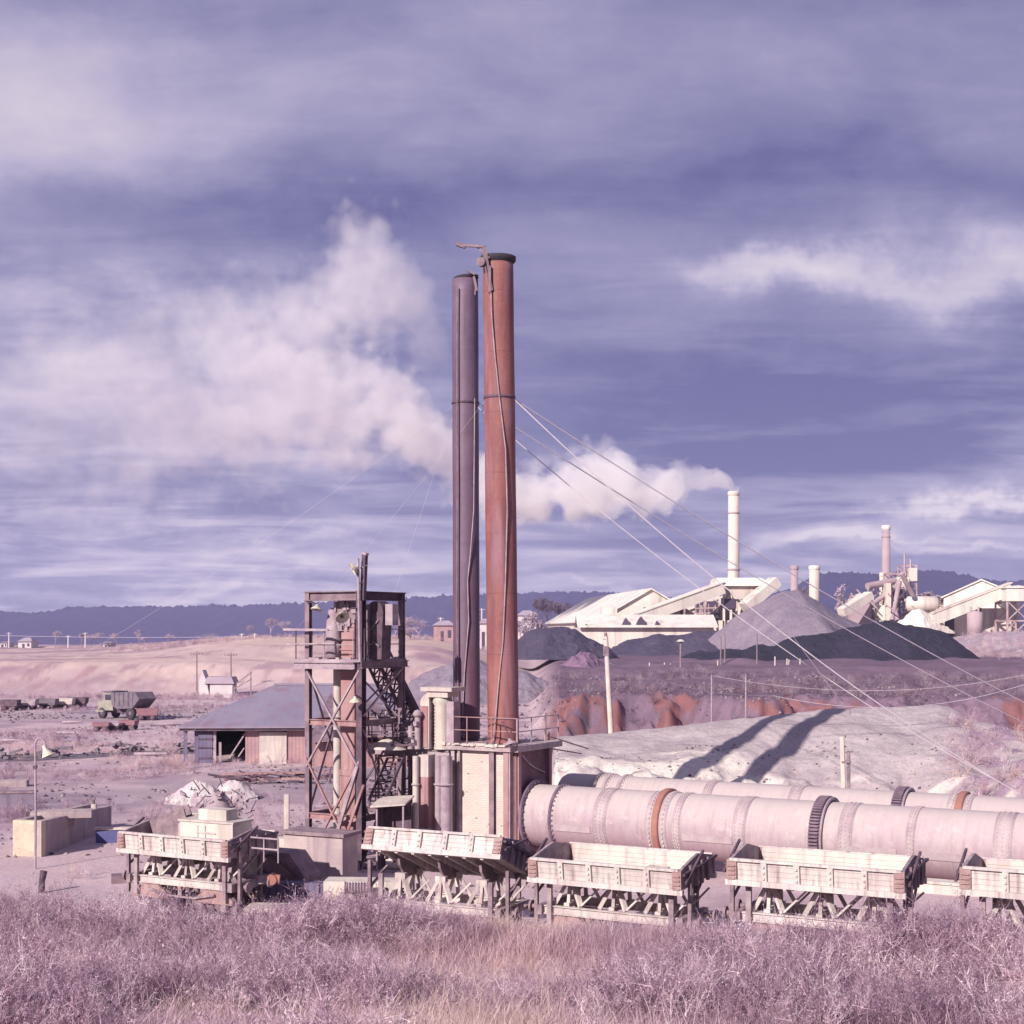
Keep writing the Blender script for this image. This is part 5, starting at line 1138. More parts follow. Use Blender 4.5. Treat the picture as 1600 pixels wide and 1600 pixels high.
# load on the leftmost wagon: cream tank, crate, boards, ladder frame
def on_wagon(o, lx, ly, lz): return Matrix.Rotation(o.rotation_euler.z, 3, 'Z') @ Vector((lx, ly, lz)) + o.location
r = thing('steel_tank', 'cream riveted tank resting in the leftmost wagon', 'tank', on_wagon(ws[0], .35, .35, 1.8), R(-26))
mb = MB(); mb.b2((-.95, -.5, 0), (1.15, .5, 1.05)); mb.build('shell', M['whitewall'], r)
mb = MB(); mb.b2((-1.0, -.54, 1.05), (1.2, .54, 1.11)); mb.b2((-.25, -.53, .5), (-.2, -.5, .95)); mb.b2((.05, -.53, .5), (.1, -.5, .95)); mb.b2((-.25, -.53, .7), (.5, -.5, .74)); mb.build('rim', M['cream'], r)
mb = MB(); mb.b2((-.35, -.3, 1.11), (.75, .3, 1.45)); mb.build('top_box', M['whitewall'], r)
r = thing('loose_boards', 'grey sheets leaning at the left end of the leftmost wagon', 'boards', on_wagon(ws[0], -1.35, .2, 1.8), R(-20))
mb = MB(); mb.beam((-.6, 0, .5), (.7, 0, .95), .9, .06, up=(0, 1, 0)); mb.beam((-.7, .35, .6), (.6, .4, 1.15), .7, .05, up=(0, 1, 0)); mb.build('sheet', M['timber'], r)
mb = MB(); mb.b2((.55, -.35, .2), (.95, .1, .95)); mb.build('box', M['paleiron'], r)
r = thing('timber_crate', 'slatted pale crate showing above the leftmost wagon', 'crate', on_wagon(ws[0], -.8, 1.6, 1.5), R(-28))
mb = MB(); 
for i in range(7): mb.b2((-.6 + i * .17, -.3, .9), (-.48 + i * .17, .3, 1.35))
mb.b2((-.65, -.33, 1.35), (.65, .33, 1.4)); mb.b2((-.6, -.25, -.2), (.6, .25, .9)); mb.build('slats', M['wagon'], r)
r = thing('guard_rail', 'white pipe railing at the right end of the leftmost wagon', 'railing', on_wagon(ws[0], 2.35, -.3, 1.4), R(-28))
mb = MB()
for x in (0, .55, 1.1): mb.tube((x, 0, .4), (x, 0, 1.15), .025, None, 8)
for z in (.8, 1.13): mb.tube((0, 0, z), (1.1, 0, z), .03, None, 8)
mb.build('rail', M['paleiron'], r)

# thin pipes, conduits and dust-caked framing round tower and platform
for i, (px0, px1, py0, py1, Y, n_, lab) in enumerate(((656, 704, 1000, 1032, 56.9, 16, 'tangle of thin conduits and rails between the tower and the arched casing'), (655, 704, 1040, 1106, 57.6, 22, 'tangle of thin pipes and rods below the left end of the platform'), (602, 645, 1060, 1118, 57.6, 14, 'loose rods and conduits leaning inside the foot of the tower'))):
    c = atg((px0 + px1) / 2, Y, PZ(py1, Y)); r = thing('pipe_tangle', lab, 'pipework', c)
    for k_ in range(3):
        mb = MB()
        for j in range(n_ // 3 + 1):
            a = at(random.uniform(px0, px1), random.uniform(py0, py1), Y + random.uniform(-.5, .8)); m_ = random.random()
            b = a + (Vector((0, 0, random.uniform(.5, 1.8))) if m_ < .4 else Vector((random.uniform(.4, 1.4), 0, random.uniform(-.1, .1))) if m_ < .75 else Vector((random.uniform(-.8, .8), 0, random.uniform(.4, 1.2))))
            b.z = min(b.z, PZ(py0, Y) + .2); b.x = min(max(b.x, atg(px0, Y).x), atg(px1, Y).x)
            if (b - a).length > .15: mb.beam(a - c, b - c, random.uniform(.03, .08))
        mb.beam(at(px0, (py0 + py1) / 2 + k_ * 3, Y) - c, at(px1, (py0 + py1) / 2 + k_ * 3, Y) - c, .05)
        mb.build('conduit', M[('paleiron', 'brownsteel', 'darksteel')[k_]], r)
# ------------------------------------------------------------------ guy wires and poles
def wire(name, label, a, b, sag=0., r=.02, m='wire', n=24, cat='wire', group=None, lift=.0):
    a, b = Vector(a), Vector(b); o = thing_mesh = None; mb = MB(); pts = [a.lerp(b, i / n) - Vector((0, 0, sag * 4 * (i / n) * (1 - i / n))) - a for i in range(n + 1)]
    mb.path(pts, r, 5); ob = mb.build(name, M[m], None, a); return tag(ob, label, cat, group)
bR = Vector((rs.location.x + dR.x * 13.4, 56.8, PZ(685, 56.8))); bG = Vector((gs.location.x + dG.x * 14, 59.2, PZ(691, 59.2)))
G = 'guy wires of the two steel chimneys'
wire('guy_wire', 'upper of the two long wires from the red chimney band toward the right edge', bR + Vector((.6, 0, 0)), (gx := Vector((41.5, 88, gz(41.5, 88)))), 1.0, .026, group=G)
wire('guy_wire', 'lower of the two long wires running to the right edge, from the grey chimney band', bG + Vector((.5, 0, .1)), Vector((43, 92, gz(43, 92) - .5)), 1.2, .024, group=G)
aB = at(1306, 1078, 63); aB2 = at(1300, 1074, 64)
wire('guy_wire', 'steep wire from the red chimney band down to the spoil terrace at right', bR + Vector((.55, -.2, 0)), aB, 1.0, .026, group=G)
wire('guy_wire', 'thin steep wire from the grey chimney to the spoil terrace at right', bG + Vector((.5, -.2, -.1)), aB2, 1.0, .02, group=G)
wire('guy_wire', 'faint wire from the grey chimney band down left over the shed', bG + Vector((-.5, 0, 0)), Vector((-46, 104, 0)), 1.5, .004, group=G)
wire('guy_wire', 'faint wire passing behind the grey chimney down to the yard at left', bR + Vector((-.55, .1, 0)), Vector((-24, 96, 0)), 1.2, .004, group=G)
wire('guy_wire', 'short steep wire from the grey chimney down behind the tower', bG + Vector((-.45, .2, -.2)), Vector((-9.5, 70, 0)), .3, .005, group=G)
def pole(label, px, pyt, Y, r=.12, h=None, arms=0, zb=None, name='power_pole', cat='pole', m='timber', group=None, lean=0.):
    x = (px - 800) / F * Y; z = gz(x, Y) - .3 if zb is None else zb; H = PZ(pyt, Y) - z; o = thing(name, label, cat, (x, Y, z), group=group)
    mb = MB(); mb.tube((0, 0, 0), (lean * H, 0, H), r, r * .75, 10); mb.build('shaft', M[m], o)
    for i in range(arms):
        mb = MB(); zz = H - .35 - i * .7; mb.beam((-.9 + lean * zz, -.1, zz), (.9 + lean * zz, -.1, zz), .12); 
        for k in (-.8, -.35, .35, .8): mb.lathe([(.0, 0), (.06, .02), (.06, .14), (0, .18)], (k, -.1, zz + .06), n=6)
        mb.build('crossarm', M[m], o)
    return o, H
zmd = 3.6
o, H = pole('thick white timber pole standing behind the spoil terrace right of the red chimney', 900, 921, 90, .19, m='whitewall', zb=1.2, lean=-.055)
mb = MB(); mb.box((-.055 * H, 0, H - .9), (.32, .32, .6)); mb.tube((-.055 * H, 0, H - .2), (-.05 * H - .05, 0, H + .25), .15, .08, 8); mb.build('insulator_cap', M['timber'], o)
pxs_ = ((1030, 900, 200), )
for lab, px, pt, Y, rr in (('thin straight pole left of two on the slope above the terrace', 999, 959, 113, .09), ('thin straight pole right of two on the slope above the terrace', 1033, 959, 115, .09),
                       ('leaning lamp post before the slate heap', 968, 926, 225, .2), ('left twin post in front of the black heap', 1008, 921, 235, .13), ('right twin post in front of the black heap', 1012, 919, 237, .13),
                       ('single post in front of the lavender cone', 1044, 918, 236, .13)):
    o, H = pole(lab, px, pt, Y, rr, name='post' if 'post' in lab else 'power_pole', cat='post' if 'post' in lab else 'pole', group='thin posts on the clay slope', m='paleiron' if Y < 200 else 'timber')
    if 'lamp' in lab: mb = MB(); mb.lathe([(.7, 0), (.3, .3), (0, .35)], (0, 0, H), n=10); mb.build('lamp_shade', M['offwhite'], o)
for i, px in enumerate((937, 952, 958, 1005, 1062, 1074, 1076, 1087)):
    Y = 228 + i; o, H = pole('short fence post along the foot of the black heap', px, (947, 947, 948, 945, 941, 943, 944, 943)[i], Y, .14, name='fence_post', cat='post', group='short fence posts below the black heap', m='whitewall')
# service wires across the clay cut
p_a = at(900, 945, 90); p_b = at(1245, 962, 120)
wire('service_wire', 'slack wire from the white timber pole across the clay cut to the right', at(898, 948, 90), at(1060, 980, 113), .6, .02, cat='wire', group='service wires over the clay cut')
wire('service_wire', 'slack wire hanging in a shallow curve above the terrace toward the right edge', at(1060, 980, 113), at(1330, 962, 120), 1.6, .02, cat='wire', group='service wires over the clay cut')
wire('service_wire', 'upper slack wire between the two thin poles and the right edge', at(999, 960, 113), at(1330, 955, 120), 1.4, .015, cat='wire', group='service wires over the clay cut')
wire('service_wire', 'thin wire from the guy wire down to the crest of the terrace', at(1080, 921, 78), at(1132, 992, 82), 0, .016, cat='wire', group='service wires over the clay cut')
# white marker post between kilns and terrace
o = thing('marker_post', 'broken white timber post with a split top behind the near kiln', 'post', (atg(1133, 60.5).x, 60.5, 0), R(-20)); H = PZ(1021, 60.5)
mb = MB(); mb.beam((-.05, 0, 0), (-.18, 0, H), .16, .16, up=(0, 1, 0)); mb.build('left_plank', M['whitewall'], o)
mb = MB(); mb.beam((.08, .05, 0), (.08, .05, PZ(1035, 60.5)), .14, .14, up=(0, 1, 0)); mb.box((0, 0, PZ(1046, 60.5)), (.36, .22, .08)); mb.build('right_plank', M['timber'], o)
# wooden rail fence piece right of block (thin rope rails) 
o = thing('ladder_frame', 'thin pale pipe frame beside the right corner of the brown brick end', 'frame', (atg(834, 58.2).x, 58.2, 0))
mb = MB(); H = PZ(997, 58.2); mb.tube((0, 0, 0), (0, 0, H), .04, None, 8); mb.tube((.12, .3, 0), (.12, .3, H - .8), .03, None, 8); mb.tube((0, 0, H - .9), (1.8, 2, H - 1.6), .03, None, 6); mb.tube((0, 0, H - 1.4), (1.5, 2, H - 1.8), .03, None, 6); mb.build('pipe', M['pinkiron'], o)

# ------------------------------------------------------------------ left yard: shed
sx, sy = atg(475, 99).x, 99.; zsg = gz(-18, 100) - .1
sd_ = thing('open_shed', 'low shed with a broad lavender iron roof and dark open bays', 'shed', (sx, sy, 0), R(3))
def sp(px, py, Y): return lc(sd_, at(px, py, Y))
W_ = 15.5; eave = PZ(1010, 99); 
mb = MB(); e = .5
RF = [(-.4, -.9, eave), (W_ + .4, -.9, eave), (W_ + .4, 15.5, eave + .1), (-.4, 15.5, eave + .1), (5.2, 7.0, PZ(969, 106.5)), (W_ - 3.0, 7.0, PZ(969, 106.5))]
RF2 = [(x, y, z - .12) for x, y, z in RF]
mb.add(RF + RF2, [(0, 1, 5, 4), (1, 2, 5), (2, 3, 4, 5), (3, 0, 4), (6, 10, 11, 7), (7, 11, 8), (8, 11, 10, 9), (9, 10, 6), (0, 6, 7, 1), (1, 7, 8, 2), (2, 8, 9, 3), (3, 9, 6, 0)]); mb.build('roof', M['roof'], sd_)
mb = MB(); mb.beam((5.2, 7.0, PZ(969, 106.5) + .04), (W_ - 3, 7.0, PZ(969, 106.5) + .04), .3, .12); mb.build('ridge_cap', M['roof'], sd_)
mb = MB(); mb.b2((-.3, -.75, eave - .3), (W_ + .3, -.62, eave - .13)); mb.build('fascia', M['darksteel'], sd_)
mb = MB(); mb.b2((0, 14.6, -.5), (W_, 14.7, eave)); mb.b2((W_ - .1, 0, -.5), (W_, 14.6, eave)); mb.b2((-.02, 4, -.5), (.08, 14.6, eave)); mb.build('shaded_back_wall', M['sheddark'], sd_)
def bay(name, a, b, m, z0_=-.4, z1_=None, y=0.):
    mb = MB(); mb.b2((a, y - .05, z0_), (b, y + .05, (z1_ or eave - .3))); return mb.build(name, M[m], sd_)
u_ = 99 / F
def fx(px): return (px - 475) * u_
bay('post', fx(473), fx(476.5), 'shedblue'); bay('post', fx(484), fx(487.5), 'shedblue', y=-.1)
d_ = bay('door', fx(488), fx(502), 'shedblue', y=-.25)
for zz in (.3, 1.0, 1.6, 2.0): mb = MB(); mb.b2((fx(488), -.36, zz), (fx(502), -.31, zz + .09)); mb.build('door_rail', M['darksteel'], d_)
bay('post', fx(502.5), fx(505.5), 'paleiron', y=-.2)
bay('post', fx(508), fx(510.5), 'paleiron', z1_=1.4, y=-.1)
mb = MB(); mb.beam((fx(518), -.1, .3), (fx(534), -.1, 2.0), .09); mb.beam((fx(527), -.1, .4), (fx(533), -.1, 1.0), .08); mb.build('prop', M['paleiron'], sd_)
w1_ = bay('front_wall', fx(534), fx(572), 'shedwall'); bay('door', fx(548), fx(575), 'cream', y=-.12, z1_=eave - .45); bay('front_wall', fx(575), fx(598), 'shedwall'); bay('front_wall', fx(598), fx(700), 'brownsteel')
o = thing('gable_lean_to', 'brown weathered lean-to roof at the right end of the open shed, behind the tower', 'shed', (atg(650, 96).x, 96, 0), 0)
mb = MB(); a, b = -3.4, 3.2; mb.add([(a, -1, 1.8), (b, -1, 2.3), (b, 7, 3.4), (a + .5, 7, 4.6), (a, -1, 1.65), (b, -1, 2.15), (b, 7, 3.25), (a + .5, 7, 4.45)], [(0, 1, 2, 3), (7, 6, 5, 4), (0, 4, 5, 1), (1, 5, 6, 2), (2, 6, 7, 3), (3, 7, 4, 0)]); mb.build('roof', M['brownsteel'], o)
mb = MB(); mb.b2((a + .2, 0, -.4), (b - .2, 6, 1.6)); mb.build('wall', M['pinkiron'], o)
# debris rails before the shed
o = thing('scrap_pile', 'low tangle of dark scrap iron and rails before the shed', 'scrap', (atg(565, 86).x, 86, gz(-14, 86)))
mb = MB()
for i in range(46):
    a = Vector((random.uniform(-3, 3), random.uniform(-1.2, 1.2), random.uniform(.05, .45))); b = a + Vector((random.uniform(-1.4, 1.4), random.uniform(-.5, .5), random.uniform(-.2, .3))); b.z = max(.03, b.z); mb.beam(a, b, random.uniform(.06, .14))
mb.build('scrap_iron', M['darksteel'], o)
mb = MB(); mb.beam((-3.2, -.2, .5), (3.2, .1, .62), .12); mb.beam((-3, -.6, .2), (2.5, -.4, .3), .14); mb.build('rail', M['pinkiron'], o)
# ------------------------------------------------------------------ haul truck
tr = tr_ = thing('dump_truck', 'old cream cabbed dump truck with a raised grey body, parked on the yard road', 'truck', (atg(414, 148).x, 148, gz(atg(414, 148).x, 148)), R(-34))
S = 1.0
mb = MB(); mb.prism([(-2.5, .95), (-2.5, 2.0), (-2.35, 2.95), (-.85, 2.95), (-.75, 2.0), (-.75, .95)], -1.15, 1.05); mb.build('cab', M['truckcream'], tr)
mb = MB(); mb.b2((-2.7, -1.3, 2.97), (-.7, 1.2, 3.07)); mb.build('cab_roof', M['truckgrey'], tr)
mb = MB(); mb.b2((-2.53, -.9, 2.15), (-2.38, .85, 2.75)); mb.b2((-2.1, -1.19, 2.1), (-1.1, -1.13, 2.7)); mb.build('window', M['glass'], tr)
mb = MB(); mb.b2((-3.5, -1.0, .95), (-2.52, .85, 1.95)); mb.b2((-3.7, -1.3, .75), (-2.3, 1.3, .95)); mb.build('bonnet', M['truckcream'], tr)
mb = MB(); mb.b2((-3.57, -.75, 1.05), (-3.5, .6, 1.8)); mb.build('grille', M['truckgrey'], tr)
for y in (-.9, .7): mb = MB(); mb.tube((-3.66, y, 1.5), (-3.56, y, 1.5), .12, None, 10); mb.build('headlight', M['offwhite'], tr)
mb = MB(); mb.prism([(-.7, 1.55), (-1.0, 2.95), (3.4, 3.05), (4.1, 2.35), (2.9, 1.3), (.2, 1.15)], -1.35, 1.35); mb.build('dump_body', M['truckgrey'], tr)
mb = MB()
for x in (-.3, .5, 1.3, 2.1, 2.9): mb.b2((x, -1.43, 1.5), (x + .14, -1.35, 2.95))
mb.build('body_rib', M['truckgrey'], tr)
mb = MB(); mb.b2((-2.6, -.5, .7), (3.2, .5, 1.1)); mb.build('chassis', M['darksteel'], tr)
for x, y in ((-2.7, -1.0), (-2.7, 1.0), (2.3, -1.0), (2.3, 1.0)):
    rw_ = .62 if x < 0 else .7; mb = MB(); mb.lathe([(.3, -.25), (rw_ - .08, -.27), (rw_, -.15), (rw_, .15), (rw_ - .08, .27), (.3, .25)], (x, y, rw_), 'Y', 20); wh = mb.build('wheel', M['tyre'], tr)
    mb = MB(); mb.lathe([(0, -.22), (.3, -.2), (.32, 0), (.3, .2), (0, .22)], (x, y, rw_), 'Y', 14); mb.build('rim', M['truckgrey'], wh)
tr.scale = (.84, .84, .92)
def block(name, label, cat, px, Y, d, m, rz=0., z=0., parts=None, group=None):
    x = (px - 800) / F * Y; o = thing(name, label, cat, (x, Y, gz(x, Y) + z), rz, group); mb = MB(); mb.b2((-d[0] / 2, -d[1] / 2, -.15), (d[0] / 2, d[1] / 2, d[2])); mb.build('body', M[m], o); return o
def small_wagon(label, px, Y, m, rz, s=1., group=None):
    x = (px - 800) / F * Y; o = thing('mine_tub', label, 'tub', (x, Y, gz(x, Y)), rz, group)
    mb = MB(); mb.prism([(-1.2 * s, .5), (1.2 * s, .5), (1.35 * s, 1.5 * s), (-1.35 * s, 1.5 * s)], -.6, .6); mb.build('tub_body', M[m], o)
    mb = MB(); mb.b2((-1.1 * s, -.45, .35), (1.1 * s, .45, .5)); mb.build('frame', M['darksteel'], o)
    for a in (-.7 * s, .7 * s):
        for y in (-.5, .5): mb = MB(); mb.lathe([(0, -.06), (.27, -.06), (.27, .06), (0, .06)], (a, y, .27), 'Y', 12); mb.build('wheel', M['darksteel'], o)
    return o
g_ = 'small tubs and machines round the dump truck'
small_wagon('faded red tub standing behind the rear wheel of the dump truck', 437, 146, 'red', R(10), .8, g_)
small_wagon('low faded red tub lying in front of the dump truck', 418, 132, 'red', R(-5), .6, g_)
small_wagon('pinkish tub at the left of the machines before the dump truck', 391, 130, 'red', R(8), .55, g_)
small_wagon('pale grey tub between the two red ones before the dump truck', 404, 131, 'paleiron', R(-8), .5, g_)
g_ = 'dark rail tubs along the far left track'
for px, lab, m_ in ((300, 'dark tub at the left edge of the far track', 'darksteel'), (318, 'pale patched tub second along the far track', 'paleiron'), (338, 'dark low tub third along the far track', 'truckgrey'), (355, 'cream sided tub near the right end of the far track', 'cream'), (368, 'dark tub at the right end of the far track', 'darksteel')):
    small_wagon(lab, px, 163 + (px - 300) * .1, m_, R(-3), .8, g_)
# far hut
o = thing('white_hut', 'small white hut with a steep end and a low roofed body on the quarry floor', 'hut', (atg(508, 193).x, 193, gz(atg(508, 193).x, 193) - .1))
hh_ = PZ(968, 193) - o.location.z
mb = MB(); mb.b2((-1.2, 0, 0), (1.8, 3, hh_)); mb.build('wall', M['housew'], o); mb = MB(); mb.prism([(-2.6, 0), (-2.6, hh_ + .6), (-2.2, hh_ + 1.8), (-1.6, hh_ + .2), (-1.2, 0)], 0, 2.4); mb.build('end_wall', M['housew'], o)
mb = MB(); mb.prism([(-1.9, hh_), (2.1, hh_), (1.7, hh_ + .9), (-1.5, hh_ + .9)], -.3, 3.2); mb.build('roof', M['houser'], o)
mb = MB(); mb.beam((2.0, .2, 0), (2.0, .2, hh_ + .3), .15); mb.beam((4.2, .2, 0), (4.2, .2, hh_ + 1.6), .15); mb.beam((1.8, .2, hh_ * .6), (4.3, .2, hh_ * 1.3), .14); mb.beam((2, .2, hh_ * .9), (4.3, .2, hh_ + 1.5), .14); mb.build('ramp_frame', M['timber'], o)
for px, pt, Y, lab in ((486, 936, 200, 'tall thin pole left of the white hut'), (520, 937, 200, 'tall thin pole right of the white hut')):
    pole(lab, px, pt, Y, .11, arms=1, group='poles by the white hut')
# distant houses, poles, trees along the plateau
def house(label, px0, px1, pyr, pye, pyb, Y, m='housew'):
    a, b = atg(px0, Y).x, atg(px1, Y).x; zb = min(PZ(pyb, Y), gz((a + b) / 2, Y)) - .5; o = thing('farm_house', label, 'house', ((a + b) / 2, Y, zb), group='houses on the far skyline of the quarry'); w_ = (b - a) / 2
    mb = MB(); ze = PZ(pye, Y) - zb; zr = PZ(pyr, Y) - zb; mb.b2((-w_, 0, 0), (w_, 8, ze)); mb.build('wall', M[m], o)
    mb = MB(); v = [(-w_ - .5, -.6, ze), (w_ + .5, -.6, ze), (w_ + .5, 8.6, ze), (-w_ - .5, 8.6, ze), (-w_ * .45, 4, zr), (w_ * .45, 4, zr)]; mb.add(v, [(0, 1, 5, 4), (1, 2, 5), (2, 3, 4, 5), (3, 0, 4), (3, 2, 1, 0)]); mb.build('roof', M['houser'], o)
    mb = MB(); mb.b2((-.9, -.04, 0), (.0, -.0, ze * .7)); mb.b2((w_ * .4, -.04, ze * .35), (w_ * .75, 0, ze * .75)); mb.build('window', M['fdark'], o)
house('house with a broad hipped roof second from the left on the skyline', 308, 321, 922, 926, 931, 560)
house('small white box house at the left edge of the skyline', 290, 297, 926, 927, 930, 560)
house('tiny white roofed house left of the centre trees on the skyline', 393, 400, 926, 928, 931, 560)
house('low pale roofed house on the skyline above the white hut', 516, 534, 922, 925, 929, 470, 'shedwall')
house('pinkish house right of the tower on the skyline', 722, 742, 905, 910, 922, 420, 'shedwall')
house('pale house showing between the two chimneys', 768, 778, 903, 908, 920, 420, 'housew')
house('small house behind the bare trees right of the red chimney', 806, 824, 895, 900, 914, 470, 'housew')
for i, (px, pt, Y) in enumerate(((299, 917, 540), (358, 920, 545), (375, 917, 545), (531, 918, 500), (537, 920, 505), (544, 918, 500), (623, 912, 480), (729, 902, 430), (770, 893, 430))):
    pole(('first', 'second', 'third', 'fourth', 'fifth', 'sixth', 'seventh', 'eighth', 'ninth')[i] + ' pole from the left along the far skyline', px, pt, Y, .32, arms=1, m='housew', group='poles along the far skyline')
wire('power_line', 'thin line strung between the poles on the left skyline', at(288, 920, 540), at(544, 921, 500), .5, .045, group='thin skyline wires', cat='wire')

def tree(label, px, pyt, Y, wpx, style=0, group='trees on the far skyline', seed=0, zb=None):
    rnd = random.Random(seed * 7 + 3); x = (px - 800) / F * Y; z = (gz(x, Y) if zb is None else zb) - .3; H = PZ(pyt, Y) - z; Wt = wpx / 2 / F * Y
    o = thing('bare_tree' if style == 0 else 'leafy_tree', label, 'tree', (x, Y, z), group=group)
    mb = MB(); tips = []
    def limb(p, d, l, r_, k):
        q = p + d * l; mb.tube(p, q, r_, r_ * .65, 5, False)
        if k == 0: tips.append(q); return
        for i in range(3 if k > 1 else 2):
            dd = (d + Vector((rnd.uniform(-.75, .75), rnd.uniform(-.75, .75), rnd.uniform(-.1, .45)))).normalized(); limb(q, dd, l * rnd.uniform(.6, .85), r_ * .62, k - 1)
    limb(Vector((0, 0, 0)), Vector((rnd.uniform(-.08, .08), 0, 1)), H * .3, H * .028, 4)
    mx = max(1e-3, max(abs(v[0]) for v in mb.v)); mz = max(v[2] for v in mb.v)
    fx_ = Wt / mx; fz = H * .97 / mz
    mb.v = [(v[0] * (fx_ if v[2] > H * .2 else 1), v[1] * fx_, v[2] * fz) for v in mb.v]; mb.build('trunk', M['bark'], o)
    tips = [Vector((t_.x * fx_, t_.y * fx_, t_.z * fz)) for t_ in tips]
    N = 30 if style == 0 else 54; V = []; Fc = []; s = H * (.02 if style == 0 else .024)
    for t_ in tips:
        for k in range(int(N / 3)):
            c = t_ + Vector((rnd.gauss(0, 1), rnd.gauss(0, 1), rnd.gauss(0, .8))) * (Wt * (.13 if style else .11))
            a = Vector((rnd.uniform(-1, 1), rnd.uniform(-1, 1), rnd.uniform(-1, 1))).normalized(); b = a.orthogonal().normalized(); i = len(V)
            V += [c - a * s, c + b * s * .7, c + a * s, c - b * s * .7]; Fc.append((i, i + 1, i + 2, i + 3))
    mb = MB(); mb.add(V, Fc); mb.build('crown', M['leafpale'] if style != 2 else M['leafdark'], o)
TRL = [(345,917,560,8,0,'slim bare tree left of the skyline houses pole pair'),(371,920,555,6,0,'thin bare tree by the third skyline pole'),(381,921,560,9,0,'wide bare tree just right of the third skyline pole'),(390,919,556,9,0,'bare tree close above the tiny white roofed house'),
 (406,920,550,9,1,'round pale tree right of the tiny white roofed house'),(429,916,540,8,0,'tall forked bare tree at the middle of the left skyline'),(434,924,545,6,1,'small bush like tree beside the tall forked one'),(457,921,530,8,1,'rounded pale tree between the forked tree and the large bush'),
 (497,921,510,16,1,'broad pale bushy tree left of the low roofed skyline house'),(541,912,520,8,0,'bare tree rising right of the low roofed skyline house'),
 (560,905,520,10,0,'tall bare tree left of the tower top'),(575,908,515,12,0,'spreading bare tree nearest the left tower post'),
 (668,906,430,12,1,'pale tree seen through the right half of the tower'),(684,905,428,13,0,'bare tree seen by the right tower post'),(708,904,440,24,1,'wide pale tree just right of the tower'),(698,914,430,14,1,'low bush tree at the right foot of the tower skyline'),
 (750,910,425,10,1,'pale tree between the grey and red chimneys'),(812,903,400,18,1,'low pale tree right of the red chimney'),(834,884,600,18,1,'tall pale tree left of the largest plant shed'),(851,890,605,20,1,'broad pale tree touching the largest plant shed'),(822,899,410,16,1,'middle pale tree in the clump left of the plant'),
 (1131,871,470,14,0,'bare pine like tree between the cream chimney and the pointed lean-to'),(1090,873,560,10,0,'thin bare tree between the two short chimneys'),(1086,878,540,8,0,'small bare tree right of the pinkish chimney'),
 (1214,878,500,20,1,'low pale tree left of the gabled plant building'),(1222,882,495,14,1,'rounded tree against the left wall of the gabled plant building')]
for i, (px, pt, Y, w_, st, lab) in enumerate(TRL): tree(lab, px, pt - 2, Y, w_ * 1.3, st, seed=i + 1)

# ------------------------------------------------------------------ left foreground blocks
def cblock(name, label, cat, px, pyb, Y, rz, d, m, cap=None):
    x = (px - 800) / F * Y; o = thing(name, label, cat, (x, Y, PZ(pyb, Y)), rz); mb = MB(); mb.b2((0, 0, -.3), (d[0], d[1], d[2])); mb.build('wall', M[m], o); return o
# the box: corner nearest at px 330; short lit face goes left, long shaded face recedes right
Yb = 58.0; o = thing('concrete_bunker', 'long open concrete box with a sunlit cream narrow end, left of the wagons', 'bunker', (atg(331, Yb).x, Yb, PZ(1139, Yb)), R(0))
b0 = o.location.z; ztb = PZ(1105, Yb) - b0
Pn = Vector((0, 0)); Pl = Vector((-1.25, .35)); Pr = (atg(401, 66).xy - atg(331, Yb).xy)
Dl = Vector(Pl); Dr = Vector(Pr)
def wallseg(mb, a, b, t, z0_, z1a, z1b=None):
    z1b = z1b if z1b is not None else z1a; a, b = Vector(a), Vector(b); n = Vector((b - a).yx); n = Vector((-n.x, n.y)).normalized() * t
    if True:
        d = (b - a).normalized(); n = Vector((-d.y, d.x)) * t
    c = [(a.x, a.y), (b.x, b.y), (b.x + n.x, b.y + n.y), (a.x + n.x, a.y + n.y)]
    mb.add([(c[0][0], c[0][1], z0_), (c[1][0], c[1][1], z0_), (c[2][0], c[2][1], z0_), (c[3][0], c[3][1], z0_), (c[0][0], c[0][1], z1a), (c[1][0], c[1][1], z1b), (c[2][0], c[2][1], z1b), (c[3][0], c[3][1], z1a)], [(3, 2, 1, 0), (4, 5, 6, 7), (0, 1, 5, 4), (1, 2, 6, 5), (2, 3, 7, 6), (3, 0, 4, 7)])
mb = MB(); wallseg(mb, Pl, Pn, .3, -.6, ztb); mb.build('end_wall', M['yellowc'], o)  # paler yellow-cream than the sides; sunlight on this end put into colour
mb = MB(); wallseg(mb, Pn + Vector((.003, .003)), Pr, .3, -.6, ztb - .002, ztb - .35); mb.build('side_wall', M['concrete'], o)
mb = MB(); wallseg(mb, Pl + Dr * .99, Pl + Dr.normalized() * .3, .3, -.6, ztb - .3, ztb - .005); mb.build('side_wall', M['concrete'], o)
mb = MB(); a = Pl + Vector((.25, .3)); 
zf = ztb - .22
mb.add([(Pl.x, Pl.y, zf), (Pn.x, Pn.y, zf), (Pr.x, Pr.y, zf - .33), (Pl.x + Pr.x, Pl.y + Pr.y, zf - .33)], [(0, 1, 2, 3)]); mb.build('fill_soil', M['timber'], o)
q = thing('concrete_slab', 'thick pale slab lying across the top of the long concrete box', 'slab', (atg(352, 61).x, 61, PZ(1101, 61)), R(12)); mb = MB(); mb.b2((-1.25, -.4, 0), (1.2, .5, .28)); mb.b2((-.5, -.2, -.35), (.5, .3, 0)); mb.build('slab', M['concrete'], q)
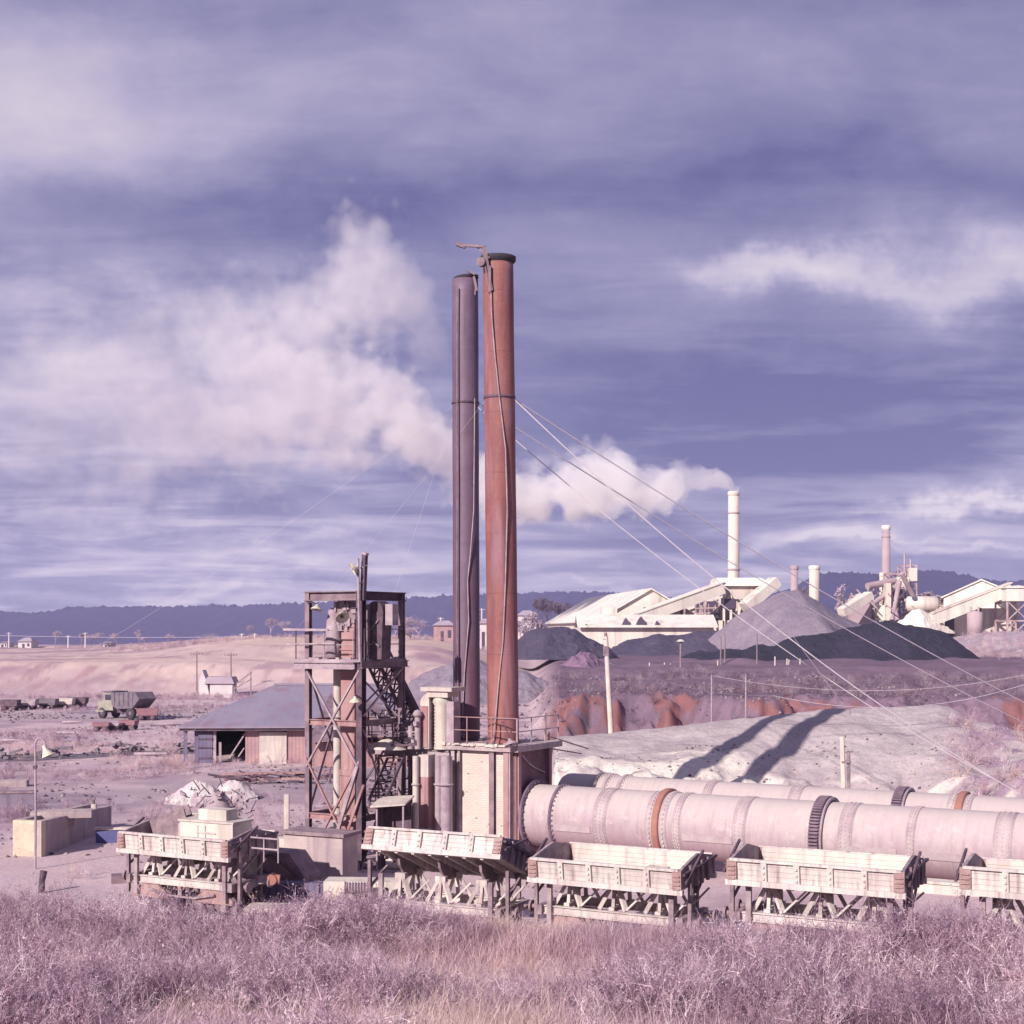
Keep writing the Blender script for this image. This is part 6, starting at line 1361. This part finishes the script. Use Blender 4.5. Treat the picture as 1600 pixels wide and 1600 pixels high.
q = thing('stub_post', 'short pale post standing on the far end of the long concrete box', 'post', (atg(383.5, 64.5).x, 64.5, PZ(1104, 64.5)), 0); mb = MB(); mb.b2((-.1, -.1, -.4), (.1, .1, .72)); mb.build('post', M['cream'], q); mb = MB(); mb.tube((-.02, 0, .7), (-.02, 0, .95), .06, None, 8); mb.box((-.04, 0, .95), (.2, .12, .08)); mb.build('bolt', M['brownsteel'], q)
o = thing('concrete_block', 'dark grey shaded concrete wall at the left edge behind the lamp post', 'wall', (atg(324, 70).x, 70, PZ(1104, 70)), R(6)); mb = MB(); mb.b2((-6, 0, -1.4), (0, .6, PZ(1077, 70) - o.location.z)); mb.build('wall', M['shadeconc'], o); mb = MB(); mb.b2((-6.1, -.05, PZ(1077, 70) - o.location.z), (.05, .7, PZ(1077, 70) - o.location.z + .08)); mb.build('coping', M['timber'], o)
for nm, lab, px, py, Y, d, m_, rz in (('pale_slab', 'pale slab lying on the ground above the shaded wall at left', 300, 1070, 84, (.9 * 1.1, .5, .35), 'concrete', 10), ('sign_board', 'low blue board with a cream top edge right of the long concrete box', 412, 1106, 62, (1.1, .12, .55), 'blue', 4),
                            ('scrap_box', 'small rusty box lying on bare earth left of the leftmost wagon', 413, 1161, 52, (.42, .3, .28), 'brownsteel', 15)):
    o = thing(nm, lab, nm.split('_')[-1], (atg(px, Y).x, Y, gz(atg(px, Y).x, Y)), R(rz)); mb = MB(); mb.b2((-d[0], -d[1], -.1), (d[0], d[1], d[2])); mb.build('body', M[m_], o)
    if nm == 'sign_board': mb = MB(); mb.b2((-d[0] - .05, -d[1] - .05, d[2]), (d[0] + .3, d[1] + .05, d[2] + .1)); mb.build('top_edge', M['cream'], o)
# swan neck lamp post
lpY = 55.; o = thing('lamp_post', 'thin white swan neck lamp post at the left above the long concrete box', 'lamp post', (atg(325, lpY).x, lpY, gz(atg(325, lpY).x, lpY) - .3)); H = PZ(1030, lpY) - o.location.z; kk = lpY / F
mb = MB(); pts = [(0, 0, 0), (.02, 0, H * .5), (.0, 0, H)] + [(.0 + 5 * kk - 5.2 * kk * cos(a), 0, H + 7.5 * kk * sin(a)) for a in np.linspace(.3, pi - .2, 8)] + [(10.5 * kk, 0, H - 2 * kk)]
mb.path(pts, .045, 8); mb.build('pole', M['paleiron'], o)
mb = MB(); mb.lathe([(.24, -.12), (.2, -.04), (.09, .14), (.05, .3), (0, .32)], n=16); mb.xf(Matrix.Translation((11.5 * kk, 0, H - 7 * kk)) @ Matrix.Rotation(R(-24), 4, 'Y')); mb.build('lamp_shade', M['offwhite'], o)
mb = MB(); mb.box((0, 0, H - .8), (.14, .14, .12)); mb.build('bracket', M['darksteel'], o)
o = thing('tree_stump', 'dark crooked stump beside the foot of the lamp post', 'stump', (atg(331, 50).x, 50, gz(atg(331, 50).x, 50) - .2)); mb = MB(); mb.tube((0, 0, 0), (.03, 0, .6), .13, .1, 9); mb.tube((.03, 0, .6), (.08, .02, .95), .1, .13, 9); mb.build('stump', M['darksteel'], o)
# ------------------------------------------------------------------ loading dock left of the tipped wagon
o = thing('loading_dock', 'cream concrete dock wall with a shaded pit and pale front ledge between the wagons', 'dock', (atg(545, 46.5).x, 46.5, -.0), R(-4))
def dl(px, py, Y): return lc(o, at(px, py, Y))
mb = MB(); a = dl(612, 1165, 45.6); b = dl(690, 1165, 45.6); mb.b2((a.x, a.y, -1.5), (b.x + .3, a.y + .9, a.z)); mb.build('dock_wall', M['whitewall'], o)
mb = MB(); a = dl(520, 1166, 47.6); b = dl(617, 1161, 47.6); mb.b2((a.x, a.y, -1.5), (b.x, a.y + .5, a.z)); mb.build('shaded_back_wall', M['shedblue'], o)  # pit wall's shadow put into its colour with the grey-blue door tone
mb = MB(); a = dl(535, 1190, 45.0); b = dl(626, 1192, 45.0); mb.b2((a.x, a.y - .3, -1.2), (b.x, a.y + .7, a.z)); mb.build('front_ledge', M['whitewall'], o)
mb = MB(); a = dl(604, 1163, 46.8); mb.add([(a.x, a.y, -.9), (a.x + .7, a.y - .8, -.9), (a.x + .35, a.y - .5, a.z + .05), (a.x + .1, a.y, a.z + .02)], [(0, 1, 2, 3)]); 
q = thing('timber_beam', 'dark old beam with a rusty rolled end lying across the dock pit', 'beam', at(520, 1166, 46.3), R(2)); mb = MB(); mb.beam((-.9, 0, 0), (1.3, 0, .12), .3, .26); mb.build('beam', M['wframe'], q); mb = MB(); mb.tube((1.3, -.2, .1), (1.3, .25, .1), .17, None, 14); mb.tube((1.28, 0, .1), (1.55, 0, .08), .16, None, 14); mb.build('rusty_roll', M['orange'], q)
q = thing('scrap_roller', 'ribbed pale roller lying on the dock wall left of the tipped wagon', 'roller', at(634, 1172, 45.0), R(3)); mb = MB(); mb.tube((0, 0, 0), (.85, 0, 0), .17, None, 16); mb.build('drum', M['paleiron'], q); mb = MB()
for i in range(9): mb.lathe([(.17, 0), (.205, .01), (.205, .04), (.17, .05)], (.02 + i * .09, 0, 0), 'X', 16)
mb.lathe([(0, 0), (.22, 0), (.22, .04), (0, .04)], (-.03, 0, 0), 'X', 16); mb.build('rib', M['timber'], q)
q = thing('cream_hopper', 'cream box hopper with a dark sloping chute beside the dock', 'hopper', at(544, 1150, 49.5), R(-25)); z_ = q.location.z
mb = MB(); mb.b2((-.6, -.5, -.6), (.45, .5, .62)); mb.build('box', M['yellowc'], q); mb = MB(); mb.prism([(.46, .62), (1.7, .62), (2.3, -.1), (2.3, -.7), (.46, -.7)], -.5, .5); mb.build('chute_casing', M['brownsteel'], q)
mb = MB(); mb.path([(.55, -.56, .5), (.6, -.56, .05), (2.0, -.56, -.5)], .04); mb.path([(.55, -.56, .5), (1.1, -.56, .55), (2.1, -.56, -.1)], .04); mb.build('chute_rail', M['darksteel'], q)
q = thing('concrete_pier', 'square pale pier capped with timber beneath the tower', 'pier', at(600, 1152, 51.5), R(-25)); mb = MB(); mb.b2((-.8, -.5, -.6), (1.6, .5, 1.25)); mb.build('pier', M['concrete'], q); mb = MB(); mb.b2((-.9, -.6, 1.25), (1.7, .6, 1.37)); mb.build('cap', M['timber'], q)
q = thing('white_post', 'plain white post in the yard between the leftmost wagon and the tower', 'post', (atg(575.5, 60).x, 60, gz(atg(575, 60).x, 60)), 0); mb = MB(); mb.b2((-.1, -.1, -.2), (.1, .1, PZ(1078, 60) - q.location.z)); mb.build('post', M['cream'], q)
mb = MB(); mb.b2((-.7, -.4, -.2), (1.4, .3, .5)); mb.build('footing', M['whitewall'], q)
q = thing('rubble_pile', 'strip of broken rubble and scrap at the foot of the tower', 'rubble', (atg(590, 55).x, 55, gz(-8, 55))); mb = MB()
for i in range(150):
    x = random.uniform(-2.5, 2.8); s = random.uniform(.06, .3); mb.box((x, random.uniform(-.9, .9), random.uniform(0, .55) * exp(-abs(x) * .3)), (s, s * .8, s * .7), [Matrix.Rotation(random.uniform(0, 3), 3, 'Z') @ Vector(v) for v in ((1, 0, 0), (0, 1, 0), (0, 0, 1))])
mb.lathe([(2.4, -.1), (1.4, .12), (0, .3)], n=14); mb.build('rubble', M['paleiron'], q)
q = thing('rubble_pile', 'pale boulders in the grass between the two right wagons', 'rubble', (atg(1222, 37.5).x, 37.5, gz(atg(1222, 37.5).x, 37.5))); mb = MB()
for i in range(7):
    s = random.uniform(.25, .5); c = Vector((random.uniform(-.7, .7), random.uniform(-.4, .4), s * .6)); 
    mb.lathe([(0, -s * .6), (s * .8, -s * .3), (s, 0), (s * .6, s * .4), (0, s * .5)], c, n=7, smooth=False)
mb.v = [(x + random.uniform(-.05, .05), y, z + random.uniform(-.05, .05)) for x, y, z in mb.v]; mb.build('boulders', M['concrete'], q)
q = thing('reinforced_ruin', 'jumble of broken slabs and wire above the leftmost wagon', 'ruin', (atg(507, 60).x, 60, gz(-12, 60))); mb = MB()
for i in range(110): mb.box((random.gauss(0, .55), random.uniform(-.4, .4), random.uniform(.1, 2.4) ), (random.uniform(.08, .32), .2, random.uniform(.05, .2)), [Matrix.Rotation(random.uniform(-.5, .5), 3, 'Y') @ Vector(v) for v in ((1, 0, 0), (0, 1, 0), (0, 0, 1))])
mb.lathe([(1.5, -.1), (.9, .9), (.45, 1.9), (0, 2.5)], n=12); mb.build('broken_slab', M['paleiron'], q)
mb = MB()
for i in range(30): a = Vector((random.uniform(-1.4, 1.4), random.uniform(-.4, .4), random.uniform(.8, 2.8))); mb.beam(a, a + Vector((random.uniform(-.5, .5), 0, random.uniform(-.3, .5))), .04)
mb.build('wire_tangle', M['darksteel'], q)
# logs scattered in the yard
for i, (px, py, L_, a_, lab) in enumerate(((352, 1019, 2.6, -18, 'longest pale log lying in the left yard'), (362, 1008, 2.0, -8, 'short pale log nearest the dump truck'), (300, 1026, 2.2, -10, 'pale log at the left edge of the yard'), (440, 1041, 2.4, -5, 'curved pale plank left of the shed'), (458, 1010, 3.0, 8, 'thin rail lying on the bank left of the shed roof'))):
    Y = 9 * F / (py - HY); x = (px - 800) / F * Y; q = thing('fallen_log', lab, 'log', (x, Y, gz(x, Y) + .1), R(a_)); mb = MB(); mb.tube((-L_ / 2, 0, .05), (L_ / 2, 0, .1), .13, .1, 9); mb.build('log', M['paleiron'], q)
q = thing('scrap_pile', 'long dark pile of scrap timbers behind the swan neck lamp', 'scrap', (atg(330, 102).x, 102, gz(-33, 102))); mb = MB()
for i in range(90):
    x = random.uniform(-4.5, 10); y = x * .55 + random.uniform(-1, 1); a = Vector((x, y, random.uniform(.05, .7))); mb.beam(a, a + Vector((random.uniform(-1, 1), random.uniform(-.5, .5), random.uniform(-.3, .3))), random.uniform(.08, .25))
mb.beam((-5.5, -3.2, .06), (11, 6.2, .06), 3.2, .16); mb.build('scrap_timber', M['truckgrey'], q)

# ------------------------------------------------------------------ dry grass and scrub (uncountable)
def blades(n, kind, seed):
    """template tuft: array (m,3,3) of triangles, base at origin"""
    r_ = np.random.default_rng(seed); T_ = []
    for i in range(n):
        if kind == 'grass':
            a = r_.uniform(0, 2 * pi); h = r_.uniform(.14, .46) * (1.7 if r_.random() < .05 else 1); lean = r_.uniform(.1, 1.1) * h; w_ = r_.uniform(.003, .0065); b = r_.normal(0, .14, 2)
            d = np.array([cos(a), sin(a)]); s = np.array([-sin(a), cos(a)]) * w_
            p0 = np.array([b[0], b[1], 0]); p1 = np.array([*(b + d * lean * .35), h * .6]); p2 = np.array([*(b + d * lean), h])
            S = np.array([s[0], s[1], 0]); T_ += [[p0 - S, p0 + S, p1 + S * .5], [p1 - S * .8, p1 + S * .8, p2], [p0 - S, p1 + S * .8, p1 - S * .8]]
        else:   # scrub: branching twigs
            p = np.array([*r_.normal(0, .1, 2), 0.]); d = np.array([r_.normal(0, .5), r_.normal(0, .5), 1.]); d /= np.linalg.norm(d); l = r_.uniform(.25, .55)
            st = [(p, d, l, .009, 0)]
            while st:
                p, d, l, w_, g = st.pop(); q = p + d * l; s = np.cross(d, r_.normal(0, 1, 3)); s /= np.linalg.norm(s) + 1e-6; S = s * w_
                T_ += [[p - S, p + S, q]]
                if g >= 1:
                    for _ in range(2):
                        c = p + d * l * r_.uniform(.2, 1.); v1 = r_.normal(0, .012, 3); v2 = r_.normal(0, .012, 3); T_ += [[c, c + v1, c + v2]]
                if g < 3:
                    for _ in range(3):
                        dd = d + r_.normal(0, .55, 3); dd[2] += .1; dd /= np.linalg.norm(dd); st.append((q - d * l * r_.uniform(0, .5), dd, l * r_.uniform(.5, .8), w_ * .75, g + 1))
    return np.array(T_)
def scatter(name, kind, pos, scale, cols, ntempl, nb, seed, label, m, flat=1.0):
    r_ = np.random.default_rng(seed); TT = [blades(nb, kind, seed + i) for i in range(ntempl)]; out = []; oc = []
    which = r_.integers(0, ntempl, len(pos)); ang = r_.uniform(0, 2 * pi, len(pos))
    for k, T_ in enumerate(TT):
        I = np.where(which == k)[0]
        if not len(I): continue
        c, s = np.cos(ang[I]), np.sin(ang[I]); sc_ = scale[I]
        V = T_.reshape(-1, 3); X = (V[None, :, 0] * c[:, None] - V[None, :, 1] * s[:, None]) * sc_[:, None]; Y_ = (V[None, :, 0] * s[:, None] + V[None, :, 1] * c[:, None]) * sc_[:, None]; Z_ = V[None, :, 2] * sc_[:, None] * flat
        P_ = np.stack([X + pos[I, 0:1], Y_ + pos[I, 1:2], Z_ + pos[I, 2:3]], -1); out.append(P_.reshape(-1, 3))
        pb = r_.uniform(.7, 1.3, (1, len(T_), 1)); cc = cols[I][:, None, :] * pb; oc.append(np.repeat(cc, 3, axis=1).reshape(-1, 3))
    V = np.concatenate(out).astype(np.float32); Cc = np.concatenate(oc); fs = np.arange(len(V)).reshape(-1, 3)
    o = npmesh(name, V, fs, m, Cc, False, 'stuff'); o['label'] = label; return o
GRM = attrmat('grass_blades', bump=0, var=.1, fine=3, trans=.5)
rg = np.random.default_rng(5)
def sample(n, y0, y1, ux, dens_pow, qmin):
    Y = y0 + (y1 - y0) * rg.random(n) ** dens_pow; X = rg.uniform(-ux, ux, n) * (Y + 2); q = band_q(X, Y); k = q > qmin; return X[k], Y[k]
pal = np.array([kcol(226, 200, 204, 1.), kcol(212, 182, 192, 1.), kcol(188, 156, 172, .92), kcol(226, 202, 194, 1.), kcol(236, 222, 222, 1.05)])
Xg, Yg = sample(46000, 15.0, 46, .46, .7, 3.2); n_ = len(Xg)
m1 = fbm(Xg / 3.2, Yg / 3.2, 91, 4); m2 = fbm(Xg / 1.1, Yg / 1.1, 92, 3)
ci = np.clip((m1 - .3) / .4 * 3.2 + rg.normal(0, .8, n_), 0, 4).astype(int); cg = pal[[3, 0, 1, 2, 4]][ci]
zz = ground(Xg, Yg); scg = (.65 + .9 * m2) * (1 - .5 * (band_q(Xg, Yg) < 6.5) * sst(-3, -1, band_t(Xg, Yg)) * sst(12, 9, band_t(Xg, Yg))) * np.clip(.6 + (band_q(Xg, Yg) - 2.6) / 6, .5, 1.1)
scatter('dry_grass', 'grass', np.stack([Xg, Yg, zz - .02], -1), scg, cg, 14, 22, 200, 'dry pinkish grass over the near bank', GRM)
Xs, Ys = sample(6500, 16, 46, .46, .8, 3.6)
ms = fbm(Xs / 4.5, Ys / 2.6, 95, 4) + .05 * sst(.5, -.5, Xs / 10); kk_ = (ms > .50 + .10 * sst(11, 17, band_q(Xs, Ys)) * sst(-9, -4, Xs)) & (band_q(Xs, Ys) > 3.6 + 3.4 * sst(-3, -1, band_t(Xs, Ys)) * sst(12, 9, band_t(Xs, Ys))); Xs, Ys, ms = Xs[kk_], Ys[kk_], ms[kk_]
palS = np.array([kcol(210, 182, 194, 1.), kcol(186, 156, 172, .95), kcol(226, 206, 212, 1.05), kcol(162, 130, 150, .85)]); cs = palS[rg.integers(0, 4, len(Xs))]
scs = (.55 + 1.5 * (ms - .48)) * (1 + .5 * rg.random(len(Xs))) * np.clip(.5 + (band_q(Xs, Ys) - 2.9) / 6, .5, 1.2)
scatter('scrub', 'scrub', np.stack([Xs, Ys, ground(Xs, Ys) - .03], -1), scs, cs, 10, 9, 300, 'tangled twiggy purple scrub patches on the near bank', GRM)
# mid-ground weeds: yard edges, foot of the terrace, slopes
def weeds(n, x0, x1, y0, y1, thr, sc0, pal_, seed, pxr=None):
    X = rg.uniform(x0, x1, n); Y = rg.uniform(y0, y1, n); f = fbm(X / 6, Y / 6, seed, 4); q = band_q(X, Y); PXw = X / Y * F + 800
    k = (f > thr) & (q < -2.5) & (((X + 19) / 4.5) ** 2 + ((Y - 58) / 6) ** 2 > 1) & (((X + 3) / 14) ** 2 + ((Y - 55) / 5) ** 2 > 1)
    if pxr: k &= (PXw > pxr[0]) & (PXw < pxr[1])
    X, Y, f = X[k], Y[k], f[k]; return X, Y, sc0 * np.clip(.5 + (f - thr) * 5, .3, 1.25), pal_[rg.integers(0, len(pal_), len(X))]
parts_ = [weeds(2000, -44, -16, 90, 116, .42, .75, pal, 105, (300, 480)), weeds(900, -60, -30, 158, 175, .45, .6, palS, 106), weeds(3000, 60, 150, 270, 400, .45, 1.3, pal, 107, (1165, 1330)), weeds(1500, -70, -10, 180, 200, .48, .8, palS, 108), weeds(3200, -60, -8, 50, 140, .53, .8, palS, 101), weeds(1600, -32, -10, 48, 62, .45, .7, pal, 102), weeds(2600, 3, 75, 96, 190, .48, 1.0, palS * .72, 103, (830, 1500))]
X = np.concatenate([p_[0] for p_ in parts_]); Y = np.concatenate([p_[1] for p_ in parts_]); S_ = np.concatenate([p_[2] for p_ in parts_]); Cw = np.concatenate([p_[3] for p_ in parts_])
scatter('weeds', 'scrub', np.stack([X, Y, ground(X, Y) - .03], -1), S_, Cw, 8, 7, 400, 'low weeds and scrub across the yard and clay slope', GRM)
# right shoulder of the terrace: brushy twigs
Xr = rg.uniform(16, 42, 1500); Yr = rg.uniform(56, 84, 1500); PXr = Xr / Yr * F + 800; k = (PXr > 1232) & (fbm(Xr / 2.5, Yr / 2.5, 111, 3) > .42); Xr, Yr, PXr = Xr[k], Yr[k], PXr[k]
fr_ = np.interp(PXr, colpx[0], front[0]); bk_ = np.interp(PXr, colpx[0], back[0]); tt_ = np.clip((Yr - fr_) / (bk_ - fr_), 0, 1); zr_ = np.interp(PXr, colpx[0], zl[0]) * (1 - tt_) + np.interp(PXr, colpx[0], zc_[0]) * tt_
k = (tt_ > 0) & (tt_ < 1); scatter('brush', 'scrub', np.stack([Xr, Yr, zr_ - .05], -1)[k], rg.uniform(.6, 1.4, k.sum()), pal[rg.integers(0, 5, k.sum())], 6, 7, 500, 'pale brush on the right shoulder of the spoil terrace', GRM)

# loose stones and broken earth through the yard, tall dead stalks on the bank
def stones(name, label, X, Y, size, cols, m, zoff=None, seed=1):
    r_ = np.random.default_rng(seed); base = np.array([[1,0,0],[0,1,0],[-1,0,0],[0,-1,0],[0,0,.8],[0,0,-.6]], float); tri = np.array([[0,1,4],[1,2,4],[2,3,4],[3,0,4],[1,0,5],[2,1,5],[3,2,5],[0,3,5]])
    n = len(X); V = base[None] * r_.uniform(.5, 1.3, (n, 6, 1)) * size[:, None, None]; V += np.stack([X, Y, (ground(X, Y) if zoff is None else zoff)], -1)[:, None, :]
    fs = (tri[None] + 6 * np.arange(n)[:, None, None]).reshape(-1, 3); cc = np.repeat(cols[:, None, :], 6, 1).reshape(-1, 3)
    o = npmesh(name, V.reshape(-1, 3), fs, m, cc, False, 'stuff'); o['label'] = label
n = 16000; X = rg.uniform(-62, 44, n); Y = 44 + 130 * rg.random(n) ** 1.3; f = fbm(X / 7, Y / 4, 171, 4); k = (band_q(X, Y) < 3.5) & (f > .5) & (((X + 3) / 12) ** 2 + ((Y - 55) / 3) ** 2 > 1) & ((X < 3) | (Y > 96) | (band_q(X, Y) > -4))
X, Y = X[k], Y[k]; pS = np.array([kcol(196, 176, 182), kcol(150, 126, 140), kcol(214, 200, 200), kcol(120, 98, 116)])
stones('loose_stones', 'loose stones and broken earth scattered through the yard', X, Y, rg.uniform(.03, .14, len(X)) * (1 + (Y - 44) / 120), pS[rg.integers(0, 4, len(X))], GRM)
# crust of rubble along the lip of the spoil terrace
n = 220; cp = rg.uniform(838, 1230, n); tq = rg.random(n) ** 1.3 * .5; fr_ = np.interp(cp, colpx[0], front[0]); bk_ = np.interp(cp, colpx[0], back[0]); Yq = fr_ + (bk_ - fr_) * tq; Xq = (cp - 800) / F * Yq
ic = np.clip(np.searchsorted(colpx[0], cp), 0, colpx.shape[1] - 1); ir = np.clip(((.15 + tq * .7) * (colpx.shape[0] - 1)).round().astype(int), 0, colpx.shape[0] - 1); zq = Zm[ir, ic]
pS2 = np.array([kcol(204, 188, 190), kcol(170, 150, 160), kcol(222, 210, 204), kcol(146, 124, 140)])
stones('rubble_crust', 'pale broken crust along the front lip of the spoil terrace', Xq, Yq, rg.uniform(.03, .13, n), pS2[rg.integers(0, 4, n)], GRM, zq)

# low hedge growth along the far skyline and broken timber between the wagons
X = rg.uniform(-200, 25, 1500); Y = rg.uniform(380, 560, 1500); k = (fbm(X / 22, Y / 30, 181, 3) > .47) & (X / Y * F + 800 < 850) & (X / Y * F + 800 > 400); X, Y = X[k], Y[k]
scatter('hedge_growth', 'scrub', np.stack([X, Y, ground(X, Y) - .1], -1), rg.uniform(.9, 2.0, len(X)), pal[rg.integers(0, 5, len(X))] * .9, 6, 12, 600, 'pale bushes and hedge growth along the far quarry rim', GRM)
for i, (t_, q_, L_, a_, lab) in enumerate(((5.2, .6, 2.6, 12, 'pale beam propped on the ground between leftmost and tipped wagons'), (13.4, 1.0, 2.8, 10, 'pale beam lying on the ground left of the wagon under the orange tyre'), (18.9, 1.1, 3.0, 14, 'long bleached pole lying between the second and third right wagons'), (24.8, 1.4, 2.4, 8, 'short bleached beam lying left of the rightmost wagon'))):
    p = Vector((-11.2 + .883 * t_ - .469 * q_, 47.5 - .469 * t_ - .883 * q_, 0)); p.z = gz(p.x, p.y) + .15; q = thing('timber_beam', lab, 'beam', p, R(a_)); mb = MB(); mb.beam((-L_ / 2, 0, 0), (L_ / 2, 0, .32), .16, .14); mb.build('beam', M['wagon'], q)
